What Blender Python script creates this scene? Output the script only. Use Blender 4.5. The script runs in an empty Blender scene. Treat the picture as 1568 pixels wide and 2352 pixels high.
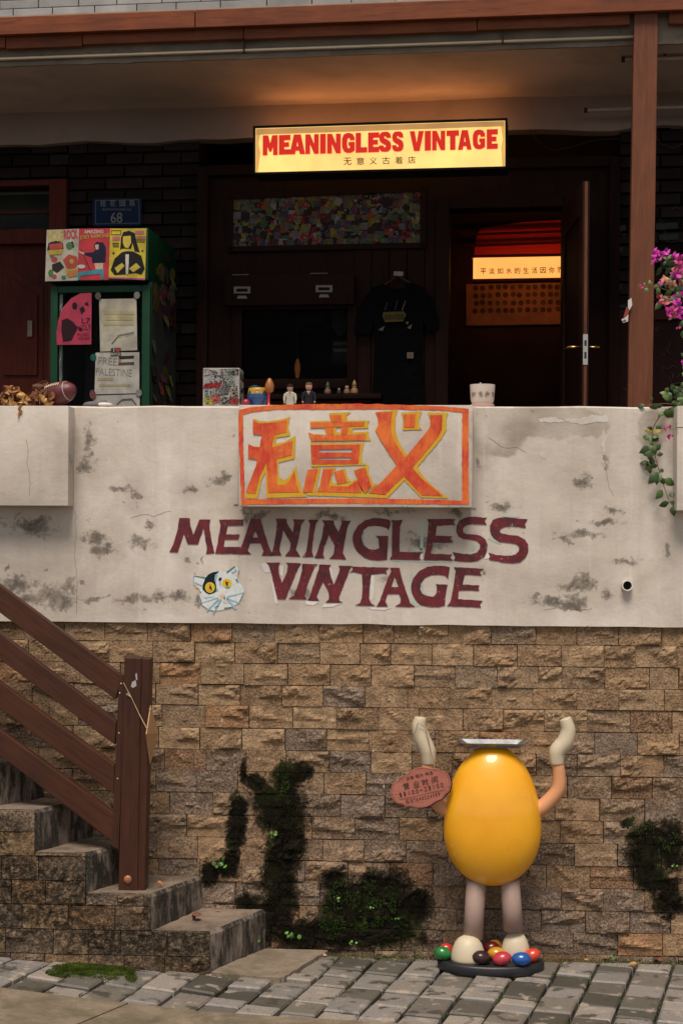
import bpy, bmesh, math, random
from mathutils import Vector, Matrix, noise, geometry
R = math.radians
sc = bpy.context.scene
col = sc.collection

# ------------------------------------------------------------------ camera
YAW, ROLL, DIST, EYE, FPX = R(3.4), 0.006, 6.0, 1.583, 3600.0
CX, CY = 784.0, 1240.0                       # principal point on the 1568 x 2352 view of the photograph
CPOS = Vector((DIST * math.sin(YAW), -DIST * math.cos(YAW), EYE))
CROT = Matrix.Rotation(YAW, 3, 'Z') @ Matrix.Rotation(R(90), 3, 'X') @ Matrix.Rotation(ROLL, 3, 'Z')
cd = bpy.data.cameras.new('camera')
cam = bpy.data.objects.new('camera', cd)
col.objects.link(cam)
cam.matrix_world = Matrix.Translation(CPOS) @ CROT.to_4x4()
cd.sensor_width = 36.0
cd.lens = 36.0 * FPX / 2352.0
cd.shift_y = (CY - 1176.0) / 2352.0
cd.clip_end = 500.0
cd.clip_start = 0.05
sc.camera = cam

# ------------------------------------------------------------------ sky, sun, exposure
SUN_EL, SUN_AZ = R(63), R(184)               # azimuth measured clockwise from +Y
w = bpy.data.worlds.new('World')
sc.world = w
w.use_nodes = True
wn = w.node_tree
wn.nodes.clear()
sky = wn.nodes.new('ShaderNodeTexSky')
sky.sky_type = 'NISHITA'
sky.sun_disc = False
sky.sun_elevation = SUN_EL
sky.sun_rotation = SUN_AZ
sky.air_density = 0.45
sky.dust_density = 0.8
sky.ozone_density = 0.6
hs = wn.nodes.new('ShaderNodeHueSaturation')
hs.inputs['Saturation'].default_value = 0.10   # an overcast sky is nearly grey
bg = wn.nodes.new('ShaderNodeBackground')
bg.inputs['Strength'].default_value = 0.05
wo = wn.nodes.new('ShaderNodeOutputWorld')
wn.links.new(sky.outputs[0], hs.inputs['Color'])
wn.links.new(hs.outputs[0], bg.inputs[0])
wn.links.new(bg.outputs[0], wo.inputs[0])
sd = bpy.data.lights.new('sun', 'SUN')
sd.energy = 1.5
sd.angle = R(26)
sd.color = (1.0, 0.885, 0.765)
sun = bpy.data.objects.new('sun', sd)
col.objects.link(sun)
sdir = Vector((math.sin(SUN_AZ) * math.cos(SUN_EL), math.cos(SUN_AZ) * math.cos(SUN_EL), math.sin(SUN_EL)))
sun.rotation_euler = sdir.to_track_quat('Z', 'Y').to_euler()
sun.location = (0, -3, 12)
sc.view_settings.view_transform = 'Standard'
sc.view_settings.look = 'None'
sc.view_settings.gamma = 1.0
sc.view_settings.exposure = 1.38
sc.view_settings.use_curve_mapping = False
try:
    sc.cycles.use_denoising = True
    sc.cycles.max_bounces = 8
    sc.cycles.sample_clamp_indirect = 6.0
except Exception:
    pass

# ------------------------------------------------------------------ helpers
W = Matrix.Identity(4)                                                   # frame of the retaining wall (y = 0 is its face)
F = Matrix.Translation((0, 2.15, 0)) @ Matrix.Rotation(R(-4.0), 4, 'Z')   # frame of the house (y = 0 is its front)


def hit(px, py, fr=W, v=0.0):
    """local (x, z) where the pixel's ray meets the plane y = v of a frame"""
    d = CROT @ Vector(((px - CX) / FPX, -(py - CY) / FPX, -1.0))
    inv = fr.inverted()
    o = inv @ CPOS
    d = inv.to_3x3() @ d
    t = (v - o.y) / d.y
    p = o + d * t
    return p.x, p.z


def hit3(px, py, fr=W, v=0.0):
    x, z = hit(px, py, fr, v)
    return Vector((x, v, z))


def ground(px, py, z=0.0):
    d = CROT @ Vector(((px - CX) / FPX, -(py - CY) / FPX, -1.0))
    t = (z - CPOS.z) / d.z
    p = CPOS + d * t
    return Vector((p.x, p.y, z))


def lane_z(x):
    """the lane climbs gently left of the first step"""
    return 0.06 * min(1.6, max(0.0, -0.42 - x))


def gpt(px, py, up=0.0):
    p = ground(px, py, 0.0)
    for _ in range(4):
        p = ground(px, py, lane_z(p.x) + up)
    return p


class MB:
    def __init__(s):
        s.v, s.f, s.m = [], [], []
        s.mi = 0

    def add(s, vs, fs):
        o = len(s.v)
        s.v += [tuple(p) for p in vs]
        s.f += [tuple(i + o for i in f) for f in fs]
        s.m += [s.mi] * len(fs)
        return s

    def box(s, x0, x1, y0, y1, z0, z1, b=0.0):
        if x0 > x1: x0, x1 = x1, x0
        if y0 > y1: y0, y1 = y1, y0
        if z0 > z1: z0, z1 = z1, z0
        if b <= 0:
            v = [(x0, y0, z0), (x1, y0, z0), (x1, y1, z0), (x0, y1, z0), (x0, y0, z1), (x1, y0, z1), (x1, y1, z1), (x0, y1, z1)]
            f = [(3, 2, 1, 0), (4, 5, 6, 7), (0, 1, 5, 4), (1, 2, 6, 5), (2, 3, 7, 6), (3, 0, 4, 7)]
            return s.add(v, f)
        bm = bmesh.new()
        bmesh.ops.create_cube(bm, size=1)
        for q in bm.verts:
            q.co = Vector(((x0 + x1) / 2 + q.co.x * (x1 - x0), (y0 + y1) / 2 + q.co.y * (y1 - y0), (z0 + z1) / 2 + q.co.z * (z1 - z0)))
        bmesh.ops.bevel(bm, geom=bm.edges[:], offset=b, segments=2, profile=0.6, affect='EDGES')
        return s.bm(bm)

    def bm(s, bm):
        bm.verts.index_update()
        s.add([q.co[:] for q in bm.verts], [[q.index for q in f.verts] for f in bm.faces])
        bm.free()
        return s

    def prism(s, pts, d):
        """closed polygon of 3-D points pushed along d (front first)"""
        n = len(pts)
        pts = [Vector(p) for p in pts]
        d = Vector(d)
        tri = geometry.tessellate_polygon([pts])
        nm = Vector((0, 0, 0))
        for t in tri:
            nm += (pts[t[1]] - pts[t[0]]).cross(pts[t[2]] - pts[t[0]])
        flip = nm.dot(d) > 0
        vs = pts + [p + d for p in pts]
        fs = []
        for t in tri:
            a, b, c = t
            fs += [((c, b, a) if flip else (a, b, c)), ((a + n, b + n, c + n) if flip else (c + n, b + n, a + n))]
        area = 0
        for i in range(n):
            j = (i + 1) % n
            fs.append((i, j, j + n, i + n))
        o = len(s.v)
        s.add(vs, fs)
        return s

    def tube(s, pts, r, n=8, caps=True, sy=1.0):
        pts = [Vector(p) for p in pts]
        rs = list(r) if hasattr(r, '__len__') else [r] * len(pts)
        o = len(s.v)
        up = None
        vs, fs = [], []
        for i, p in enumerate(pts):
            t = (pts[min(i + 1, len(pts) - 1)] - pts[max(i - 1, 0)])
            t.normalize()
            if up is None:
                up = Vector((0, 0, 1)) if abs(t.z) < 0.9 else Vector((0, 1, 0))
            a = t.cross(up)
            if a.length < 1e-6:
                a = t.orthogonal()
            a.normalize()
            b = a.cross(t)
            up = b
            for k in range(n):
                q = 2 * math.pi * k / n
                vs.append(p + a * (math.cos(q) * rs[i]) + b * (math.sin(q) * rs[i] * sy))
        for i in range(len(pts) - 1):
            for k in range(n):
                k2 = (k + 1) % n
                fs.append((i * n + k, (i + 1) * n + k, (i + 1) * n + k2, i * n + k2))
        if caps:
            fs.append(tuple(range(n)))
            fs.append(tuple((len(pts) - 1) * n + k for k in reversed(range(n))))
        return s.add(vs, fs)

    def lathe(s, prof, c, n=24, sx=1.0, sy=1.0):
        """prof: (radius, z) list from bottom to top round the vertical through c"""
        c = Vector(c)
        vs, fs = [], []
        for r_, z in prof:
            for k in range(n):
                q = 2 * math.pi * k / n
                vs.append((c.x + math.cos(q) * r_ * sx, c.y + math.sin(q) * r_ * sy, c.z + z))
        for i in range(len(prof) - 1):
            for k in range(n):
                k2 = (k + 1) % n
                fs.append((i * n + k, i * n + k2, (i + 1) * n + k2, (i + 1) * n + k))
        fs.append(tuple(reversed(range(n))))
        fs.append(tuple((len(prof) - 1) * n + k for k in range(n)))
        return s.add(vs, fs)

    def blob(s, c, rx, ry, rz, n=14, m=9, rot=None, jit=0.0, seed=0):
        rnd = random.Random(seed)
        c = Vector(c)
        vs, fs = [], []
        for i in range(m + 1):
            t = math.pi * i / m
            for k in range(n):
                q = 2 * math.pi * k / n
                p = Vector((math.sin(t) * math.cos(q) * rx, math.sin(t) * math.sin(q) * ry, -math.cos(t) * rz))
                if jit:
                    p *= 1 + rnd.uniform(-jit, jit)
                if rot is not None:
                    p = rot @ p
                vs.append(c + p)
        for i in range(m):
            for k in range(n):
                k2 = (k + 1) % n
                fs.append((i * n + k, i * n + k2, (i + 1) * n + k2, (i + 1) * n + k))
        return s.add(vs, fs)

    def poly(s, outer, holes=(), fr=W, v=0.0, lift=None):
        """flat sheet from pixel outlines, laid on the plane y = v of a frame"""
        loops = [[hit3(x, y, fr, v) for x, y in outer]] + [[hit3(x, y, fr, v) for x, y in h] for h in holes]
        flatl = [p for l in loops for p in l]
        l2 = [[Vector((p.x, p.z, 0)) for p in l] for l in loops]
        tri = geometry.tessellate_polygon(l2)
        fs = []
        for a, b, c in tri:
            A, B, C = flatl[a], flatl[b], flatl[c]
            n = (B - A).cross(C - A)
            fs.append((a, b, c) if n.y < 0 else (c, b, a))
        return s.add(flatl, fs)

    def build(s, name, mat, parent=None, fr=W, base=None, smooth=False, angle=None):
        b = Vector(parent['_b']) if parent is not None else Vector(base if base is not None else (0, 0, 0))
        me = bpy.data.meshes.new(name)
        me.from_pydata([tuple(Vector(p) - b) for p in s.v], [], s.f)
        for mm in (mat if isinstance(mat, (list, tuple)) else [mat]):
            me.materials.append(mm)
        if len(me.materials) > 1:
            me.polygons.foreach_set('material_index', s.m)
        me.validate()
        if smooth:
            me.polygons.foreach_set('use_smooth', [True] * len(me.polygons))
            if angle is not None:
                me.set_sharp_from_angle(angle=R(angle))
        me.update()
        o = bpy.data.objects.new(name, me)
        col.objects.link(o)
        if parent is not None:
            o.parent = parent
        else:
            o.matrix_world = fr @ Matrix.Translation(b)
        o['_b'] = tuple(b)
        return o


def tag(o, label=None, cat=None, group=None, kind=None):
    if label: o['label'] = label
    if cat: o['category'] = cat
    if group: o['group'] = group
    if kind: o['kind'] = kind
    return o


def thing(name, label, cat, base=(0, 0, 0), fr=W, group=None):
    o = bpy.data.objects.new(name, None)
    o.empty_display_size = 0.05
    col.objects.link(o)
    o.matrix_world = fr @ Matrix.Translation(Vector(base))
    o['_b'] = tuple(base)
    return tag(o, label, cat, group)


def inst(name, me, parent, loc, rot=(0, 0, 0), scale=(1, 1, 1)):
    o = bpy.data.objects.new(name, me)
    col.objects.link(o)
    o.parent = parent
    o.location = Vector(loc) - Vector(parent['_b'])
    o.rotation_euler = rot
    o.scale = scale
    return o


_tc = {}


def text_geo(s, bold=0.0, spacing=1.0):
    key = (s, bold, spacing)
    if key in _tc:
        return _tc[key]
    cu = bpy.data.curves.new('lettering', 'FONT')
    cu.body = s
    cu.offset = bold
    cu.space_character = spacing
    cu.resolution_u = 3
    cu.fill_mode = 'FRONT'
    o = bpy.data.objects.new('lettering', cu)
    col.objects.link(o)
    bpy.context.view_layer.update()
    me = bpy.data.meshes.new_from_object(o.evaluated_get(bpy.context.evaluated_depsgraph_get()))
    vs = [(q.co.x, q.co.y) for q in me.vertices]
    fs = [tuple(p.vertices) for p in me.polygons]
    bpy.data.objects.remove(o)
    bpy.data.curves.remove(cu)
    bpy.data.meshes.remove(me)
    xs = [p[0] for p in vs] or [0, 1]
    ys = [p[1] for p in vs] or [0, 1]
    bb = (min(xs), max(xs), min(ys), max(ys))
    vs = [((x - bb[0]) / (bb[1] - bb[0]) - 0.5, (y - bb[2]) / (bb[3] - bb[2]) - 0.5) for x, y in vs]
    _tc[key] = (vs, fs)
    return vs, fs


def text(mb, s, cx, cy, wd, ht, rot=0.0, fr=W, v=0.0, bold=0.0, spacing=1.0, thick=0.0, skew=0.0):
    """lettering laid on the plane y = v, its box given in pixels"""
    vs, fs = text_geo(s, bold, spacing)
    c, q = math.cos(R(rot)), math.sin(R(rot))
    pts = []
    for x, y in vs:
        X, Y = x * wd + skew * y * ht, -y * ht
        pts.append(hit3(cx + X * c + Y * q, cy - X * q + Y * c, fr, v))
    out = []
    for f in fs:
        A, B, C = pts[f[0]], pts[f[1]], pts[f[2]]
        out.append(f if (B - A).cross(C - A).y < 0 else tuple(reversed(f)))
    mb.add(pts, out)
    if thick:
        ed = {}
        for f in out:
            for i in range(len(f)):
                e = (f[i], f[(i + 1) % len(f)])
                ed[e] = ed.get(e, 0) + 1
        sv, sf = [], []
        for (a, b) in ed:
            if (b, a) not in ed:
                k = len(sv)
                sv += [pts[a], pts[b], pts[b] + Vector((0, thick, 0)), pts[a] + Vector((0, thick, 0))]
                sf.append((k + 1, k, k + 3, k + 2))
        mb.add(sv, sf)
    return mb


def rect(x0, y0, x1, y1):
    return [(x0, y0), (x1, y0), (x1, y1), (x0, y1)]


def rough(pts, amp=0.55, step=7.0, seed=0):
    """hand-painted edge: the outline wavers a little"""
    out = []
    n = len(pts)
    for i in range(n):
        a, b = pts[i], pts[(i + 1) % n]
        l = math.hypot(b[0] - a[0], b[1] - a[1])
        k = max(1, int(l / step))
        for j in range(k):
            t = j / k
            x, y = a[0] + (b[0] - a[0]) * t, a[1] + (b[1] - a[1]) * t
            out.append((x + amp * noise.noise(Vector((x * .13, y * .13, seed))) * 2, y + amp * noise.noise(Vector((x * .13, y * .13, seed + 9))) * 2))
    return out


def ell(cx, cy, rx, ry, n=20, a0=0.0):
    return [(cx + rx * math.cos(a0 + 2 * math.pi * k / n), cy + ry * math.sin(a0 + 2 * math.pi * k / n)) for k in range(n)]


def stroke(a, b, w0, w1=None):
    w1 = w0 if w1 is None else w1
    dx, dy = b[0] - a[0], b[1] - a[1]
    l = math.hypot(dx, dy) or 1
    nx, ny = -dy / l, dx / l
    return [(a[0] + nx * w0 / 2, a[1] + ny * w0 / 2), (b[0] + nx * w1 / 2, b[1] + ny * w1 / 2), (b[0] - nx * w1 / 2, b[1] - ny * w1 / 2), (a[0] - nx * w0 / 2, a[1] - ny * w0 / 2)]


def zoomed(ox, oy, k):
    """outline given on an enlarged crop of the photograph -> pixels of the 1568 x 2352 view"""
    g = 1568.0 / 2731.0
    return lambda pts: [((ox + x * k) * g, (oy + y * k) * g) for x, y in pts]


# ------------------------------------------------------------------ materials
def nodes(name):
    m = bpy.data.materials.new(name)
    m.use_nodes = True
    nt = m.node_tree
    nt.nodes.clear()
    out = nt.nodes.new('ShaderNodeOutputMaterial')
    p = nt.nodes.new('ShaderNodeBsdfPrincipled')
    nt.links.new(p.outputs[0], out.inputs[0])
    return m, nt, p


def nz(nt, vec, scale, detail=4, rough=0.55, dist=0.0):
    n = nt.nodes.new('ShaderNodeTexNoise')
    n.inputs['Scale'].default_value = scale
    n.inputs['Detail'].default_value = detail
    n.inputs['Roughness'].default_value = rough
    n.inputs['Distortion'].default_value = dist
    if vec is not None:
        nt.links.new(vec, n.inputs['Vector'])
    return n


def math_(nt, op, a, b=None, c=None, clamp=False):
    n = nt.nodes.new('ShaderNodeMath')
    n.operation = op
    n.use_clamp = clamp
    for i, q in enumerate((a, b, c)):
        if q is None: continue
        if isinstance(q, (int, float)):
            n.inputs[i].default_value = q
        else:
            nt.links.new(q, n.inputs[i])
    return n.outputs[0]


def ramp(nt, val, stops, interp='LINEAR'):
    n = nt.nodes.new('ShaderNodeValToRGB')
    n.color_ramp.interpolation = interp
    e = n.color_ramp.elements
    while len(e) > 1:
        e.remove(e[-1])
    for i, (p, c) in enumerate(stops):
        q = e[0] if i == 0 else e.new(p)
        q.position = p
        c = (c, c, c) if isinstance(c, (int, float)) else c
        q.color = (*c, 1)
    nt.links.new(val, n.inputs[0])
    return n.outputs[0]


def mix(nt, fac, a, b, mode='MIX'):
    n = nt.nodes.new('ShaderNodeMix')
    n.data_type = 'RGBA'
    n.blend_type = mode
    n.clamp_factor = True
    for i, q in ((0, fac), (6, a), (7, b)):
        if isinstance(q, (int, float)):
            n.inputs[i].default_value = q
        elif isinstance(q, (tuple, list)):
            n.inputs[i].default_value = (*q, 1)
        else:
            nt.links.new(q, n.inputs[i])
    return n.outputs[2]


def bump(nt, p, h, strength=0.3, dist=0.01, prev=None):
    n = nt.nodes.new('ShaderNodeBump')
    n.inputs['Strength'].default_value = strength
    n.inputs['Distance'].default_value = dist
    nt.links.new(h, n.inputs['Height'])
    if prev is not None:
        nt.links.new(prev, n.inputs['Normal'])
    nt.links.new(n.outputs[0], p.inputs['Normal'])
    return n.outputs[0]


def coords(nt, which='Object'):
    if which == 'World':
        return nt.nodes.new('ShaderNodeNewGeometry').outputs['Position']
    return nt.nodes.new('ShaderNodeTexCoord').outputs[which]


def blobs(nt, pos, items, warp=0.05, wscale=14, soft=0.35):
    """0..1 mask of ellipses (x, z, rx, rz) in world x/z with ragged edges"""
    n = nz(nt, pos, wscale, 5, 0.65)
    sub = nt.nodes.new('ShaderNodeVectorMath'); sub.operation = 'SUBTRACT'
    nt.links.new(n.outputs['Color'], sub.inputs[0]); sub.inputs[1].default_value = (0.5, 0.5, 0.5)
    sca = nt.nodes.new('ShaderNodeVectorMath'); sca.operation = 'SCALE'
    nt.links.new(sub.outputs[0], sca.inputs[0]); sca.inputs['Scale'].default_value = warp * 2
    ad = nt.nodes.new('ShaderNodeVectorMath'); ad.operation = 'ADD'
    nt.links.new(pos, ad.inputs[0]); nt.links.new(sca.outputs[0], ad.inputs[1])
    cur = None
    for x, z, rx, rz in items:
        a = nt.nodes.new('ShaderNodeVectorMath'); a.operation = 'SUBTRACT'
        nt.links.new(ad.outputs[0], a.inputs[0]); a.inputs[1].default_value = (x, 0, z)
        b = nt.nodes.new('ShaderNodeVectorMath'); b.operation = 'MULTIPLY'
        nt.links.new(a.outputs[0], b.inputs[0]); b.inputs[1].default_value = (1 / rx, 0, 1 / rz)
        l = nt.nodes.new('ShaderNodeVectorMath'); l.operation = 'LENGTH'
        nt.links.new(b.outputs[0], l.inputs[0])
        cur = l.outputs['Value'] if cur is None else math_(nt, 'MINIMUM', cur, l.outputs['Value'])
    mr = nt.nodes.new('ShaderNodeMapRange')
    mr.inputs[1].default_value = 1 + soft / 2
    mr.inputs[2].default_value = 1 - soft / 2
    nt.links.new(cur, mr.inputs[0])
    return mr.outputs[0]


def pxblobs(items, v=0.0, fr=W):
    out = []
    for x, y, rx, ry in items:
        X, Z = hit(x, y, fr, v)
        out.append((X, Z, rx / 600.0, ry / 600.0))
    return out


def pmat(name, c, var=0.25, scale=6.0, rough=0.6, bmp=0.15, bscale=60.0, metal=0.0, rnd=0.0, stretch=None, coat=0.0, trans=0.0, dirt=0.0, spec=0.5):
    m, nt, p = nodes(name)
    p.inputs['Specular IOR Level'].default_value = spec
    co = coords(nt)
    if stretch:
        mp = nt.nodes.new('ShaderNodeMapping')
        mp.inputs['Scale'].default_value = stretch
        nt.links.new(co, mp.inputs[0])
        co = mp.outputs[0]
    n1 = nz(nt, co, scale, 5, 0.6)
    lo = tuple(x * (1 - var) for x in c)
    hi = tuple(min(x * (1 + var), 0.95) for x in c)
    cc = ramp(nt, n1.outputs['Fac'], [(0.3, lo), (0.7, hi)])
    if rnd:
        oi = nt.nodes.new('ShaderNodeObjectInfo')
        k = math_(nt, 'MULTIPLY_ADD', oi.outputs['Random'], 2 * rnd, 1 - rnd)
        cc = mix(nt, 1.0, cc, k, 'MULTIPLY')
    if dirt:
        nd = nz(nt, co, scale * 0.5, 8, 0.7)
        f = ramp(nt, nd.outputs['Fac'], [(0.45, 0.0), (0.7, dirt)])
        cc = mix(nt, f, cc, tuple(x * 0.3 for x in c))
    nt.links.new(cc, p.inputs['Base Color'])
    n2 = nz(nt, co, bscale, 3)
    rr = math_(nt, 'MULTIPLY_ADD', n2.outputs['Fac'], 0.2, rough - 0.1)
    nt.links.new(rr, p.inputs['Roughness'])
    p.inputs['Metallic'].default_value = metal
    p.inputs['Coat Weight'].default_value = coat
    p.inputs['Coat Roughness'].default_value = 0.12
    p.inputs['Transmission Weight'].default_value = trans
    if bmp:
        bump(nt, p, n2.outputs['Fac'], bmp, 0.004)
    return m


def wood(name, c, dark, rough=0.4, along='x', scale=10.0, coat=0.1, rnd=0.12, spec=0.5):
    m, nt, p = nodes(name)
    p.inputs['Specular IOR Level'].default_value = spec
    co = coords(nt)
    mp = nt.nodes.new('ShaderNodeMapping')
    st = {'x': (1.2, 14, 14), 'z': (14, 14, 1.2)}[along]
    mp.inputs['Scale'].default_value = st
    nt.links.new(co, mp.inputs[0])
    n1 = nz(nt, mp.outputs[0], scale * 0.5, 6, 0.65, 0.6)
    cc = ramp(nt, n1.outputs['Fac'], [(0.25, dark), (0.5, c), (0.8, tuple(x * 1.35 for x in c))])
    n3 = nz(nt, co, 5.0, 4)
    cc = mix(nt, ramp(nt, n3.outputs['Fac'], [(0.4, 0.0), (0.75, 0.55)]), cc, dark)
    if rnd:
        oi = nt.nodes.new('ShaderNodeObjectInfo')
        k = math_(nt, 'MULTIPLY_ADD', oi.outputs['Random'], 2 * rnd, 1 - rnd)
        cc = mix(nt, 1.0, cc, k, 'MULTIPLY')
    nt.links.new(cc, p.inputs['Base Color'])
    nt.links.new(math_(nt, 'MULTIPLY_ADD', n1.outputs['Fac'], 0.25, rough - 0.12), p.inputs['Roughness'])
    p.inputs['Coat Weight'].default_value = coat
    p.inputs['Coat Roughness'].default_value = 0.3
    bump(nt, p, n1.outputs['Fac'], 0.25, 0.003)
    return m


def emit(name, c, s, var=0.0):
    m, nt, p = nodes(name)
    p.inputs['Base Color'].default_value = (*[x * 0.6 for x in c], 1)
    p.inputs['Roughness'].default_value = 0.4
    n1 = nz(nt, coords(nt), 5.0, 3)
    cc = ramp(nt, n1.outputs['Fac'], [(0.35, tuple(x * (1 - var) for x in c)), (0.65, c)])
    nt.links.new(cc, p.inputs['Emission Color'])
    p.inputs['Emission Strength'].default_value = s
    return m


def paint(name, c, c2, wear=0.25, wall=(0.55, 0.49, 0.42), scale=30.0):
    """brushed paint on plaster: two tones, a few worn spots"""
    m, nt, p = nodes(name)
    co = coords(nt, 'World')
    n1 = nz(nt, co, scale, 5, 0.65)
    cc = ramp(nt, n1.outputs['Fac'], [(0.35, c), (0.62, c2)])
    n2 = nz(nt, co, 55.0, 6, 0.7)
    f = ramp(nt, n2.outputs['Fac'], [(0.60, 0.0), (0.70, wear)])
    cc = mix(nt, f, cc, wall)
    mp = nt.nodes.new('ShaderNodeMapping')
    mp.inputs['Rotation'].default_value = (0, 0.9, 0)
    mp.inputs['Scale'].default_value = (130, 10, 14)
    nt.links.new(co, mp.inputs[0])
    n5 = nz(nt, mp.outputs[0], 1.0, 4, 0.6)
    cc = mix(nt, ramp(nt, n5.outputs['Fac'], [(0.5, 0.0), (0.72, 0.5)]), cc, c2)
    cc = mix(nt, ramp(nt, n5.outputs['Fac'], [(0.30, 0.45), (0.48, 0.0)]), cc, tuple(q * 0.7 for q in c))
    nt.links.new(cc, p.inputs['Base Color'])
    p.inputs['Roughness'].default_value = 0.55
    bump(nt, p, n2.outputs['Fac'], 0.2, 0.002)
    return m


def plaster():
    m, nt, p = nodes('weathered_plaster')
    co = coords(nt, 'World')
    big = nz(nt, co, 2.3, 7, 0.66, 0.6)
    cc = ramp(nt, big.outputs['Fac'], [(0.3, (0.42, 0.365, 0.315)), (0.48, (0.545, 0.485, 0.425)), (0.7, (0.655, 0.60, 0.545))])
    mid = nz(nt, co, 9.0, 6, 0.6)
    cc = mix(nt, ramp(nt, mid.outputs['Fac'], [(0.4, 0.0), (0.75, 0.35)]), cc, (0.50, 0.43, 0.36))
    # damp tide mark under the coping
    damp = blobs(nt, co, pxblobs([(1230, 970, 160, 38), (1140, 990, 70, 60), (1330, 975, 70, 30), (1180, 960, 90, 28), (1500, 985, 40, 45)]), 0.06, 9, 0.18)
    dn = nz(nt, co, 5.0, 4)
    cc = mix(nt, math_(nt, 'MULTIPLY', damp, ramp(nt, dn.outputs['Fac'], [(0.35, 0.8), (0.62, 0.15)])), cc, (0.25, 0.205, 0.155))
    # grey mould
    items = [(70, 1205, 55, 26), (95, 1215, 40, 22), (40, 1345, 60, 22), (130, 1372, 60, 28), (155, 1350, 30, 26), (70, 1375, 50, 14), (218, 1236, 34, 14), (230, 1265, 24, 14),
             (250, 1262, 14, 16), (325, 1246, 34, 14), (198, 1068, 26, 24), (205, 1010, 14, 40), (195, 1340, 10, 12), (230, 1374, 44, 6), (310, 1376, 40, 12), (370, 1374, 34, 10), (400, 1372, 36, 14), (460, 1374, 14, 16),
             (498, 1110, 24, 10), (520, 1095, 18, 14), (440, 1125, 20, 8), (285, 1125, 30, 8), (315, 1140, 8, 20), (350, 1205, 18, 9), (430, 1283, 9, 9), (470, 1290, 5, 5), (560, 1183, 10, 18),
             (545, 1378, 24, 5), (690, 1362, 34, 12), (900, 1330, 22, 14), (985, 1252, 48, 14), (960, 1245, 30, 20), (1050, 1180, 26, 14), (1150, 1165, 22, 12),
             (1110, 1310, 8, 8), (1270, 1378, 70, 12), (1235, 1386, 30, 8), (1312, 1350, 40, 14), (1340, 1335, 20, 22), (1310, 1390, 40, 9), (1390, 1360, 16, 14),
             (1335, 1228, 60, 8), (1290, 1240, 30, 6), (1385, 1200, 40, 9), (1330, 1110, 26, 18), (1400, 1170, 24, 10), (1530, 1265, 10, 26), (1440, 1290, 26, 8), (1095, 1066, 8, 10), (1385, 1062, 8, 22), (600, 1180, 30, 8), (760, 1185, 40, 8), (900, 1175, 50, 8), (30, 1300, 5, 5), (110, 1307, 8, 6)]
    mask = blobs(nt, co, [(a, b, c * 1.12, d * 1.2) for a, b, c, d in pxblobs(items)], 0.05, 16, 1.5)
    fine = nz(nt, co, 75.0, 6, 0.75)
    md = nz(nt, co, 24.0, 8, 0.78)
    gate = ramp(nt, mask, [(0.0, 0.0), (0.12, 1.0)])
    val = math_(nt, 'ADD', math_(nt, 'MULTIPLY', mask, 0.62), math_(nt, 'MULTIPLY', gate, math_(nt, 'ADD', math_(nt, 'MULTIPLY_ADD', md.outputs['Fac'], 1.5, -0.75), math_(nt, 'MULTIPLY_ADD', fine.outputs['Fac'], 0.55, -0.27))))
    core = ramp(nt, val, [(0.36, 0.0), (0.52, 0.6), (0.74, 0.95)])
    wide = blobs(nt, co, [(a, b, c * 1.7 + .015, d * 2.0 + .015) for a, b, c, d in pxblobs(items)[::2]], 0.09, 8, 1.2)
    halo = math_(nt, 'MAXIMUM', math_(nt, 'MULTIPLY', mask, 0.26), math_(nt, 'MULTIPLY', wide, 0.34))
    cc = mix(nt, halo, cc, (0.31, 0.26, 0.21))
    cc = mix(nt, core, cc, (0.10, 0.082, 0.064))
    # faint run-off streaks
    mp = nt.nodes.new('ShaderNodeMapping')
    mp.inputs['Scale'].default_value = (9, 1, 0.7)
    nt.links.new(co, mp.inputs[0])
    st = nz(nt, mp.outputs[0], 1.6, 6, 0.65)
    cc = mix(nt, ramp(nt, st.outputs['Fac'], [(0.52, 0.0), (0.72, 0.45)]), cc, (0.40, 0.345, 0.29))
    cc = mix(nt, ramp(nt, st.outputs['Fac'], [(0.28, 0.4), (0.42, 0.0)]), cc, (0.70, 0.65, 0.60))
    # small scattered specks
    vo = nz(nt, co, 24.0, 2)
    s2 = ramp(nt, vo.outputs['Fac'], [(0.735, 0.0), (0.77, 0.55)])
    cc = mix(nt, s2, cc, (0.17, 0.14, 0.11))
    nt.links.new(cc, p.inputs['Base Color'])
    p.inputs['Roughness'].default_value = 0.85
    b1 = bump(nt, p, mid.outputs['Fac'], 0.25, 0.02)
    bump(nt, p, fine.outputs['Fac'], 0.22, 0.003, b1)
    return m


MOSS = [(655, 1785, 36, 40), (690, 1775, 26, 26), (585, 1800, 26, 24), (560, 1775, 12, 30), (640, 1840, 62, 46), (650, 1880, 62, 44), (545, 1870, 22, 50), (540, 1920, 24, 50), (660, 1940, 46, 60), (640, 2000, 44, 60), (650, 2060, 40, 60), (615, 2110, 60, 60), (560, 2090, 24, 40),
        (770, 2030, 34, 40), (800, 2085, 66, 70), (880, 2050, 70, 60), (930, 2085, 70, 40), (870, 2130, 110, 50), (760, 2140, 80, 50), (960, 2060, 34, 18), (1490, 1925, 52, 36), (1480, 1970, 46, 50), (1500, 2020, 44, 40), (1540, 1940, 34, 60), (1535, 2060, 34, 50), (690, 2150, 60, 40), (480, 2010, 20, 30), (1440, 1890, 20, 10), (520, 1985, 30, 30)]


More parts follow.
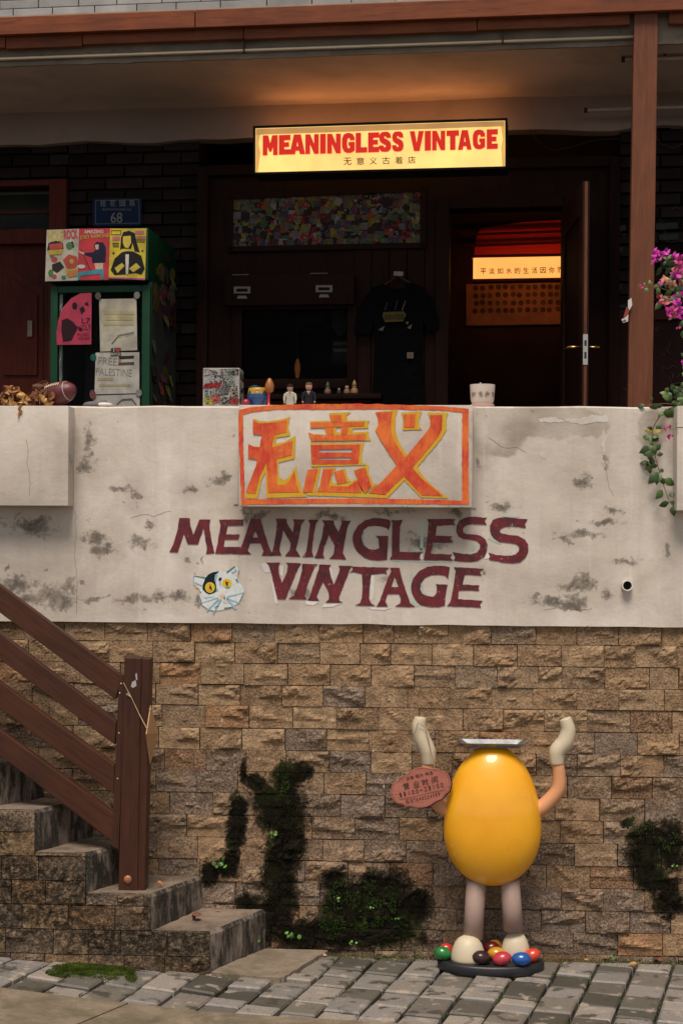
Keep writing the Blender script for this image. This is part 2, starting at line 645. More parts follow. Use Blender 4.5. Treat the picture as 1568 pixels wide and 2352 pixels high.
def stone_mat(name, moss=True, dark=1.0, stain=None):
    m, nt, p = nodes(name)
    wp = coords(nt, 'World')
    oi = nt.nodes.new('ShaderNodeObjectInfo')
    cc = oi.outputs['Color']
    g1 = nz(nt, wp, 130.0, 3, 0.7)
    cc = mix(nt, ramp(nt, g1.outputs['Fac'], [(0.46, 0.0), (0.66, 0.75)]), cc, (0.42, 0.31, 0.20))
    cc = mix(nt, ramp(nt, g1.outputs['Fac'], [(0.33, 0.8), (0.45, 0.0)]), cc, (0.06, 0.042, 0.029))
    g2 = nz(nt, wp, 18.0, 5, 0.6)
    cc = mix(nt, ramp(nt, g2.outputs['Fac'], [(0.36, 0.5), (0.55, 0.0)]), cc, (0.085, 0.057, 0.038))
    g3 = nz(nt, wp, 7.0, 5, 0.6)
    cc = mix(nt, ramp(nt, g3.outputs['Fac'], [(0.55, 0.0), (0.72, 0.5)]), cc, (0.30, 0.18, 0.085))
    if dark != 1.0:
        cc = mix(nt, 1.0, cc, (dark, dark, dark), 'MULTIPLY')
    if moss:
        mk = blobs(nt, wp, pxblobs(MOSS), 0.05, 12, 0.95)
        mn = nz(nt, wp, 26.0, 8, 0.78)
        mn2 = nz(nt, wp, 90.0, 4, 0.7)
        nsum = math_(nt, 'ADD', math_(nt, 'MULTIPLY_ADD', mn.outputs['Fac'], 1.5, -0.75), math_(nt, 'MULTIPLY_ADD', mn2.outputs['Fac'], 0.7, -0.35))
        mk2 = ramp(nt, math_(nt, 'ADD', mk, math_(nt, 'MULTIPLY', nsum, ramp(nt, mk, [(0.0, 0.0), (0.15, 1.0), (0.85, 0.9), (1.0, 0.35)]))), [(0.40, 0.0), (0.52, 0.72), (0.8, 1.0)])
        green = nz(nt, wp, 6.0, 5, 0.7)
        mc = ramp(nt, green.outputs['Fac'], [(0.40, (0.0062, 0.005, 0.0032)), (0.53, (0.010, 0.009, 0.004)), (0.62, (0.013, 0.021, 0.004)), (0.74, (0.04, 0.032, 0.013))])
        cc = mix(nt, mk2, cc, mc)
    if stain:
        mk = blobs(nt, wp, stain, 0.05, 20, 0.8)
        mn = nz(nt, wp, 40.0, 6, 0.75)
        cc = mix(nt, math_(nt, 'MULTIPLY', mk, ramp(nt, mn.outputs['Fac'], [(0.4, 0.1), (0.55, 0.92)])), cc, (0.014, 0.012, 0.008))
    nt.links.new(cc, p.inputs['Base Color'])
    p.inputs['Roughness'].default_value = 0.9
    p.inputs['Specular IOR Level'].default_value = 0.12
    b1 = bump(nt, p, g2.outputs['Fac'], 0.85, 0.018)
    bump(nt, p, g1.outputs['Fac'], 0.8, 0.005, b1)
    return m


def concrete(name, c, stain=(0.1, 0.08, 0.055), sf=0.6, moss=0.0, streak=False):
    m, nt, p = nodes(name)
    co = coords(nt, 'World')
    n1 = nz(nt, co, 5.0, 6, 0.65, 0.3)
    cc = ramp(nt, n1.outputs['Fac'], [(0.35, tuple(x * 0.6 for x in c)), (0.6, c), (0.78, tuple(x * 1.3 for x in c))])
    mp = nt.nodes.new('ShaderNodeMapping')
    mp.inputs['Scale'].default_value = (24, 24, 7.5) if streak else (9, 9, 9)
    nt.links.new(co, mp.inputs[0])
    n2 = nz(nt, mp.outputs[0], 1.0, 6, 0.7)
    cc = mix(nt, ramp(nt, n2.outputs['Fac'], [(0.38, 0.0), (0.54, sf)] if streak else [(0.45, 0.0), (0.62, sf)]), cc, stain)
    n3 = nz(nt, co, 120.0, 3, 0.7)
    cc = mix(nt, ramp(nt, n3.outputs['Fac'], [(0.36, 0.5), (0.5, 0.0)]), cc, tuple(x * 0.5 for x in c))
    if moss:
        n4 = nz(nt, co, 7.0, 5, 0.7)
        cc = mix(nt, ramp(nt, n4.outputs['Fac'], [(0.5, 0.0), (0.66, moss)]), cc, (0.035, 0.045, 0.012))
    nt.links.new(cc, p.inputs['Base Color'])
    p.inputs['Roughness'].default_value = 0.8
    b1 = bump(nt, p, n1.outputs['Fac'], 0.3, 0.02)
    bump(nt, p, n3.outputs['Fac'], 0.35, 0.003, b1)
    return m


def paver_mat():
    m, nt, p = nodes('paver_stone')
    co = coords(nt, 'World')
    oi = nt.nodes.new('ShaderNodeObjectInfo')
    cc = ramp(nt, oi.outputs['Random'], [(0.0, (0.25, 0.225, 0.205)), (0.2, (0.19, 0.172, 0.16)), (0.38, (0.29, 0.25, 0.21)), (0.55, (0.22, 0.20, 0.185)), (0.66, (0.10, 0.09, 0.075)), (0.8, (0.055, 0.05, 0.038)), (1.0, (0.24, 0.21, 0.18))])
    n1 = nz(nt, co, 13.0, 4, 0.55)
    cc = mix(nt, ramp(nt, n1.outputs['Fac'], [(0.36, 0.9), (0.43, 0.0)]), cc, (0.055, 0.048, 0.034))
    cc = mix(nt, ramp(nt, n1.outputs['Fac'], [(0.60, 0.0), (0.65, 0.65)]), cc, (0.36, 0.29, 0.22))
    n3 = nz(nt, co, 160.0, 3, 0.7)
    cc = mix(nt, ramp(nt, n3.outputs['Fac'], [(0.35, 0.5), (0.5, 0.0)]), cc, (0.06, 0.055, 0.05))
    nt.links.new(cc, p.inputs['Base Color'])
    nt.links.new(math_(nt, 'MULTIPLY_ADD', n1.outputs['Fac'], 0.5, 0.35), p.inputs['Roughness'])
    b1 = bump(nt, p, n1.outputs['Fac'], 0.25, 0.01)
    bump(nt, p, n3.outputs['Fac'], 0.35, 0.002, b1)
    return m


def soil_mat():
    m, nt, p = nodes('mossy_soil')
    co = coords(nt, 'World')
    n1 = nz(nt, co, 9.0, 6, 0.7)
    cc = ramp(nt, n1.outputs['Fac'], [(0.35, (0.018, 0.014, 0.009)), (0.52, (0.035, 0.028, 0.016)), (0.66, (0.04, 0.06, 0.012))])
    nt.links.new(cc, p.inputs['Base Color'])
    p.inputs['Roughness'].default_value = 0.95
    n2 = nz(nt, co, 90.0, 4, 0.7)
    bump(nt, p, n2.outputs['Fac'], 0.8, 0.008)
    return m


M = {}
M['plaster'] = plaster()
M['stone'] = stone_mat('split_stone')
STS = [(-0.45, 0.1, 0.35, 0.12), (-1.1, 0.22, 0.25, 0.12), (-1.4, 0.12, 0.3, 0.08), (-1.35, 0.35, 0.5, 0.1), (-0.75, 0.12, 0.35, 0.07), (-0.5, 0.13, 0.2, 0.06), (-0.95, 0.3, 0.12, 0.08), (-1.25, 0.5, 0.12, 0.06), (-0.62, 0.22, 0.1, 0.08)]
M['step_stone'] = stone_mat('step_stone', moss=False, dark=0.9, stain=STS)
M['concrete'] = concrete('worn_concrete', (0.235, 0.175, 0.13), (0.075, 0.055, 0.035), 0.75)
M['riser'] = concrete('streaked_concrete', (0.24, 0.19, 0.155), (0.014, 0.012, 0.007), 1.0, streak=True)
M['slab'] = concrete('mossy_concrete', (0.27, 0.21, 0.155), (0.12, 0.095, 0.05), 0.7, 0.5)
M['path'] = concrete('path_concrete', (0.24, 0.185, 0.13), (0.10, 0.08, 0.045), 0.7, 0.35)
M['mortar'] = pmat('dark_mortar', (0.025, 0.018, 0.012), 0.4, 20, 0.95)
M['paver'] = paver_mat()
M['soil'] = soil_mat()
M['rail'] = wood('dark_stained_timber', (0.056, 0.0175, 0.008), (0.022, 0.008, 0.005), 0.45, 'x', 10, 0.05, spec=0.3)
M['railpost'] = wood('dark_stained_post', (0.050, 0.0155, 0.0075), (0.022, 0.008, 0.005), 0.45, 'z', 10, 0.05, spec=0.3)
M['post'] = wood('red_brown_timber', (0.155, 0.050, 0.022), (0.095, 0.032, 0.016), 0.55, 'z', 8, 0.0, spec=0.25)
M['plank'] = wood('orange_brown_timber', (0.175, 0.046, 0.016), (0.085, 0.022, 0.009), 0.55, 'x', 8, 0.0, spec=0.25)
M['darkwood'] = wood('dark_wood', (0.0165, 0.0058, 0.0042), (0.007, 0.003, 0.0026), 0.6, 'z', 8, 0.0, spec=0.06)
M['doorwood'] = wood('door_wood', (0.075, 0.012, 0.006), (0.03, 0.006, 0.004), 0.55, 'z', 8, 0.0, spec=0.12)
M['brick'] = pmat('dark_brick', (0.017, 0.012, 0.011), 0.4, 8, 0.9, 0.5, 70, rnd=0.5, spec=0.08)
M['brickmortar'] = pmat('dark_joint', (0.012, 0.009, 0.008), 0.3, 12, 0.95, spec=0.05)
M['soffit'] = pmat('soffit_plaster', (0.46, 0.36, 0.31), 0.25, 3, 0.85, 0.15, 30, dirt=0.3, spec=0.2)
M['beam'] = pmat('beam_plaster', (0.27, 0.205, 0.18), 0.3, 3, 0.9, 0.2, 30, dirt=0.6, spec=0.2)
M['fascia'] = pmat('rough_fascia', (0.20, 0.165, 0.125), 0.45, 12, 0.9, 0.6, 40, dirt=0.8)
M['greytile'] = pmat('grey_tile', (0.26, 0.255, 0.25), 0.2, 8, 0.7, 0.2, rnd=0.2)
M['white'] = pmat('white_plastic', (0.62, 0.58, 0.52), 0.08, 8, 0.45, 0.05)
M['steel'] = pmat('steel', (0.55, 0.52, 0.47), 0.15, 20, 0.3, 0.05, metal=1.0)
M['black'] = pmat('black_plastic', (0.012, 0.012, 0.013), 0.3, 10, 0.5, 0.1)
M['fabric'] = pmat('black_cotton', (0.0032, 0.003, 0.0032), 0.3, 40, 0.95, 0.3, 300, spec=0.05)
M['green'] = pmat('green_enamel', (0.003, 0.034, 0.013), 0.2, 6, 0.4, 0.05, spec=0.2)
M['blue'] = pmat('blue_enamel', (0.004, 0.017, 0.052), 0.2, 6, 0.5, 0.05, spec=0.1)
M['paper'] = pmat('white_paper', (0.40, 0.37, 0.32), 0.1, 4, 0.8, 0.05)
M['ink'] = pmat('dark_ink', (0.012, 0.010, 0.010), 0.2, 30, 0.7, 0.0)
M['maroon'] = paint('maroon_paint', (0.055, 0.005, 0.009), (0.155, 0.009, 0.018), 0.6, scale=26.0)
M['orange'] = paint('orange_paint', (0.52, 0.030, 0.012), (0.70, 0.15, 0.018), 0.35, scale=11.0)
M['yellow'] = paint('yellow_paint', (0.68, 0.26, 0.008), (0.52, 0.38, 0.012), 0.3, scale=16.0)
M['glass'] = None
g, nt, p = nodes('window_glass')
p.inputs['Base Color'].default_value = (0.9, 0.95, 0.93, 1)
p.inputs['Roughness'].default_value = 0.03
p.inputs['Transmission Weight'].default_value = 1.0
p.inputs['IOR'].default_value = 1.06
gn = nz(nt, coords(nt), 3.0, 2)
bump(nt, p, gn.outputs['Fac'], 0.03, 0.01)
M['glass'] = g

_cm = {}


def cmat(c, rough=0.6, var=0.15, coat=0.0):
    key = (tuple(round(x, 3) for x in c), rough, coat)
    if key not in _cm:
        _cm[key] = pmat('paint_tone_%02d' % len(_cm), c, var, 14, rough, 0.05, 80, coat=coat, spec=0.5 if max(c) > 0.1 else 0.15)
    return _cm[key]

# ================================================================== the setting: ground
rng = random.Random(7)
PAVE_A = R(13.4)
PD = Vector((math.sin(PAVE_A), math.cos(PAVE_A), 0))        # joints that run towards the wall
PE = Vector((math.cos(PAVE_A), -math.sin(PAVE_A), 0))
mb = MB()
mb.add([(-60, -60, -0.03), (60, -60, -0.03), (60, 60, -0.03), (-60, 60, -0.03)], [(0, 1, 2, 3)])
tag(mb.build('ground', M['soil']), kind='structure')

pave = bpy.data.objects.new('pavement', None)
col.objects.link(pave)
pave['_b'] = (0, 0, 0)
tag(pave, kind='structure')
EDGE_A, EDGE_B = gpt(70, 2279), gpt(574, 2332)
EDGE_A.z = EDGE_B.z = 0.0
ed = (EDGE_B - EDGE_A).normalized()
en = Vector((-ed.y, ed.x, 0))                                # towards the wall


def clip(poly, o, n):
    out = []
    for i in range(len(poly)):
        a, b = poly[i], poly[(i + 1) % len(poly)]
        da, db = (a - o).dot(n), (b - o).dot(n)
        if da >= 0:
            out.append(a)
        if (da >= 0) != (db >= 0):
            out.append(a + (b - a) * (da / (da - db)))
    return out


def paver_geo(mb, poly, h, rnd):
    c = sum(poly, Vector()) / len(poly)
    n = len(poly)
    tl = Vector((rnd.uniform(-.02, .02), rnd.uniform(-.025, .025), 0))
    lo = [Vector((q.x, q.y, -0.03)) for q in poly]
    h += lane_z(c.x)
    tl.x -= 0.06 if -2.0 < c.x < -0.42 else 0.0
    md = [Vector((q.x, q.y, h - 0.006 + (q - c).dot(tl))) for q in poly]
    tp = []
    for q in poly:
        d = c - q
        e = q + d.normalized() * min(0.009, d.length * 0.3) + Vector((rnd.uniform(-.002, .002), rnd.uniform(-.002, .002), 0))
        tp.append(Vector((e.x, e.y, h + (q - c).dot(tl))))
    vs = lo + md + tp
    fs = [tuple(2 * n + i for i in range(n))]
    for r_ in (0, 1):
        for i in range(n):
            j = (i + 1) % n
            fs.append((r_ * n + i, r_ * n + j, (r_ + 1) * n + j, (r_ + 1) * n + i))
    mb.add(vs, fs)


YF = -0.335                                                   # front of the stairs
SFC = [(482, 2142), (346, 2055), (197, 1960), (80, 1861), (-45, 1759), (-165, 1655), (-285, 1550)]      # front corners of the treads
SBC = [(610, 2088.6), (464, 2012), (331, 1924), (212, 1834), (100, 1742), (-10, 1650), (-120, 1555)]     # where they meet the wall
STEP_F = [hit3(x, y, W, YF) for x, y in SFC]
STEP_B = [hit3(x, y, W, 0.0) for x, y in SBC]
stuffmb = MB()
wcol = 0.135
for ci in range(-26, 24):
    u = ci * wcol + 0.02
    t = -4.5 + rng.uniform(0, 0.13)
    while t < 1.3:
        ln = rng.choice([0.15, 0.165, 0.16, 0.2, 0.085, 0.13])
        g_ = rng.uniform(0.004, 0.0075)
        q = [PE * (u + a) + PD * b for a, b in ((g_, t + g_), (wcol - g_, t + g_), (wcol - g_, t + ln - g_), (g_, t + ln - g_))]
        t += ln
        q = clip(q, EDGE_A + en * 0.006, en)
        if len(q) < 3: continue
        q = clip(q, Vector((0, -0.05 + 0.02 * noise.noise(Vector((ci * 3.1, 0, 0))), 0)), Vector((0, -1, 0)))
        if len(q) < 3: continue
        if STEP_F[0].x > min(p_.x for p_ in q) - 0.02:
            c_ = sum(q, Vector()) / len(q)
            if c_.x < STEP_F[0].x + 0.02 + (c_.y - YF) * 0.49:
                q = clip(q, Vector((0, YF - 0.006, 0)), Vector((0, -1, 0)))
        if len(q) < 3: continue
        ar = sum((q[i].cross(q[(i + 1) % len(q)])).z for i in range(len(q))) / 2
        if ar < 0.0012: continue
        c_ = sum(q, Vector()) / len(q)
        h = rng.uniform(-0.006, 0.006)
        if abs(c_.x) < 1.5 and c_.y > -0.85:
            m_ = MB()
            paver_geo(m_, q, h, rng)
            m_.build('paver', M['paver'], pave)
        else:
            paver_geo(stuffmb, q, h, rng)
tag(stuffmb.build('outer_paving', M['paver'], pave), kind='stuff')

# cast concrete of the lane in front of the pavers, in bays
bays = [-9, -1.3, -0.42, 0.35, 1.6, 9]
lane = bpy.data.objects.new('lane', None)
col.objects.link(lane)
lane['_b'] = (0, 0, 0)
tag(lane, kind='structure')
for i in range(5):
    m_ = MB()
    a, b = EDGE_A + ed * (bays[i] + 0.004), EDGE_A + ed * (bays[i + 1] - 0.004)
    sk = ed * -2.0 - en * 6
    n_ = 10
    fr_ = [a.lerp(b, k / n_) + en * (rng.uniform(-0.008, 0.004)) for k in range(n_ + 1)]
    top = fr_ + [b + sk, a + sk]
    top = [Vector((q.x, q.y, 0.004 + lane_z(q.x))) for q in top]
    m_.prism(top, (0, 0, -0.05))
    m_.build('concrete_bay', M['path'], lane)

# ================================================================== retaining wall of split stone
ZTOP = hit(784, 934)[1]
ZBOT = hit(784, 1432)[1]
wall = thing('retaining_wall', 'retaining wall of tan and brown split-face stone blocks with dark moss streaks', 'wall', (0, 0, 0))
MB().box(-5, 5, 0.02, 0.4, -0.2, ZBOT + 0.02).build('wall_core', M['mortar'], wall)


def stone_mesh(seed, sx=0.16, sz=0.083, nx=18, nzz=9, amp=0.015, depth=0.05):
    rnd = random.Random(seed)
    off = Vector((rnd.uniform(0, 99), rnd.uniform(0, 99), rnd.uniform(0, 99)))
    planes = []
    for _ in range(rnd.choice([2, 3, 4])):
        a = rnd.uniform(0, 2 * math.pi)
        planes.append((math.cos(a) * rnd.uniform(.1, .55), math.sin(a) * rnd.uniform(.2, .95), rnd.uniform(0.002, 0.013)))
    vs, fs = [], []
    for j in range(nzz + 1):
        for i in range(nx + 1):
            x = (i / nx - .5) * sx
            z = (j / nzz - .5) * sz
            e = min(i, nx - i, j, nzz - j)
            q = Vector((x * 22, 0, z * 30)) + off
            h = 0.010 + amp * noise.fractal(q, 0.9, 2.1, 4)
            for a, b, c in planes:
                h = min(h, c + a * x + b * z + 0.003 * noise.noise(q * 3))
            h = max(h, -0.001)
            if e == 0:
                h = min(h, 0.0045)
                x *= 1 - rnd.uniform(0, 0.006)
                z *= 1 - rnd.uniform(0, 0.014)
            elif e == 1:
                h = min(h, 0.006 + 0.5 * max(h, 0))
            vs.append((x, -h, z))
    k = nx + 1
    for j in range(nzz):
        for i in range(nx):
            fs.append((j * k + i, j * k + i + 1, (j + 1) * k + i + 1, (j + 1) * k + i))
    ring = [i for i in range(k)] + [j * k + nx for j in range(1, nzz + 1)] + [nzz * k + i for i in range(nx - 1, -1, -1)] + [j * k for j in range(nzz - 1, 0, -1)]
    o = len(vs)
    for i in ring:
        vs.append((vs[i][0], depth, vs[i][2]))
    n = len(ring)
    for i in range(n):
        j = (i + 1) % n
        fs.append((ring[j], ring[i], o + i, o + j))
    me = bpy.data.meshes.new('stone')
    me.from_pydata(vs, [], fs)
    me.materials.append(M['stone'])
    me.update()
    return me


STONES = [stone_mesh(s) for s in range(26)]
STONES2 = []
for s in range(12):
    me = stone_mesh(200 + s, amp=0.018)
    me.materials.clear()
    me.materials.append(M['step_stone'])
    STONES2.append(me)
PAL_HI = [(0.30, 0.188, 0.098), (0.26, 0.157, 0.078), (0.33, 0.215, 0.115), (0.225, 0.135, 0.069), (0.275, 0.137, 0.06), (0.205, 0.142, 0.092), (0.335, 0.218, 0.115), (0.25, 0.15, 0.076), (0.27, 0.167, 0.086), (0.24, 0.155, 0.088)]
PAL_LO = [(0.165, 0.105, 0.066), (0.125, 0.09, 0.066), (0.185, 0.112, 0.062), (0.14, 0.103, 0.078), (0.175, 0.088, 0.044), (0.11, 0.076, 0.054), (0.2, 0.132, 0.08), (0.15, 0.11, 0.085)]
PITCH = 0.0836
OFFS = [571, 626, 713, 627, 716, 770, 677, 642, 677, 762, 702, 946, 845, 1247, 900, 980]
far = MB()
zc = ZBOT + 0.004
for r_, off in enumerate(OFFS):
    hgt = PITCH * (1 + rng.uniform(-.03, .03)) if 0 < r_ else PITCH - 0.004
    z1, z0 = zc, zc - hgt
    zc = z0
    x = hit(off * 1568 / 2731, 1430 + 50 * r_)[0]
    while x > -4.2: x -= 0.1615
    while x < 4.2:
        w_ = 0.1615 * (1 + rng.uniform(-.05, .05))
        if rng.random() < 0.07: w_ *= rng.choice([0.55, 0.7])
        a, b = x, x + w_
        x = b
        if b < -0.62 and z1 < 0.10 + max(0, (-0.62 - b)) * 0.62: continue
        gx, gz = rng.uniform(.0003, .0018), rng.uniform(.0003, .0016)
        loc = ((a + b) / 2, 0.004 + rng.uniform(-.004, .004), (z0 + z1) / 2 + rng.uniform(-.0012, .0012))
        scl = ((b - a - 2 * gx) / 0.16, rng.uniform(.7, 1.25), (z1 - z0 - 2 * gz) / 0.083)
        me = rng.choice(STONES)
        ry = rng.uniform(-.006, .006)
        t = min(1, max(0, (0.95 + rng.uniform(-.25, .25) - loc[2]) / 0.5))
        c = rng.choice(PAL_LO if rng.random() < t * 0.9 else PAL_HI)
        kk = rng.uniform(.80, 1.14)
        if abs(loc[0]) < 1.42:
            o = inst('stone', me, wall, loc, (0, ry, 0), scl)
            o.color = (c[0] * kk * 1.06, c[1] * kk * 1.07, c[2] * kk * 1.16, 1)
        else:
            far.add([(q.co.x * scl[0] + loc[0], q.co.y + loc[1], q.co.z * scl[2] + loc[2]) for q in me.vertices], [tuple(p_.vertices) for p_ in me.polygons])
o = tag(far.build('outer_stonework', M['stone'], wall), kind='stuff')
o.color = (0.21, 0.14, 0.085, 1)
# mortar smears and bird droppings on the stones
m_ = MB()
for x, y, a, b in ((510, 1654, 1.2, 5), (550, 1702, 1.3, 4), (1138, 1545, .9, 6), (881, 1806, 1.2, 5), (857, 1725, 2, 2), (1260, 1642, 1.4, 3), (1270, 1641, 1.4, 3)):
    m_.poly(ell(x, y, a, b, 7, 0.4), (), W, -0.0135)
m_.build('white_splash', cmat((0.55, 0.5, 0.45)), wall)

# ================================================================== plastered parapet
PF = -0.016                                                    # face of the plaster
par = thing('parapet_wall', 'stained off-white plaster parapet above the stone wall with painted maroon lettering', 'wall', (0, 0, ZBOT))
m_ = MB()
nx = 90
vs, fs = [], []
for i in range(nx + 1):
    x = -4.5 + 9.0 * i / nx
    zb = ZBOT + 0.006 * noise.noise(Vector((x * 6, 1, 0))) - 0.002
    zt = ZTOP + 0.004 * noise.noise(Vector((x * 5, 7, 0)))
    vs += [(x, PF, zb), (x, PF, zt - 0.006), (x, PF + 0.007, zt), (x, 0.2, zt), (x, 0.2, zb), (x, 0.03, zb)]
for i in range(nx):
    for k in range(6):
        k2 = (k + 1) % 6
        fs.append((i * 6 + k, (i + 1) * 6 + k, (i + 1) * 6 + k2, i * 6 + k2))
m_.add(vs, fs)
m_.build('wall_body', M['plaster'], par)


def planter(x0, x1, y0, y1, v, name):
    (a, zt), (b, zb) = hit(x0, y0, W, v), hit(x1, y1, W, v)
    m_ = MB()
    t = 0.03
    d = 0.10
    m_.box(a, b, v, PF + d, zb, zt, 0.004)
    return m_.build(name, M['plaster'], par, smooth=True, angle=30)


LV, SV = -0.11, -0.125
planter(-900, 157, 931, 1162, LV, 'planter_box')
planter(1554, 2500, 932, 1177, LV, 'planter_box')
planter(549, 1084, 930, 1166, SV, 'sign_box')
# plastered-over pilaster strips beside the boxes
m_ = MB()
for a, b, y0, y1 in ((1085, 1094, 936, 1166), (538, 548, 940, 1160)):
    x0, x1 = hit(a, 1000, W, PF)[0], hit(b, 1000, W, PF)[0]
    m_.box(x0, x1, PF - 0.004, PF + 0.01, hit(800, y1)[1], hit(800, y0)[1])
m_.build('plaster_fillet', M['plaster'], par)

# big painted characters on the sign box
ZA, ZB = zoomed(940, 1600, 0.3189), zoomed(1400, 1600, 0.3189)
BV = SV - 0.0015
A2 = lambda pts: ZA(pts)
OX = 1442.4                                                     # both crops in one system
bA = lambda pts: [(x + OX, y) for x, y in pts]
fr_out = [(55, 125), (200, 92), (420, 70), (800, 55), (1568, 46), (2042, 60), (2272, 66), (2642, 80), (2927, 110), (2927, 700), (2927, 1312), (2400, 1308), (1568, 1298), (900, 1300), (78, 1318), (60, 800), (42, 300)]
fr_in = [(105, 180), (250, 150), (480, 122), (1568, 118), (2042, 118), (2642, 135), (2847, 158), (2843, 700), (2847, 1262), (2242, 1245), (1442, 1237), (700, 1240), (125, 1250), (112, 800), (100, 400)]
MB().poly(rough(ZA(fr_out), .9, 9), [rough(ZA(fr_in), .9, 9, 5)], W, BV).build('painted_border', M['orange'], par)
WU_Y = [(225, 230), (300, 262), (400, 270), (560, 250), (692, 212), (668, 330), (690, 445), (520, 475), (498, 553), (620, 530), (760, 445), (748, 735), (545, 785), (545, 960), (600, 1000), (650, 990), (710, 920), (765, 825), (785, 960), (845, 1160), (900, 1190), (905, 1215), (395, 1228), (385, 905), (330, 1010), (280, 1240), (130, 1235), (135, 1160), (260, 830), (280, 750), (162, 730), (170, 550), (230, 580), (310, 590), (335, 438), (225, 425)]
WU_O = [(225, 255), (300, 292), (420, 292), (650, 255), (640, 405), (500, 435), (455, 590), (560, 570), (722, 510), (710, 690), (520, 740), (525, 950), (530, 1065), (635, 1060), (700, 980), (745, 890), (770, 1050), (810, 1155), (415, 1165), (405, 900), (390, 790), (310, 960), (255, 1180), (135, 1160), (260, 830), (280, 750), (162, 730), (170, 555), (230, 585), (310, 592), (335, 438), (225, 425)]
YI_Y = [([(1178, 165), (1460, 150), (1400, 190), (1410, 260), (1690, 258), (1660, 300), (1675, 355), (1480, 360), (1465, 410), (1675, 395), (1670, 440), (1700, 510), (1430, 520), (950, 520), (920, 405), (990, 430), (1150, 435), (1115, 348), (945, 352), (940, 268), (1195, 262)], [[(1270, 345), (1330, 340), (1325, 408), (1265, 405)]]),
        ([(945, 540), (1620, 540), (1595, 640), (1585, 780), (1670, 815), (960, 838)], [[(1055, 622), (1465, 615), (1465, 658), (1055, 658)], [(1055, 725), (1450, 718), (1450, 750), (1055, 752)]]),
        ([(912, 875), (1075, 845), (1005, 1160), (845, 1160)], []),
        ([(1105, 855), (1265, 845), (1215, 960), (1220, 1030), (1290, 1060), (1400, 1045), (1530, 990), (1580, 1080), (1620, 1175), (1880, 1185), (1905, 1232), (905, 1197), (900, 1165), (1015, 1160), (1060, 1080)], []),
        ([(1240, 905), (1380, 855), (1405, 960), (1450, 1020), (1280, 1065)], []),
        (bA([(45, 880), (228, 815), (235, 920), (290, 1050), (340, 1052), (180, 1182), (140, 1130)]), [])]
YI_O = [([(1185, 190), (1330, 190), (1340, 275), (1205, 275)], []), ([(945, 285), (1620, 275), (1610, 330), (945, 350)], []), ([(1135, 349), (1230, 347), (1240, 435), (1160, 435)], []), ([(1335, 343), (1425, 341), (1405, 435), (1330, 433)], []),
        ([(920, 407), (990, 437), (1300, 442), (1640, 427), (1635, 505), (960, 515)], []),
        ([(950, 565), (1570, 560), (1545, 800), (960, 805)], [[(1055, 622), (1465, 615), (1465, 658), (1055, 658)], [(1055, 725), (1450, 718), (1450, 750), (1055, 752)]]),
        ([(912, 877), (1040, 860), (970, 1158), (847, 1157)], []),
        ([(1102, 875), (1230, 865), (1195, 985), (1175, 1080), (1415, 1085), (1535, 1000), (1590, 1165), (1030, 1150), (1065, 1070)], []),
        ([(1242, 907), (1355, 872), (1400, 1035), (1282, 1060)], []),
        (bA([(52, 887), (185, 847), (270, 1090), (180, 1168), (132, 1090)]), [])]
XX_Y = [(bA([(315, 150), (600, 122), (568, 200), (568, 400), (620, 540), (705, 680), (735, 680), (1000, 345), (1005, 240), (970, 158), (1228, 158), (1205, 230), (1208, 370), (1150, 480), (850, 830), (870, 900), (1000, 1050), (1232, 1232), (890, 1225), (680, 1005), (600, 1090), (465, 1232), (445, 1195), (225, 1168), (400, 1020), (585, 815), (470, 650), (400, 540), (315, 380), (350, 320), (345, 210)]), []),
        (bA([(640, 160), (905, 140), (865, 240), (862, 330), (905, 370), (655, 378), (670, 270)]), [])]
XX_O = [(bA([(322, 157), (530, 147), (515, 230), (510, 390), (560, 530), (690, 720), (960, 400), (1005, 330), (1005, 190), (1155, 185), (1150, 370), (1080, 490), (780, 850), (900, 990), (1165, 1205), (900, 1195), (760, 1050), (670, 960), (560, 1060), (440, 1185), (232, 1166), (403, 1021), (588, 816), (473, 650), (403, 540), (319, 381), (353, 320), (349, 210)]), []),
        (bA([(672, 185), (820, 178), (805, 345), (670, 345)]), [])]
for yy, oo in (([(WU_Y, [])], [(WU_O, [])]), (YI_Y, YI_O), (XX_Y, XX_O)):
    m_ = MB()
    for q, h in yy: m_.poly(rough(ZA(q), .6), [rough(ZA(k), .4) for k in h], W, BV - 0.001)
    a = m_.build('painted_outline', M['yellow'], par)
    m_ = MB()
    for q, h in oo: m_.poly(rough(ZA(q), .6, 7, 3), [rough(ZA(k), .4) for k in h], W, BV - 0.0022)
    m_.build('painted_character', M['orange'], a)

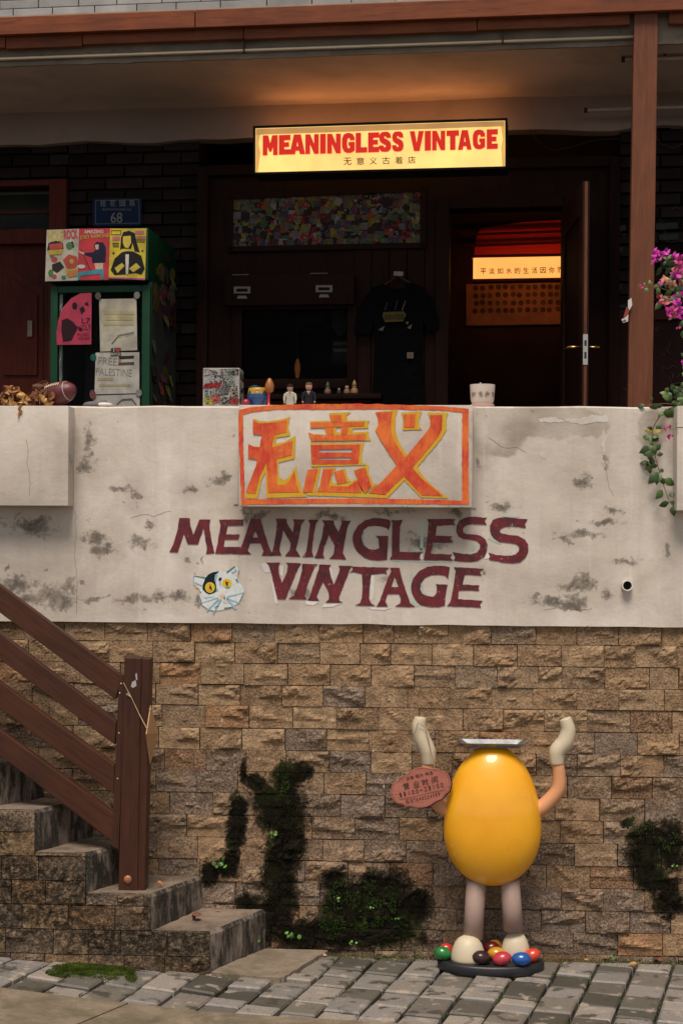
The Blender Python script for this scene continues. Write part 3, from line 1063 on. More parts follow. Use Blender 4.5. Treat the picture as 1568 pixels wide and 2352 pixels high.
# maroon lettering on the plaster
Z3, Z4 = zoomed(660, 2040, 0.4783), zoomed(1380, 2040, 0.4783)
LET3 = [
    ([(122, 66), (208, 68), (212, 130), (238, 210), (290, 78), (380, 80), (370, 130), (385, 230), (415, 362), (345, 368), (350, 310), (322, 150), (275, 288), (192, 288), (160, 200), (135, 270), (108, 355), (38, 352), (70, 290), (105, 170)], []),
    ([(455, 80), (660, 80), (650, 130), (525, 132), (510, 205), (625, 205), (612, 248), (500, 248), (490, 310), (632, 308), (608, 368), (420, 366), (440, 280), (465, 130)], []),
    ([(715, 73), (800, 75), (830, 190), (870, 310), (905, 384), (808, 384), (825, 345), (800, 280), (712, 280), (690, 340), (722, 372), (610, 370), (640, 300), (680, 190)], [[(755, 178), (778, 230), (732, 232)]]),
    ([(925, 73), (1015, 73), (1020, 110), (1068, 190), (1080, 110), (1072, 78), (1172, 80), (1140, 120), (1115, 250), (1095, 330), (1132, 392), (1002, 388), (1040, 340), (1052, 280), (988, 170), (965, 290), (955, 340), (975, 382), (890, 382), (907, 320), (930, 180), (935, 110)], []),
    ([(1196, 82), (1288, 82), (1262, 110), (1235, 270), (1228, 350), (1244, 394), (1145, 395), (1180, 350), (1200, 220), (1212, 120)], []),
    ([(1312, 85), (1410, 88), (1412, 120), (1450, 185), (1478, 110), (1470, 88), (1555, 90), (1530, 130), (1500, 270), (1485, 360), (1515, 415), (1372, 410), (1410, 370), (1418, 300), (1370, 210), (1330, 310), (1320, 370), (1335, 408), (1248, 402), (1272, 350), (1310, 230), (1330, 120)], []),
    ([(842, 440), (965, 440), (948, 470), (952, 530), (978, 610), (1020, 520), (1028, 465), (1012, 440), (1140, 446), (1112, 490), (1058, 620), (1005, 748), (942, 745), (915, 640), (885, 510), (868, 462)], []),
    ([(1148, 450), (1280, 456), (1252, 475), (1208, 580), (1170, 690), (1165, 715), (1185, 748), (1030, 745), (1080, 715), (1110, 630), (1145, 510)], []),
    ([(1288, 456), (1385, 458), (1372, 490), (1382, 550), (1412, 625), (1452, 530), (1460, 490), (1450, 465), (1568, 468), (1545, 500), (1500, 610), (1455, 730), (1460, 760), (1488, 775), (1340, 775), (1370, 745), (1368, 690), (1320, 600), (1280, 690), (1268, 725), (1290, 762), (1192, 758), (1213, 715), (1252, 590), (1287, 490)], [])]
LET4 = [
    ([(380, 92), (360, 82), (300, 68), (240, 68), (170, 85), (110, 130), (72, 190), (62, 250), (75, 310), (110, 360), (160, 400), (220, 420), (300, 425), (350, 418), (355, 330), (360, 218), (255, 217), (280, 245), (285, 320), (250, 333), (200, 328), (160, 300), (140, 260), (138, 220), (155, 170), (190, 140), (240, 132), (300, 140), (350, 152), (362, 172), (376, 130)], []),
    ([(387, 85), (480, 84), (460, 140), (455, 240), (455, 350), (652, 354), (630, 370), (622, 395), (632, 418), (370, 415), (390, 380), (392, 240), (392, 120)], []),
    ([(683, 76), (920, 76), (905, 100), (922, 130), (890, 125), (800, 132), (765, 135), (755, 215), (895, 220), (880, 245), (905, 270), (860, 275), (730, 275), (715, 365), (895, 372), (876, 395), (900, 428), (830, 422), (655, 420), (670, 350), (690, 210), (697, 110)], []),
    ([(1185, 62), (1165, 92), (1185, 125), (1120, 122), (1060, 118), (1010, 130), (985, 155), (985, 185), (1010, 202), (1070, 204), (1130, 215), (1170, 245), (1188, 290), (1185, 340), (1160, 390), (1110, 425), (1050, 436), (980, 432), (905, 425), (918, 398), (897, 352), (960, 365), (1050, 370), (1100, 358), (1125, 320), (1125, 285), (1100, 258), (1050, 250), (990, 245), (945, 220), (928, 180), (930, 130), (955, 90), (1000, 65), (1060, 55), (1120, 62)], []),
    ([(1525, 78), (1500, 115), (1512, 150), (1450, 142), (1390, 135), (1330, 142), (1298, 160), (1292, 185), (1310, 200), (1370, 208), (1440, 215), (1500, 245), (1528, 290), (1528, 350), (1505, 400), (1460, 438), (1400, 445), (1330, 440), (1200, 415), (1210, 390), (1197, 357), (1260, 375), (1360, 383), (1420, 378), (1450, 345), (1452, 310), (1430, 285), (1370, 275), (1290, 268), (1235, 235), (1210, 180), (1210, 130), (1235, 85), (1280, 65), (1340, 62), (1430, 70)], []),
    ([(58, 473), (340, 482), (372, 483), (340, 505), (350, 535), (320, 530), (218, 540), (205, 640), (200, 740), (215, 780), (255, 803), (78, 798), (125, 780), (140, 740), (145, 640), (140, 535), (70, 520), (35, 525), (64, 500)], []),
    ([(376, 484), (455, 482), (470, 560), (505, 670), (545, 780), (588, 812), (415, 808), (460, 780), (465, 740), (450, 703), (355, 703), (335, 760), (355, 808), (260, 810), (290, 760), (320, 670), (355, 580), (385, 510)], [[(412, 555), (448, 645), (385, 645)]]),
    ([(875, 478), (868, 520), (860, 580), (835, 550), (780, 540), (720, 545), (665, 570), (635, 610), (628, 660), (645, 700), (690, 722), (740, 725), (760, 700), (768, 640), (755, 620), (855, 625), (840, 700), (832, 800), (780, 812), (700, 810), (630, 795), (580, 745), (555, 690), (550, 630), (570, 570), (620, 510), (690, 475), (770, 465), (840, 470)], []),
    ([(908, 478), (1160, 492), (1125, 515), (1140, 550), (1080, 545), (1000, 540), (980, 625), (1125, 630), (1110, 650), (1122, 678), (1060, 672), (950, 675), (940, 745), (1150, 760), (1125, 785), (1135, 818), (1050, 812), (850, 805), (880, 770), (905, 640), (922, 510)], [])]
for zf, L in ((Z3, LET3), (Z4, LET4)):
    for q, h in L:
        MB().poly(rough(zf(q)), [rough(zf(k), .4) for k in h], W, PF - 0.0025).build('painted_letter', M['maroon'], par)
# pale touch-up paint and traces of turquoise round the letters
m_ = MB()
for q in ([(795, 450), (850, 440), (880, 520), (835, 525)], [(885, 560), (910, 640), (945, 790), (920, 780)], [(960, 460), (990, 470), (985, 560), (965, 540)], [(1370, 470), (1400, 500), (1415, 600), (1385, 545)], [(1170, 760), (1290, 768), (1240, 800), (1180, 790)], [(1330, 785), (1470, 782), (1400, 812), (1310, 815)]):
    m_.poly(Z3(q), (), W, PF - 0.0014)
for q in ([(215, 545), (245, 548), (235, 740), (205, 780)], [(190, 815), (390, 818), (330, 838), (220, 832)], [(622, 375), (650, 360), (652, 415), (630, 412)], [(1180, 365), (1205, 360), (1210, 400), (1160, 415)], [(1240, 370), (1400, 382), (1400, 345), (1420, 330), (1415, 372), (1330, 395)]):
    m_.poly(Z4(q), (), W, PF - 0.0014)
m_.build('touch_up_paint', cmat((0.66, 0.62, 0.60)), par)
m_ = MB()
for q in ([(125, 215), (160, 180), (150, 270), (175, 300), (140, 290)], [(630, 90), (660, 80), (650, 330), (625, 340)], [(565, 330), (640, 320), (650, 345), (570, 350)], [(890, 370), (920, 385), (915, 420), (890, 410)], [(1195, 240), (1300, 290), (1290, 270), (1215, 210)], [(1330, 40), (1460, 55), (1420, 65), (1300, 55)], [(545, 540), (570, 520), (555, 640), (540, 700)], [(545, 720), (620, 800), (600, 812), (550, 770)], [(1055, 290), (1090, 300), (1070, 345), (1050, 330)], [(630, 620), (650, 600), (660, 690), (720, 725), (660, 712)], [(920, 100), (950, 80), (925, 160), (920, 140)], [(390, 422), (900, 432), (900, 440), (400, 430)], [(900, 480), (912, 480), (905, 560), (895, 600)]):
    m_.poly(Z4(q), (), W, PF - 0.0012)
m_.build('turquoise_trace', paint('turquoise_trace', (0.36, 0.50, 0.44), (0.45, 0.50, 0.43), 0.8), par)

# painted cat's head
Z5 = zoomed(760, 2240, 0.1531)
CV = PF - 0.002
cat = MB().poly(Z5([(85, 440), (110, 410), (220, 420), (330, 460), (410, 440), (480, 380), (600, 320), (700, 295), (870, 300), (960, 310), (1080, 240), (1180, 135), (1240, 200), (1275, 340), (1250, 450), (1220, 550), (1300, 610), (1380, 700), (1410, 800), (1395, 920), (1330, 1050), (1250, 1140), (1100, 1230), (950, 1280), (780, 1320), (600, 1330), (450, 1280), (320, 1180), (270, 1040), (255, 900), (260, 780), (180, 700), (110, 640), (80, 560)]), (), W, CV).build('painted_cat', paint('cat_white', (0.50, 0.60, 0.62), (0.70, 0.68, 0.66), 0.1, scale=70), par)
tag(cat, 'white cat head with yellow eyes and a dark patch painted on the plaster')
MB().poly(Z5([(480, 380), (600, 320), (770, 295), (690, 370), (640, 460), (670, 600), (690, 700), (690, 820), (620, 870), (500, 900), (420, 860), (330, 770), (330, 660), (370, 560), (410, 460)]), (), W, CV - .0008).poly(Z5([(750, 480), (835, 445), (820, 540), (750, 550)]), (), W, CV - .0008).build('dark_patch', cmat((0.008, 0.016, 0.028)), cat)
MB().poly(Z5(ell(525, 720, 128, 140)), (), W, CV - .0014).poly(Z5(ell(965, 605, 128, 115)), (), W, CV - .0014).build('eye', cmat((0.62, 0.52, 0.03)), cat)
MB().poly(Z5(ell(515, 715, 75, 110)), (), W, CV - .002).poly(Z5(ell(960, 600, 85, 85)), (), W, CV - .002).build('iris', cmat((0.72, 0.36, 0.01)), cat)
m_ = MB()
for q in ([(515, 615), (545, 680), (565, 720), (580, 805), (500, 730), (520, 690)], [(925, 540), (960, 580), (1010, 575), (985, 620), (990, 690), (960, 680), (935, 620)]):
    m_.poly(Z5(q), (), W, CV - .0026)
m_.build('pupil', cmat((0.012, 0.03, 0.022)), cat)
m_ = MB()
for q in ([(760, 940), (840, 900), (920, 910), (900, 1000), (800, 990)], [(115, 645), (200, 680), (245, 760), (160, 730)], [(1180, 380), (1270, 360), (1240, 450)], [(870, 1060), (990, 1130), (870, 1150)]):
    m_.poly(Z5(q), (), W, CV - .0008)
m_.build('nose', cmat((0.66, 0.42, 0.26)), cat)
m_ = MB()
for a, b, w0, w1 in (((730, 990), (290, 1130), 26, 14), ((760, 1020), (440, 1340), 50, 34), ((820, 1030), (600, 1430), 56, 20), ((960, 1020), (1200, 1280), 50, 60), ((970, 965), (1460, 840), 40, 14), ((950, 1000), (1330, 1140), 44, 20), ((370, 990), (640, 965), 16, 10), ((640, 1240), (740, 1210), 50, 20), ((100, 420), (100, 640), 24, 20), ((130, 600), (320, 680), 44, 30), ((690, 380), (660, 560), 60, 40), ((780, 560), (800, 690), 40, 20), ((1090, 340), (1230, 290), 60, 26), ((690, 820), (730, 760), 40, 30)):
    m_.poly(Z5(stroke(a, b, w0, w1)), (), W, CV - .0011)
m_.build('blue_stroke', cmat((0.25, 0.40, 0.50)), cat)
m_ = MB()
for a, b, w0, w1 in (((110, 415), (400, 470), 18, 30), ((260, 820), (285, 860), 36, 20), ((270, 1000), (300, 1150), 18, 24), ((320, 1180), (450, 1280), 14, 10), ((550, 1320), (600, 1325), 24, 16), ((900, 1260), (1110, 1230), 30, 14), ((960, 330), (1180, 165), 40, 26), ((1270, 260), (1260, 380), 20, 20), ((1200, 500), (1260, 600), 40, 14), ((900, 960), (905, 1030), 40, 30), ((1390, 880), (1290, 1090), 14, 12), ((1185, 240), (1200, 275), 26, 26), ((930, 720), (1040, 730), 20, 20)):
    m_.poly(Z5(stroke(a, b, w0, w1)), (), W, CV - .0016)
m_.build('teal_stroke', cmat((0.015, 0.17, 0.17)), cat)

for q in ([(60, 1010), (66, 1040), (63, 1070), (70, 1110), (68, 1150)], [(172, 1168), (176, 1220), (172, 1280), (178, 1330), (176, 1420)], [(1380, 1060), (1392, 1085), (1398, 1120), (1415, 1150)], [(1120, 1005), (1160, 1030), (1190, 1028), (1215, 1045)], [(300, 1190), (330, 1180), (352, 1186), (400, 1170)], [(1250, 1400), (1290, 1396), (1330, 1402), (1370, 1395)]):
    for a_, b_ in zip(q, q[1:]):
        pass
    pts = rough(q + q[::-1][1:-1], 1.6, 9)[:max(3, int(len(rough(q + q[::-1][1:-1], 1.6, 9)) / 2))]
    m_ = MB()
    vp = -0.110 if q[0][0] < 150 else PF
    m_.tube([hit3(x, y, W, vp - .0002) for x, y in pts], 0.0007, 4)
    m_.build('crack', cmat((0.17, 0.14, 0.115)), par)
for q in ([(1290, 958), (1330, 962), (1360, 952), (1394, 956), (1396, 972), (1372, 968), (1340, 976), (1300, 968)], [(1236, 962), (1270, 958), (1300, 968), (1270, 972), (1240, 969)], [(1240, 1040), (1252, 1038), (1254, 1052), (1244, 1056)], [(1384, 985), (1392, 1000), (1388, 1045), (1380, 1020)]):
    MB().poly(rough(q, 2.2, 4), (), W, PF - .0009).build('lime_bloom', paint('lime_bloom', (0.60, 0.56, 0.51), (0.50, 0.45, 0.40), 0.8), par)
# drain pipe stub
x, z = hit(1440, 1345, W, PF - 0.03)
m_ = MB()
n = 20
vs, fs = [], []
for r_, y in ((0.0205, PF + 0.002), (0.0205, PF - 0.03), (0.0165, PF - 0.03), (0.0165, PF + 0.002)):
    for k in range(n):
        q = 2 * math.pi * k / n
        vs.append((x + r_ * math.cos(q), y, z + r_ * math.sin(q)))
for i in range(3):
    for k in range(n):
        fs.append((i * n + k, i * n + (k + 1) % n, (i + 1) * n + (k + 1) % n, (i + 1) * n + k))
m_.add(vs, fs)
dp = m_.build('drain_pipe', M['white'], None, W, (x, PF, z), True, 40)
tag(dp, 'short white plastic drain pipe sticking out of the plaster parapet', 'pipe')
m_ = MB()
m_.add([(x + 0.0163 * math.cos(2 * math.pi * k / n), PF - 0.001, z + 0.0163 * math.sin(2 * math.pi * k / n)) for k in range(n)], [tuple(range(n))])
m_.build('bore', cmat((0.01, 0.009, 0.008)), dp)

# ================================================================== stairs
stairs = thing('stone_stairs', 'worn concrete stairs with stone-clad side climbing along the retaining wall', 'stairs', (STEP_F[0].x, YF, 0))
for k in range(len(STEP_F)):
    fz, bz = STEP_F[k].z, STEP_B[k].z
    f_, b_ = STEP_F[k], STEP_B[k]
    m_ = MB()
    n = 10
    zlow = (STEP_F[k - 1].z - 0.004, STEP_B[k - 1].z - 0.004) if k else (-0.03, -0.03)
    rim = []
    for i in range(n + 1):
        t = i / n
        q = f_.lerp(b_, t)
        j = noise.noise(Vector((k * 9.1, t * 9, 0))) * 0.012
        rim.append((q, j, zlow[0] * (1 - t) + zlow[1] * t))
    vs, fs = [], []
    for q, j, zl in rim:
        y = min(q.y, 0.015)
        vs += [(q.x + 0.003 + j * .5, y, zl), (q.x + j, y, q.z - 0.013), (q.x - 0.012 + j, y, q.z + j * .3), (-3.0, y, q.z), (-3.0, y, zl)]
    for i in range(n):
        for a in range(5):
            b = (a + 1) % 5
            fs.append((i * 5 + a, (i + 1) * 5 + a, (i + 1) * 5 + b, i * 5 + b))
    fs.append((0, 1, 2, 3, 4))
    fs.append(tuple(n * 5 + a for a in (4, 3, 2, 1, 0)))
    m_.v, m_.f = [], []
    m_.add(vs, fs)
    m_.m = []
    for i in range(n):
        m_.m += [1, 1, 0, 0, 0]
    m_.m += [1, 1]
    # keep the front just behind the cladding
    m_.v = [(p_[0], p_[1] + (0.02 if abs(p_[1] - YF) < 1e-6 else 0.0), p_[2]) for p_ in m_.v]
    bm_ = bmesh.new()
    o = m_.build('step', [M['concrete'], M['riser']], stairs)
    bm_.from_mesh(o.data)
    bmesh.ops.recalc_face_normals(bm_, faces=bm_.faces)
    bm_.to_mesh(o.data)
    bm_.free()
# stone cladding, course by course, cut under each tread
lines = [-0.03, 0.062, 0.152, 0.242, 0.33, 0.418, 0.506, 0.594, 0.682, 0.77, 0.858, 0.946]
for ci in range(len(lines) - 1):
    a, b = lines[ci], lines[ci + 1]
    segs = []
    for k in range(len(STEP_F)):
        x1 = STEP_F[k].x
        x0 = STEP_F[k + 1].x if k + 1 < len(STEP_F) else -2.4
        tp = min(b, STEP_F[k].z - 0.0015)
        if tp - a < 0.014: continue
        if segs and abs(segs[-1][2] - tp) < 1e-6 and abs(segs[-1][0] - x1) < 1e-6:
            segs[-1][0] = x0
        else:
            segs.append([x0, x1, tp])
    for x0, x1, tp in segs:
        x = x1 - 0.001
        first = True
        while x > x0 + 0.004:
            w_ = rng.uniform(.11, .19)
            if x - w_ - x0 < 0.05: w_ = x - x0
            xa = x - w_
            if xa > -1.75:
                o = inst('stone', rng.choice(STONES2), stairs, ((x + xa) / 2, YF + 0.009, (a + tp) / 2), (0, 0, 0), ((w_ - 0.003) / 0.16, 0.7, (tp - a - 0.003) / 0.083))
                kk = rng.uniform(.75, 1.1)
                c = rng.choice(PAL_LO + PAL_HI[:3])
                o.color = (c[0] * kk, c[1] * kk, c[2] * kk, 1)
            x = xa
MB().box(-3.0, STEP_F[1].x - 0.03, YF + 0.03, 0.01, -0.03, 0.2).build('core', M['mortar'], stairs)
# low entry slab
pts = [ground(x, y, 0.014) for x, y in ((484, 2232), (520, 2238), (560, 2239), (600, 2243), (640, 2246), (655, 2243), (700, 2214), (752, 2183), (735, 2178), (620, 2174), (596, 2172))]
dense = []
for i in range(len(pts)):
    a_, b_ = pts[i], pts[(i + 1) % len(pts)]
    for k in range(5):
        dense.append(a_.lerp(b_, k / 5) + Vector((rng.uniform(-.004, .004), rng.uniform(-.005, .005), 0)))
pts = [Vector((p_.x, min(p_.y, -0.006), 0.014)) for p_ in dense]
m_ = MB()
m_.prism(pts, (0, 0, -0.05))
tag(m_.build('entry_slab', M['slab'], None, W, (pts[15].x, pts[15].y, 0)), 'low mossy concrete slab at the foot of the stone stairs', 'slab')

# ================================================================== timber handrail
RY = YF + 0.06
rail = thing('stair_handrail', 'dark brown timber handrail with four sloping boards and a square newel post', 'handrail', tuple(hit3(300, 2050, W, RY)))
m_ = MB()
m_.prism([hit3(x, y, W, RY) for x, y in ((286, 1510), (325, 1511), (316, 2049), (272, 2049))], (0, 0.075, 0))
m_.prism([hit3(x, y, W, RY + 0.004) for x, y in ((325, 1511), (345, 1513), (333, 2044), (316, 2049))], (0, 0.07, 0))
post = m_.build('post', M['railpost'], rail)
m_ = MB()
m_.prism([hit3(x, y, W, RY + 0.012) for x, y in ((274, 1549), (287, 1552), (273, 1950), (257, 1942))], (0, 0.05, 0))
m_.build('batten', M['railpost'], rail)
PL = [((0, 1343), (280, 1552), (266, 1607), (0, 1407)), ((0, 1453), (268, 1657), (264, 1711), (0, 1514)), ((0, 1566), (264, 1758), (262, 1824), (0, 1627)), ((0, 1675), (262, 1868), (270, 1943), (0, 1735))]
for q in PL:
    a, b, c, d = q
    k0 = (b[1] - a[1]) / (b[0] - a[0]); k1 = (c[1] - d[1]) / (c[0] - d[0])
    A = (-420, a[1] - 420 * k0); D = (-420, d[1] - 420 * k1)
    pts = [hit3(x, y, W, RY + 0.016) for x, y in (A, b, c, D)]
    org = pts[1]
    m_ = MB()
    m_.prism(pts, (0, 0.035, 0))
    o = m_.build('board', M['rail'], rail)
    # turn the board's own axes along its length so the grain follows it
    ang = math.atan2(pts[1].z - pts[0].z, pts[1].x - pts[0].x)
    bev = o.modifiers.new('edge', 'BEVEL'); bev.width = 0.003; bev.segments = 2; bev.limit_method = 'ANGLE'
    rot = Matrix.Rotation(ang, 4, 'Y')
    o.data.transform(rot)
    o.matrix_local = rot.inverted()
bev = post.modifiers.new('edge', 'BEVEL'); bev.width = 0.003; bev.segments = 2; bev.limit_method = 'ANGLE'
x, z = hit(294, 2020, W, RY)
MB().blob((x, RY - 0.001, z), 0.0155, 0.008, 0.0155).build('bolt_cover', pmat('copper_cap', (0.30, 0.11, 0.05), 0.2, 30, 0.4), rail, smooth=True)
for x, y in ((277, 1571), (274, 1593), (272, 1685), (269, 1790)):
    a, b = hit(x, y, W, RY)
    MB().blob((a, RY + 0.011, b), 0.004, 0.003, 0.004, 8, 5).build('screw', M['steel'], rail)
m_ = MB()
m_.poly([(304, 1566), (312, 1562), (314, 1575), (306, 1580), (301, 1577)], (), W, RY - 0.0012).poly([(311, 1548), (315, 1546), (316, 1562), (313, 1562)], (), W, RY - 0.0012)
m_.build('scuff_mark', cmat((0.34, 0.33, 0.35)), rail)
# kraft card hung from the post on a string
tg = thing('hanging_card', 'brown kraft card with dark ink marks hung by string from the handrail post', 'sign', tuple(hit3(345, 1755, W, RY - 0.01)))
c0, c1, c2, c3 = hit3(345, 1620, W, RY + 0.02), hit3(335, 1686, W, RY - 0.055), hit3(344, 1755, W, RY + 0.02), hit3(362, 1684, W, RY + 0.09)
nn = (c2 - c0).cross(c3 - c1).normalized()
MB().prism([c0, c1, c2, c3], nn * 0.004).build('card', pmat('kraft_card', (0.42, 0.24, 0.115), 0.08, 12, 0.8), tg)
m_ = MB()
cc_ = (c0 + c1 + c2 + c3) / 4
ax, az = (c3 - c1) * 0.5, (c0 - c2) * 0.5
sg = -1 if nn.y > 0 else 1
for a, b, txt in ((-.18, .26, '字'), (.22, .2, '人'), (.0, -.02, '不'), (-.2, -.25, '食'), (.18, -.27, '次')):
    for _ in range(5):
        u0, w0 = a + rng.uniform(-.1, .1), b + rng.uniform(-.08, .08)
        u1, w1 = a + rng.uniform(-.1, .1), b + rng.uniform(-.08, .08)
        pa, pb = cc_ + ax * u0 + az * w0 - nn * 0.0012 * (1 if nn.y > 0 else -1), cc_ + ax * u1 + az * w1 - nn * 0.0012 * (1 if nn.y > 0 else -1)
        m_.tube([pa, pb], 0.0012, 4)
m_.build('ink_mark', M['ink'], tg)
m_ = MB()
m_.tube([hit3(284, 1568, W, RY - 0.003), hit3(303, 1604, W, RY - 0.004), hit3(320, 1640, W, RY - 0.004), hit3(337, 1672, W, RY - 0.045)], 0.0014, 5)
for e in ((290, 1594), (292, 1592), (294, 1591)):
    m_.tube([hit3(301, 1601, W, RY - 0.004), hit3(*e, W, RY - 0.006)], 0.0011, 5)
m_.tube([hit3(341, 1627, W, RY + 0.01), hit3(346, 1632, W, RY + 0.0)], 0.0011, 5)
m_.build('string', pmat('jute', (0.45, 0.33, 0.19), 0.2, 50, 0.9), tg)

# ================================================================== the house
house = thing('shop_building', 'dark brick shop front under a deep plaster overhang with wooden eave boards', 'building', (0, 0, 1.2), F)
FLOOR = 1.2
m_ = MB().add([(-5, 0.2, FLOOR), (5, 0.2, FLOOR), (5, 2.6, FLOOR), (-5, 2.6, FLOOR)], [(0, 1, 2, 3)])
tag(m_.build('terrace_floor', pmat('terrace_concrete', (0.05, 0.04, 0.034), 0.3, 5, 0.8)), kind='structure')
ZS = hit(764, 127, F, -0.85)[1]
fu = lambda px, v=0.0: hit(px, 800, F, v)[0]
fz = lambda py, v=0.0, px=784: hit(px, py, F, v)[1]
# slab and soffit
m_ = MB()
nx, ny = 60, 14
vs, fs = [], []
for j in range(ny + 1):
    for i in range(nx + 1):
        x, y = -5 + 10 * i / nx, -0.85 + 1.0 * j / ny
        vs.append((x, y, ZS + 0.008 * noise.noise(Vector((x * 2, y * 3, 4)))))
for j in range(ny):
    for i in range(nx):
        a = j * (nx + 1) + i
        fs.append((a, a + nx + 1, a + nx + 2, a + 1))
m_.add(vs, fs)
m_.build('soffit', M['soffit'], house)
m_ = MB()
vs, fs = [], []
nx = 160
for i in range(nx + 1):
    x = -5 + 10 * i / nx
    e = 0.012 * abs(noise.noise(Vector((x * 9, 3, 0)))) + 0.004
    vs += [(x, -0.848, ZS + 0.6), (x, -0.862 + 0.01 * noise.noise(Vector((x * 7, 1, 1))), ZS + 0.2), (x, -0.866 + 0.012 * noise.noise(Vector((x * 8, 5, 1))), ZS + 0.03), (x, -0.868, ZS - e), (x, -0.845, ZS - e * .6), (x, -0.80, ZS + 0.01)]
for i in range(nx):
    for k in range(5):
        fs.append((i * 6 + k, i * 6 + k + 1, (i + 1) * 6 + k + 1, (i + 1) * 6 + k))
m_.add(vs, fs)
m_.build('slab_edge', M['fascia'], house)
MB().box(-5, 5, -0.84, 3.0, ZS + 0.02, ZS + 0.6).build('slab', M['fascia'], house)
ZBM = fz(312, -0.05)
m_ = MB()
vs, fs = [], []
for i in range(81):
    x = -5 + 10 * i / 80
    e = 0.02 * noise.noise(Vector((x * 3, 8, 0))) + 0.012 * noise.noise(Vector((x * 11, 8, 0)))
    vs += [(x, -0.05, ZS + .02), (x, -0.05, ZBM + e), (x, 0.05, ZBM + e)]
for i in range(80):
    for k in range(2):
        fs.append((i * 3 + k, i * 3 + k + 1, (i + 1) * 3 + k + 1, (i + 1) * 3 + k))
m_.add(vs, fs)
m_.build('beam', M['beam'], house)
# eave boards
zu0, zu1 = fz(53, -0.95, 764), fz(11, -0.95, 764)
zl0 = fz(84, -0.90, 764)
for a, b in ((-700, 443), (445, 1640), (1642, 2600)):
    m_ = MB().box(fu(a, -.95), fu(b, -.95), -0.955, -0.925, zu0 + rng.uniform(-.002, .002), zu1, 0.003)
    m_.build('eave_board', M['plank'], house)
for a, b, e in ((-700, 10, 0), (12, 186, -.006), (188, 555, .002), (557, 1090, .0), (1092, 1440, .003), (1530, 2600, .0)):
    m_ = MB().box(fu(a, -.9), fu(b, -.9), -0.912, -0.88 + rng.uniform(-.003, .003), zl0 + e, zu0 + 0.03, 0.002)
    m_.build('eave_board', M['plank'], house)
MB().box(-5, 5, -0.93, -0.80, zu1 - 0.03, zu1 + 0.014).build('capping', pmat('capping_mortar', (0.30, 0.23, 0.17), .2, 8, .8), house)
zt0 = zu1 + 0.016
for r_ in range(3):
    x = -2.2 - r_ * 0.07
    while x < 2.6:
        w_ = 0.2 * rng.uniform(.9, 1.1)
        MB().box(x, x + w_ - 0.004, -0.90 + r_ * 0.002, -0.8, zt0 + r_ * 0.042, zt0 + r_ * 0.042 + 0.039, 0.003).build('wall_tile', M['greytile'], house)
        x += w_
# conduit along the slab edge
m_ = MB()
zc = fz(109, -0.885, 764)
m_.tube([(fu(-300), -0.885, zc), (fu(1455, -.885), -0.885, zc)], 0.0075, 8)
cp = m_.build('conduit', pmat('conduit_cream', (0.42, 0.34, 0.24), 0.1, 10, 0.45), house, smooth=True)
m_ = MB()
for px in (557, 1150):
    u = fu(px, -.885)
    m_.box(u - .004, u + .004, -0.896, -0.88, zc - .012, zc + .075)
m_.build('clip', cmat((0.05, 0.02, 0.012)), cp)
# post
m_ = MB()
q = [(1456, -20), (1511, -20), (1491, 1330), (1434, 1330)]
m_.prism([hit3(x, y, F, -0.92) for x, y in q], (0, 0.11, 0))
po = m_.build('eave_post', M['post'], house)
bev = po.modifiers.new('edge', 'BEVEL'); bev.width = 0.004; bev.segments = 2; bev.limit_method = 'ANGLE'
m_ = MB()
m_.poly([(1441, 690), (1449, 684), (1451, 700), (1445, 712), (1441, 706)], (), F, -0.935).poly([(1426, 734), (1442, 722), (1441, 738), (1430, 742)], (), F, -0.935)
m_.build('torn_sticker', cmat((0.55, 0.5, 0.47)), po)
m_ = MB()
m_.poly([(1438, 704), (1445, 712), (1440, 724), (1430, 732), (1434, 716)], (), F, -0.936).poly([(1428, 737), (1434, 733), (1438, 736), (1431, 740)], (), F, -0.937)
m_.build('sticker_print', cmat((0.22, 0.03, 0.02)), po)

# wall core, bricks, timber front
U = {k: fu(k) for k in (-900, 0, 115, 155, 455, 480, 545, 812, 1000, 1030, 1290, 1395, 1420, 2400)}
ZD = fz(480, 0, 1150)
ZW0, ZW1 = fz(884), fz(702)
m_ = MB()
m_.box(U[155], U[455], 0.03, 0.2, FLOOR, ZS).build('wall_core', M['brickmortar'], house)
MB().box(U[1420], U[2400], 0.03, 0.2, FLOOR, ZS).build('wall_core', M['brickmortar'], house)
MB().box(U[-900], U[155], 0.03, 0.2, fz(392), ZS).build('wall_core', M['brickmortar'], house)
bm0 = MB().box(-0.098, 0.098, 0, 0.05, -0.0265, 0.0265, 0.003)
bo = bm0.build('brick', M['brick'])
bme = bo.data
bpy.data.objects.remove(bo)


def brickfield(u0, u1, z0, z1, parent, lim=None):
    r_ = 0
    z = z0
    while z < z1:
        x = u0 - (0.1 if r_ % 2 else 0)
        while x < u1:
            a, b = max(x, u0), min(x + 0.2, u1)
            if b - a > 0.03:
                inst('brick', bme, parent, ((a + b) / 2, -0.004 + rng.uniform(-.004, .004) + 0.005, z + 0.0325), (0, 0, 0), ((b - a) / 0.2, 1, 1))
            x += 0.205
        z += 0.0645
        r_ += 1


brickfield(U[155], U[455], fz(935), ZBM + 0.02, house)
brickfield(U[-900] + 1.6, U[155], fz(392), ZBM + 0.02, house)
brickfield(U[1420], fu(1720), fz(735, 0, 1500), ZBM + 0.02, house)
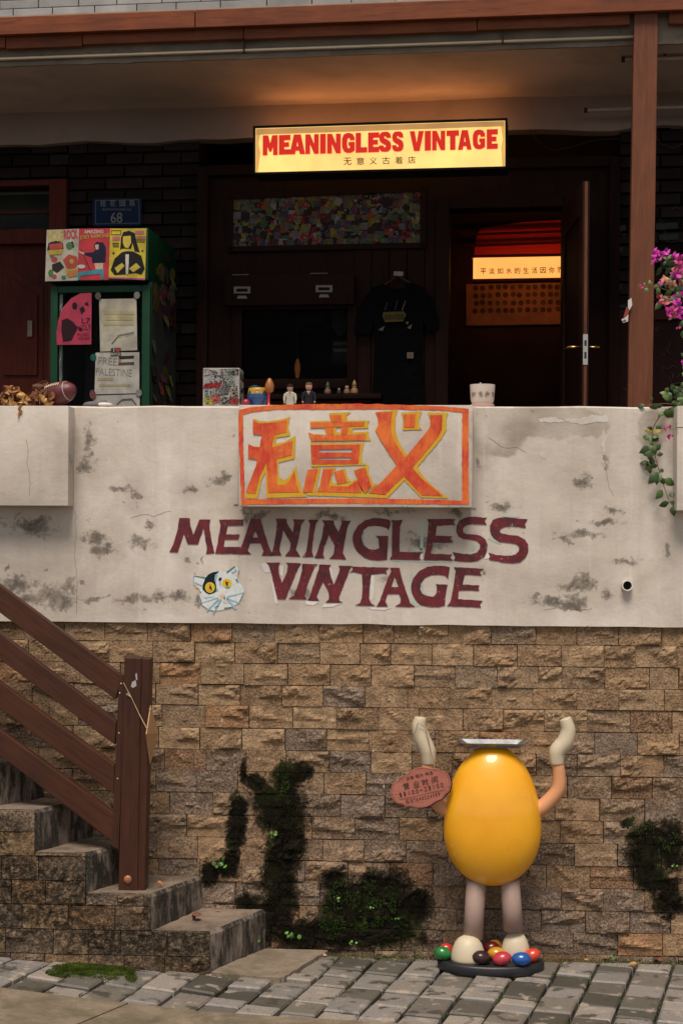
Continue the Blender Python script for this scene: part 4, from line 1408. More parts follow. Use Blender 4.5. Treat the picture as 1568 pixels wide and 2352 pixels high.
# reddish boarding under the right hand bricks
m_ = MB()
m_.box(U[1420], fu(1800), -0.02, 0.028, fz(735, 0, 1500), fz(712, 0, 1500))
m_.build('dado_rail', pmat('dado_red', (0.045, 0.013, 0.01), .2, 6, .6, spec=0.1), house)
m_ = MB()
m_.box(U[1420], fu(1800), -0.006, 0.028, FLOOR, fz(735, 0, 1500) - .002)
m_.build('dado', pmat('dado_brown', (0.02, 0.0065, 0.006), .3, 6, .7, spec=0.1), house)
# chalk scribbles on bricks and boarding
for k in range(46):
    x, y = rng.uniform(1408, 1560), rng.uniform(470, 910)
    if 1436 < x < 1505: continue
    q = hit3(x, y, F, -0.012)
    pts = [q]
    for _ in range(rng.choice([2, 3, 4])):
        pts.append(pts[-1] + Vector((rng.uniform(-.018, .03), 0, rng.uniform(-.03, .03))))
    MB().tube(pts, 0.0011, 4).build('chalk_scribble', cmat((0.085, 0.085, 0.075)), house)
for x, y, w_, h_ in ((1425, 525, 22, 12), (1530, 520, 50, 14), (1535, 545, 44, 14), (1420, 575, 18, 12), (1535, 610, 40, 16), (1415, 610, 14, 14), (1545, 640, 30, 12), (1418, 660, 16, 14), (1530, 690, 40, 12), (1425, 705, 24, 8)):
    MB().poly([(x - w_ / 2, y - h_ / 2), (x + w_ / 2, y - h_ / 2 - 2), (x + w_ / 2, y + h_ / 2 - 2), (x - w_ / 2, y + h_ / 2)], (), F, -0.0095).build('chalked_patch', cmat((0.028, 0.034, 0.031)), house)

# timber shop front
TZ = fz(376, -.03)
m_ = MB()
m_.box(U[455], U[480], -0.05, 0.12, FLOOR, TZ, 0.004)
m_.box(U[480], U[545], -0.01, 0.1, FLOOR, TZ, 0)
m_.box(U[545], U[812], -0.008, 0.1, FLOOR, ZW0)
m_.box(U[545], U[812], -0.009, 0.1, ZW1, TZ)
m_.box(U[480], U[1395], -0.055, -0.012, TZ - 0.05, TZ + 0.004, 0.004)
m_.box(U[812], U[1290], -0.011, 0.1, ZD, TZ - .05)
m_.box(U[1290], U[1395], -0.012, 0.1, FLOOR, TZ - .05)
m_.box(U[1395], U[1420], -0.045, 0.12, FLOOR, TZ, 0.004)
m_.box(U[1000], U[1030], -0.04, 0.11, FLOOR, ZD + .05, 0.004)
m_.box(U[1030], U[1290], -0.035, 0.11, ZD, ZD + 0.055, 0.004)
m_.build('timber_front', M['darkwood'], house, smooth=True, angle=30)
x = U[812]
while x < U[1000] - 0.01:
    b = min(x + 0.092, U[1000])
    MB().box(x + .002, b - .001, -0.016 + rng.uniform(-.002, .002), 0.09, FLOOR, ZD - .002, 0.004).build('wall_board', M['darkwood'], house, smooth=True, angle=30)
    x = b
# shop window
win = MB()
t = 0.03
a, b = U[545], U[812]
win.box(a - .02, a + t, -0.035, 0.02, ZW0 - .02, ZW1 + .02, .003).box(b - t, b + .02, -0.036, 0.02, ZW0 - .02, ZW1 + .02, .003)
win.box(a + t, b - t, -0.037, 0.02, ZW1 - t * .7, ZW1 + .021, .003).box(a + t, b - t, -0.034, 0.02, ZW0 - .021, ZW0 + t, .003)
wo_ = win.build('shop_window', M['darkwood'], house, smooth=True, angle=30)
MB().box(a + t, b - t, -0.004, 0.0, ZW0 + t, ZW1 - t * .7).build('pane', M['glass'], wo_)
sill = MB().box(U[545] - .1, U[812] + .16, -0.16, -0.036, fz(922), fz(911), 0.003).build('window_sill', M['darkwood'], house, smooth=True, angle=30)
# folded-up shutter above the window with two metal latches
m_ = MB().box(fu(522), fu(816), -0.075, -0.04, fz(699, -.07), fz(628, -.07), 0.004)
sh = m_.build('lifted_shutter', M['darkwood'], house, smooth=True, angle=30)
for px, dy in ((556, 0), (744, -3)):
    m_ = MB()
    def lr(x0, y0, x1, y1, hole=None):
        o_ = rect(px + x0, 672 + dy + y0, px + x1, 672 + dy + y1)
        m_.poly(o_, [rect(px + hole[0], 672 + dy + hole[1], px + hole[2], 672 + dy + hole[3])] if hole else [], F, -0.08)
    lr(-19, -14, 19, 2, (-13, -9, 13, -2))
    m_.poly([(px - 9, 679 + dy), (px + 9, 679 + dy), (px + 12, 686 + dy), (px - 12, 686 + dy)], (), F, -0.08)
    m_.build('latch', pmat('latch_metal', (0.13, 0.115, 0.105), 0.2, 30, .5), sh)
m_ = MB()
for a, b in ((534, 572), (712, 752)):
    m_.box(fu(a, -.06), fu(b, -.06), -0.08, -0.075, fz(628, -.08) , fz(626, -.08))
m_.build('hinge', pmat('hinge_metal', (0.08, 0.07, 0.065), .2, 30, .5), sh)

for px, py, hh, lab in ((683, 846, 26, 'narrow glowing orange shape added for a glint low behind the shop window'),):
    wl = thing('orange_glint', lab, 'lamp', tuple(hit3(px, py + hh, F, .9)), F)  # glowing shape on a cord, added to give an orange glint
    c_ = hit3(px, py, F, .9)
    h_ = hh / 600 * 1.3
    MB().lathe([(.008, -h_), (.014, -h_ * .4), (.018, 0), (.014, h_ * .5), (.004, h_)], c_, 12).build('glint_body', emit('glint_glow', (1.0, 0.30, 0.06), .02), wl, smooth=True)
    MB().tube([c_ + Vector((0, 0, h_)), c_ + Vector((0, 0, h_ + .3))], .003, 6).build('cord', M['black'], wl)
# sticker board over the window
board = thing('sticker_board', 'wide panel above the shop window covered in overlapping coloured stickers', 'board', tuple(hit3(750, 570, F, -0.02)), F)
bq = [hit3(x, y, F, -0.02) for x, y in ((530, 453), (971, 434), (971, 564), (530, 573))]
MB().prism(bq, (0, 0.012, 0)).build('backing', cmat((0.02, 0.012, 0.01)), board)
m_ = MB()
for (p0, p1) in ((bq[0], bq[1]), (bq[3], bq[2]), (bq[0], bq[3]), (bq[1], bq[2])):
    d = (p1 - p0).normalized()
    n_ = Vector((-d.z, 0, d.x)) * 0.014
    m_.prism([p0 - n_ - d * .01, p1 - n_ + d * .01, p1 + n_ + d * .01, p0 + n_ - d * .01], (0, -0.014, 0))
m_.build('frame', M['darkwood'], board)
STK = [(0.20, 0.015, 0.015), (0.16, 0.05, 0.01), (0.13, 0.10, 0.02), (0.03, 0.07, 0.03), (0.02, 0.035, 0.08), (0.17, 0.16, 0.14), (0.12, 0.11, 0.10), (0.012, 0.011, 0.011), (0.02, 0.016, 0.014), (0.11, 0.03, 0.035), (0.10, 0.075, 0.05), (0.16, 0.13, 0.03), (0.05, 0.075, 0.07), (0.03, 0.012, 0.01), (0.07, 0.02, 0.03), (0.09, 0.09, 0.075)]
skm = []
for i, c in enumerate(STK):
    c = tuple(q * 0.95 for q in c)
    m, nt, p = nodes('sticker_print_%02d' % i)
    nn1 = nz(nt, coords(nt, 'World'), 55.0, 3, .6)
    oth = tuple(q * 0.95 for q in STK[(i * 7 + 5) % len(STK)])
    nt.links.new(ramp(nt, nn1.outputs['Fac'], [(0.46, c), (0.52, tuple(q * .75 for q in c)), (0.58, oth)]), p.inputs['Base Color'])
    p.inputs['Roughness'].default_value = 0.6
    p.inputs['Specular IOR Level'].default_value = 0.08
    skm.append(m)
skme = []
for i, m in enumerate(skm):
    o = MB().box(-.5, .5, -.5, .5, -.5, .5).build('sticker', m); skme.append(o.data); bpy.data.objects.remove(o)
    o = MB().prism([(math.cos(a * .524) * .5, -.5, math.sin(a * .524) * .5) for a in range(12)], (0, 1, 0)).build('sticker', m); skme.append(o.data); bpy.data.objects.remove(o)
k = 0
for row in range(7):
    for ci in range(42):
        s_ = (ci + rng.uniform(-.4, .4) + .5) / 42; t_ = (row + rng.uniform(-.35, .35) + .5) / 7
        p_ = bq[0].lerp(bq[1], s_).lerp(bq[3].lerp(bq[2], s_), t_)
        w_, h_ = rng.uniform(.022, .048), rng.uniform(.022, .05)
        mar = 0.024
        p_.x = min(max(p_.x, bq[0].x + mar), bq[1].x - mar)
        zlo, zhi = bq[3].z + (bq[2].z - bq[3].z) * s_, bq[0].z + (bq[1].z - bq[0].z) * s_
        p_.z = min(max(p_.z, zlo + mar), zhi - mar)
        me = rng.choice(skme[0::2]) if rng.random() < .8 else rng.choice(skme[1::2])
        inst('sticker', me, board, (p_.x, -0.0215 - 0.00004 * k, p_.z), (0, rng.uniform(-.35, .35), 0), (w_, 0.0005, h_))
        k += 1

# open shop door
hu, hv = fu(1292), -0.005
fe = hit3(1343, 800, F, -0.72)
dth = 0.015
door = thing('open_shop_door', 'open dark timber shop door seen edge on with a steel lock plate and lever handles', 'door', (hu, hv, FLOOR), F)
ztop = fz(416, -0.72, 1343)
hin, frv = Vector((hu, hv, 0)), Vector((fe.x, -0.72, 0))
dd = (frv - hin).normalized()
dn = Vector((-dd.y, dd.x, 0))
if dn.x < 0: dn = -dn


def dpanel(s0, s1, z0, z1, o0, o1, mb):
    L = (frv - hin).length
    q = [hin + dd * (L * s0) + dn * o0, hin + dd * (L * s1) + dn * o0, hin + dd * (L * s1) + dn * o1, hin + dd * (L * s0) + dn * o1]
    mb.prism([Vector((p_.x, p_.y, z0)) for p_ in q], (0, 0, z1 - z0))


m_ = MB()
for a in ((0, .14, FLOOR + .01, ztop), (.86, 1, FLOOR + .01, ztop), (.14, .86, FLOOR + .01, FLOOR + .25), (.14, .86, ztop - .14, ztop), (.14, .86, FLOOR + .85, FLOOR + 1.0)):
    dpanel(a[0], a[1], a[2], a[3], -dth, dth, m_)
m_.build('door_leaf', wood('door_edge_wood', (0.022, 0.0065, 0.004), (0.011, 0.004, 0.003), .55, 'z', 8, .0, spec=0.1), door)
m_ = MB()
dpanel(.14, .86, FLOOR + .25, FLOOR + .85, -dth * .4, dth * .4, m_)
dpanel(.14, .86, FLOOR + 1.0, ztop - .14, -dth * .4, dth * .4, m_)
m_.build('door_panel', M['darkwood'], door)
m_ = MB()
dpanel(1.0005, 1.004, FLOOR + .012, ztop - .002, -dth * .45, dth * .45, m_)
m_.build('door_edge', wood('lit_edge_wood', (0.13, 0.045, 0.02), (0.07, 0.025, 0.013), .5, 'z', 8, .0, spec=.2), door)  # edge coloured paler than the leaf to paint the light catching it
zl0_, zl1_ = fz(838, -0.72, 1343), fz(768, -0.72, 1343)
q = frv + dd * 0.0055
m_ = MB()
m_.prism([q + dn * -.011 + Vector((0, 0, zl0_)), q + dn * .011 + Vector((0, 0, zl0_)), q + dn * .011 + Vector((0, 0, zl1_)), q + dn * -.011 + Vector((0, 0, zl1_))], dd * -0.006)
lp = m_.build('lock_plate', M['steel'], door)
m_ = MB()
for a, b in ((.62, .8), (.2, .42)):
    z0, z1 = zl0_ + (zl1_ - zl0_) * a, zl0_ + (zl1_ - zl0_) * b
    m_.prism([q + dd * .002 + dn * -.005 + Vector((0, 0, z0)), q + dd * .002 + dn * .005 + Vector((0, 0, z0)), q + dd * .002 + dn * .005 + Vector((0, 0, z1)), q + dd * .002 + dn * -.005 + Vector((0, 0, z1))], dd * -0.006)
m_.build('latch_bolt', cmat((0.03, 0.028, 0.025)), lp)
zh = fz(796, -.7, 1343)
for sgn, ln in ((-1, .075), (1, .075)):
    m_ = MB()
    c = frv - dd * 0.045
    m_.tube([c + dn * (sgn * dth) + Vector((0, 0, zh)), c + dn * (sgn * ln) + Vector((0, 0, zh))], 0.006, 8)
    m_.tube([c + dn * (sgn * (ln - .004)) + Vector((0, 0, zh)), c + dn * (sgn * ln) - dd * .1 + Vector((0, 0, zh))], 0.0055, 8)
    m_.build('lever_handle', pmat('brass_handle', (0.45, 0.26, 0.12), .1, 20, .35, metal=1), door, smooth=True)

# ------------------------------------------------------------------ room behind the door
RB = 1.75
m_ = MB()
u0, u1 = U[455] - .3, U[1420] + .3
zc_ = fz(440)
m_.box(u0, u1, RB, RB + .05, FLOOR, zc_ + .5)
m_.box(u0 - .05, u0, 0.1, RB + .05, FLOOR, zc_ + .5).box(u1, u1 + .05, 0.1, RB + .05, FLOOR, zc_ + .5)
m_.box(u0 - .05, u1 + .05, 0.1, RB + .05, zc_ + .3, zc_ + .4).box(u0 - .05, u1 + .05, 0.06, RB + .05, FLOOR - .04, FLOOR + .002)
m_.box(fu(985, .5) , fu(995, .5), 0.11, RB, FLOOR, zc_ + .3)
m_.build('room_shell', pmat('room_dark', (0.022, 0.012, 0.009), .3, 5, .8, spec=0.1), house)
IV = 1.25
# lightbox inside
ibx = thing('indoor_lightbox_sign', 'glowing orange lightbox with brown Chinese writing hung inside the open doorway', 'sign', tuple(hit3(1230, 640, F, IV)), F)
i0, i1 = hit3(1086, 593, F, IV), hit3(1350, 638, F, IV)
zt_, zb_ = fz(591, IV, 1150), fz(639, IV, 1150)
MB().box(i0.x, i1.x, IV, IV + .07, zb_, zt_, .004).build('lit_face', emit('indoor_lightbox', (1.0, 0.40, 0.09), 0.52, .12), ibx)
MB().box(i0.x - .01, i1.x + .01, IV + .004, IV + .08, zb_ - .018, zb_ - .001).box(i0.x - .01, i1.x + .01, IV + .004, IV + .08, zt_ + .001, zt_ + .018).build('edge_trim', cmat((0.25, 0.02, 0.012)), ibx)
for z_, st_ in ((zt_ - .01, 6.0), (zb_ + .01, 2.2)):
    MB().tube([(i0.x + .02, IV + .10, z_), (i1.x - .02, IV + .10, z_)], .007, 8).build('unseen_glow_tube', emit('added_indoor_glow', (1.0, 0.34, 0.10), st_), ibx)  # unseen tubes added behind the sign to brighten the red panel and board
m_ = MB()
for i, ch in enumerate('平淡如水的生活因你而'):
    text(m_, ch, 1109 + i * 19.6, 623 - i * .35, 13, 14, 1, F, IV - .003, bold=.012)
m_.build('lettering', cmat((0.13, 0.016, 0.006)), ibx)
# red drop above and a board of round portraits below
m_ = MB()
q = [hit3(x, y, F, RB - .02) for x, y in ((1086, 596), (1094, 540), (1104, 524), (1200, 510), (1400, 498), (1400, 592))]
m_.prism(q, (0, .015, 0))
m_.build('red_ceiling_panel', pmat('red_panel', (0.45, 0.006, 0.004), .15, 3, .6), house)
for yy in (530, 556):
    MB().prism([hit3(x, y, F, RB - .1) for x, y in ((1060, yy + 6), (1400, yy - 6), (1400, yy - 2), (1060, yy + 10))], (0, .03, 0)).build('ceiling_batten', cmat((0.03, 0.004, 0.003)), house)
bd = thing('portrait_board', 'dim board with rows of small round dark portraits on the shop back wall', 'board', tuple(hit3(1190, 745, F, RB - .03)), F)
q = [hit3(x, y, F, RB - .02) for x, y in ((1070, 653), (1420, 646), (1420, 742), (1070, 748))]
MB().prism(q, (0, .015, 0)).build('backing', pmat('board_tan', (0.16, 0.07, 0.022), .5, 5, .7), bd)
for r_ in range(4):
    for c_ in range(14):
        x, y = 1092 + c_ * 17.0 + rng.uniform(-2, 2), 661 + r_ * 17.5 - c_ * .25 + rng.uniform(-1.5, 1.5)
        MB().poly(ell(x, y, 6.2, 6.2, 12), (), F, RB - .023).build('portrait_disc', cmat(rng.choice([(0.02, 0.012, 0.006), (0.05, 0.025, 0.01), (0.03, 0.015, 0.01)])), bd)
# glimpses behind the window
bk = thing('book_stack', 'stack of pale and dark books on a shelf behind the shop window', 'books', tuple(hit3(790, 830, F, .5)), F)
for i, (y0, y1, c) in enumerate(((778, 784, (.03, .02, .015)), (785, 792, (.10, .09, .04)), (793, 800, (.02, .015, .012)), (801, 807, (.13, .12, .115)), (808, 830, (.015, .01, .01)))):
    MB().box(fu(762 + i % 2 * 3, .5), fu(808, .5), .5, .7, fz(y1, .5), fz(y0, .5), .002).build('book', cmat(c), bk)
MB().box(fu(740, .5), fu(830, .5), .48, .8, fz(838, .5), fz(831, .5)).build('shelf_plank', M['darkwood'], bk)
lm = thing('hanging_lampshade', 'dark round lampshade hanging behind the shop window', 'lamp', tuple(hit3(705, 760, F, .7)), F)
x, z = hit(705, 745, F, .7)
MB().lathe([(.1, -.02), (.098, .0), (.08, .04), (.045, .07), (.01, .08)], (x, .7, z), 20).build('shade', cmat((0.035, 0.012, 0.008)), lm, smooth=True)
MB().tube([(x, .7, z + .08), (x, .7, z + .5)], .004, 6).build('cord', M['black'], lm)
cl = thing('hanging_blouse', 'pale grey blouse hanging behind the right side of the shop window', 'clothes', tuple(hit3(785, 775, F, .4)), F)
x, z = hit(783, 735, F, .4)
MB().blob((x, .4, z), .05, .03, .085, 12, 10, jit=.12, seed=4).build('cloth', cmat((0.05, 0.04, 0.045)), cl, smooth=True)

# ================================================================== left doorway
ld = thing('panelled_wooden_door', 'reddish brown panelled wooden door with an arched panel beside the fridge', 'door', (fu(60), 0, FLOOR), F)
dz0, dz1 = FLOOR, fz(548)
m_ = MB().box(fu(-420), fu(115), 0.02, 0.06, dz0, dz1, .003)
m_.build('door_leaf', M['doorwood'], ld, smooth=True, angle=30)
arch = [(-150, 930), (-150, 640), (-90, 612), (-30, 600), (20, 612), (60, 640), (82, 655), (100, 658), (100, 930)]
MB().prism([hit3(x, y, F, 0.02) for x, y in arch], (0, -0.006, 0)).build('raised_panel', M['doorwood'], ld)
ar2 = [(10, 862), (10, 640), (30, 640), (60, 662), (82, 676), (88, 680), (88, 862)]
MB().prism([hit3(x, y, F, 0.0138) for x, y in ar2], (0, -0.012, 0)).build('inner_panel', M['doorwood'], ld)
MB().box(fu(65), fu(76), -0.012, 0.004, fz(766), fz(728), .002).build('key_plate', pmat('key_plate_metal', (0.16, 0.12, 0.08), .2, 20, .45), ld)
fm = MB()
fm.box(fu(115), fu(155), -0.03, 0.12, FLOOR, fz(398), .004)
fm.box(fu(-900), fu(115), -0.028, 0.12, fz(412), fz(398), .003).box(fu(-900), fu(115), -0.027, 0.12, fz(548), fz(514), .003)
fr = fm.build('door_frame', M['doorwood'], ld, smooth=True, angle=30)
MB().box(fu(-900), fu(115), 0.04, 0.046, fz(514), fz(412)).build('transom_pane', M['glass'], ld)
MB().box(fu(-900), fu(115), 0.3, 0.33, FLOOR, fz(400)).build('transom_curtain', pmat('curtain', (0.035, 0.034, 0.03), .4, 3, .9), ld)
MB().box(fu(-900), fu(115), 0.05, 0.08, fz(470), fz(462)).build('transom_bar', M['doorwood'], ld)

# house number plate
PV = -0.025
npl = thing('house_number_plate', 'dark blue enamel street plate with white Chinese characters and the number 68', 'sign', tuple(hit3(268, 520, F, PV)), F)
MB().prism([hit3(x, y, F, PV) for x, y in ((217, 456), (323, 454), (325, 458), (325, 514), (322, 518), (216, 520), (214, 516), (214, 460))], (0, .012, 0)).build('plate', M['blue'], npl)
m_ = MB()
for i, ch in enumerate('桂花园路'):
    text(m_, ch, 237 + i * 22.3, 467 - i * .3, 13, 15, 0, F, PV - .003, bold=.01)
text(m_, '68', 268, 500, 27, 24, 0, F, PV - .003, bold=.01)
text(m_, 'GUIHUAYUAN LU', 268, 481, 66, 5, 0, F, PV - .003)
m_.build('lettering', cmat((0.16, 0.15, 0.13)), npl)
m_ = MB()
m_.poly([(220, 460), (320, 458), (321, 513), (219, 515)], [[(221.2, 461.2), (318.8, 459.2), (319.8, 511.8), (220.2, 513.8)]], F, PV - .002)
m_.build('border_line', cmat((0.10, 0.11, 0.13)), npl)

# ================================================================== fridge with posters
zF = zoomed(0, 650, 0.574)
FV = -0.66
HV = -0.69
fx0, fx1 = hit(116, 700, F, FV)[0], hit(345, 700, F, FV)[0]
fzt = hit(230, 655, F, FV)[1]
FB = -0.12
frg = thing('display_fridge', 'green framed glass door display fridge plastered with posters and papers', 'fridge', ((fx0 + fx1) / 2, (FV + FB) / 2, FLOOR), F)
m_ = MB()
m_.box(fx0, fx0 + .02, FV + .03, FB, FLOOR + .05, fzt).box(fx1 - .02, fx1, FV + .03, FB, FLOOR + .05, fzt + .02).box(fx0 + .02, fx1 - .02, FB - .02, FB, FLOOR + .05, fzt).box(fx0 + .02, fx1 - .02, FV + .03, FB - .02, fzt - .02, fzt).box(fx0 + .02, fx1 - .02, FV + .03, FB - .02, FLOOR + .05, FLOOR + .12)
m_.build('cabinet', pmat('fridge_inside', (0.03, 0.035, 0.032), .2, 5, .5), frg)
m_ = MB()
fw = hit(133, 700, F, FV)[0] - fx0
zg1 = hit(230, 672, F, FV)[1]
m_.box(fx0, fx0 + fw, FV, FV + .028, FLOOR + .06, fzt, .006).box(fx1 - fw * 1.1, fx1, FV, FV + .028, FLOOR + .06, fzt, .006)
m_.box(fx0 + fw, fx1 - fw * 1.1, FV + .001, FV + .028, zg1, fzt - .001, .006).box(fx0 + fw, fx1 - fw * 1.1, FV + .001, FV + .028, FLOOR + .061, FLOOR + .13, .006)
dr = m_.build('door_frame', M['green'], frg, smooth=True, angle=30)
MB().box(fx0 + fw, fx1 - fw * 1.1, FV + .012, FV + .016, FLOOR + .13, zg1).build('glass', M['glass'], dr)
MB().box(fx0 + fw + .004, fx0 + fw + .02, FV + .018, FV + .024, FLOOR + .13, zg1).build('seal', cmat((0.12, 0.13, 0.12)), dr)
for z_ in (FLOOR + .45, FLOOR + .72):
    MB().box(fx0 + .03, fx1 - .03, FV + .06, FB - .04, z_, z_ + .006).build('shelf', cmat((0.04, 0.045, 0.042)), frg)
hx0, hx1 = hit(107, 600, F, HV)[0], hit(341, 600, F, HV)[0]
hz0, hz1 = hit(230, 645, F, HV)[1], hit(230, 525, F, HV)[1]
hd = MB().box(hx0, hx1, HV, FB, hz0, hz1, .006).build('header', M['green'], frg, smooth=True, angle=30)
pv = HV - .003
def flat(parent, name, c, polys, v, spec=None):
    o = None
    for q in polys:
        m_ = MB()
        if isinstance(q, tuple): m_.poly(zF(q[0]), [zF(h) for h in q[1]], F, v)
        else: m_.poly(zF(q), (), F, v)
        o = m_.build(name, cmat(c, .6, .32), parent)
    return o
def ztext(parent, c, items, v):
    m_ = MB()
    for s_, x, y, w_, h_, rot, bold in items:
        (X, Y), = zF([(x, y)])
        text(m_, s_, X, Y, w_ * .3296, h_ * .3296, rot, F, v, bold=bold)
    return m_.build('lettering', cmat(c), parent)
q1 = flat(frg, 'poster', (0.30, 0.28, 0.22), [[(328, 470), (552, 462), (545, 822), (316, 828)]], pv)
tag(q1, 'white comic style poster with red and green shapes')
ztext(q1, (0.34, 0.26, 0.05), [('HOLE', 388, 510, 105, 80, 2, .04)], pv - .0015)
ztext(q1, (0.36, 0.02, 0.03), [('ROCK', 495, 500, 100, 66, 3, .04)], pv - .0015)
flat(q1, 'print', (0.02, 0.015, 0.015), [[(340, 560), (390, 545), (440, 560), (445, 600), (400, 640), (350, 640), (330, 610)], [(470, 560), (510, 550), (520, 590), (480, 600)], [(365, 710), (420, 690), (450, 730), (400, 770), (365, 750)], ell(490, 690, 32, 36, 12)], pv - .0012)
flat(q1, 'print', (0.30, 0.03, 0.02), [[(345, 570), (435, 560), (440, 598), (350, 610)], [(440, 680), (480, 640), (535, 655), (550, 700), (520, 745), (465, 735)], ell(380, 675, 22, 20, 10), ell(380, 795, 18, 16, 10)], pv - .0014)
flat(q1, 'print', (0.03, 0.11, 0.03), [ell(485, 580, 24, 26, 10), ell(355, 770, 18, 26, 10), ell(445, 800, 16, 14, 8), [(345, 655), (380, 640), (370, 665)]], pv - .0018)
flat(q1, 'print', (0.32, 0.22, 0.02), [[(335, 612), (440, 603), (430, 640), (345, 645)], [(455, 745), (530, 738), (535, 775), (465, 785)], ell(500, 690, 16, 18, 8)], pv - .0021)
flat(q1, 'print', (0.35, 0.12, 0.03), [[(470, 760), (540, 745), (538, 790), (480, 800)]], pv - .0024)
q2 = flat(frg, 'poster', (0.34, 0.012, 0.02), [[(553, 462), (768, 458), (758, 818), (542, 820)]], pv - .0004)
tag(q2, 'red poster with a long-haired singer at a microphone')
ztext(q2, (0.40, 0.36, 0.33), [('AMAZING', 655, 482, 135, 26, 1, .02)], pv - .002)
ztext(q2, (0.36, 0.22, 0.03), [('JOEY RAMONE', 660, 518, 205, 34, 4, .02)], pv - .002)
flat(q2, 'print', (0.012, 0.012, 0.03), [[(655, 575), (675, 552), (720, 558), (738, 590), (740, 640), (735, 695), (700, 705), (645, 700), (640, 660), (590, 645), (585, 630), (650, 625), (665, 610)], stroke((565, 605), (650, 790), 5)], pv - .0012)
flat(q2, 'print', (0.38, 0.25, 0.19), [[(662, 575), (690, 570), (688, 605), (670, 608)], [(552, 615), (590, 630), (588, 645), (556, 628)], [(660, 702), (722, 700), (718, 745), (668, 745)]], pv - .0016)
flat(q2, 'print', (0.02, 0.16, 0.20), [[(545, 765), (725, 740), (722, 815), (705, 816), (700, 775), (565, 790), (558, 818), (542, 819)]], pv - .002)
flat(q2, 'print', (0.40, 0.38, 0.35), [ell(568, 725, 28, 14, 12)], pv - .0024)
q3 = flat(frg, 'poster', (0.42, 0.32, 0.015), [[(769, 460), (1022, 460), (1012, 820), (759, 806)]], pv - .0002)
tag(q3, 'yellow poster of a figure with long black hair')
flat(q3, 'print', (0.012, 0.011, 0.012), [[(845, 520), (860, 485), (900, 476), (940, 492), (955, 560), (975, 625), (940, 620), (925, 560), (915, 600), (850, 600), (838, 610)], [(800, 670), (850, 625), (880, 618), (930, 620), (985, 650), (1010, 740), (985, 782), (945, 770), (870, 780), (800, 785), (772, 750)], ([*rect(775, 472, 845, 505)], [rect(779, 476, 841, 501)])], pv - .0014)
flat(q3, 'print', (0.42, 0.32, 0.03), [[(858, 515), (912, 510), (915, 560), (895, 598), (870, 590), (858, 560)], [(800, 735), (850, 700), (870, 720), (820, 770)], [(900, 740), (950, 700), (980, 730), (930, 765)]], pv - .002)
flat(q3, 'print', (0.40, 0.37, 0.33), [[(875, 640), (900, 640), (895, 780), (878, 780)]], pv - .0024)
flat(q3, 'print', (0.36, 0.10, 0.10), [rect(942, 474, 1004, 500), rect(950, 512, 1016, 528), rect(785, 515, 838, 545)], pv - .0014)
flat(q3, 'print', (0.27, 0.03, 0.13), [[(759, 798), (1012, 808), (1012, 820), (759, 808)]], pv - .0012)
flat(q3, 'print', (0.04, 0.032, 0.01), [rect(785, 560, 832, 566), rect(785, 572, 830, 578), rect(788, 584, 832, 590), rect(950, 536, 1016, 542), rect(955, 550, 1012, 556), ell(792, 632, 9, 9, 5), ell(994, 616, 8, 8, 5)], pv - .0013)
# papers on the glass
gv = FV - .004
pk = flat(frg, 'paper', (0.30, 0.012, 0.045), [[(398, 1272), (395, 1180), (410, 1090), (440, 1010), (500, 945), (560, 912), (640, 908), (638, 1268)]], gv)
tag(pk, 'bright pink torn flyer with dark figures')
flat(pk, 'print', (0.02, 0.006, 0.01), [ell(522, 1000, 18, 26, 10), [(590, 985), (610, 970), (622, 1000), (600, 995)], [(555, 1020), (580, 1000), (596, 1030), (570, 1060)], [(430, 1100), (470, 1085), (510, 1110), (545, 1150), (500, 1240), (440, 1250), (430, 1180)], [(545, 1140), (575, 1160), (570, 1180), (550, 1170)]], gv - .001)
ztext(pk, (0.02, 0.006, 0.01), [('L7', 600, 1103, 60, 38, 2, .01), ('HOLY', 592, 1150, 86, 40, 6, .0), ('MUSIC', 580, 1200, 80, 22, 3, .0), ('THE NEW', 585, 1228, 84, 20, 3, .0)], gv - .001)
wp = flat(frg, 'paper', (0.31, 0.285, 0.225), [[(692, 952), (952, 948), (958, 1308), (700, 1318)]], gv)
tag(wp, 'blank looking white sheet with faint yellow writing')
flat(wp, 'print', (0.30, 0.25, 0.12), [rect(725, 1035, 940, 1060), rect(735, 1075, 930, 1100), rect(720, 1115, 935, 1135)], gv - .001)
flat(wp, 'print', (0.10, 0.10, 0.09), [stroke((780, 1265), (830, 1205), 9), stroke((830, 1205), (935, 1185), 12, 8)], gv - .001)
ztext(wp, (0.18, 0.17, 0.13), [('ARTMOUNT', 875, 1202, 125, 24, 12, .0)], gv - .0015)
w2 = flat(frg, 'paper', (0.31, 0.29, 0.255), [[(668, 1325), (972, 1322), (972, 1608), (660, 1616)]], gv - .002)
tag(w2, 'white sheet with a pencilled slogan and a small flag drawing')
ztext(w2, (0.15, 0.14, 0.12), [('FREE', 752, 1385, 130, 50, -4, -.004), ('PALESTINE', 795, 1462, 250, 50, -3, -.004)], gv - .003)
flat(w2, 'print', (0.02, 0.02, 0.02), [[(830, 1350), (936, 1345), (934, 1366), (828, 1372)]], gv - .003)
flat(w2, 'print', (0.06, 0.055, 0.03), [[(828, 1394), (936, 1390), (936, 1410), (824, 1414)]], gv - .003)
flat(w2, 'print', (0.30, 0.12, 0.03), [[(826, 1366), (848, 1380), (826, 1398)]], gv - .0035)
flat(w2, 'print', (0.26, 0.22, 0.12), [rect(680, 1500, 790, 1520), rect(690, 1545, 910, 1560)], gv - .003)
w3 = flat(frg, 'paper', (0.29, 0.275, 0.25), [[(650, 1625), (975, 1615), (975, 1760), (650, 1760)]], gv)
flat(w3, 'print', (0.08, 0.08, 0.07), [stroke((815, 1690), (850, 1655), 10), stroke((850, 1655), (920, 1650), 14), stroke((920, 1650), (950, 1690), 10)], gv - .001)
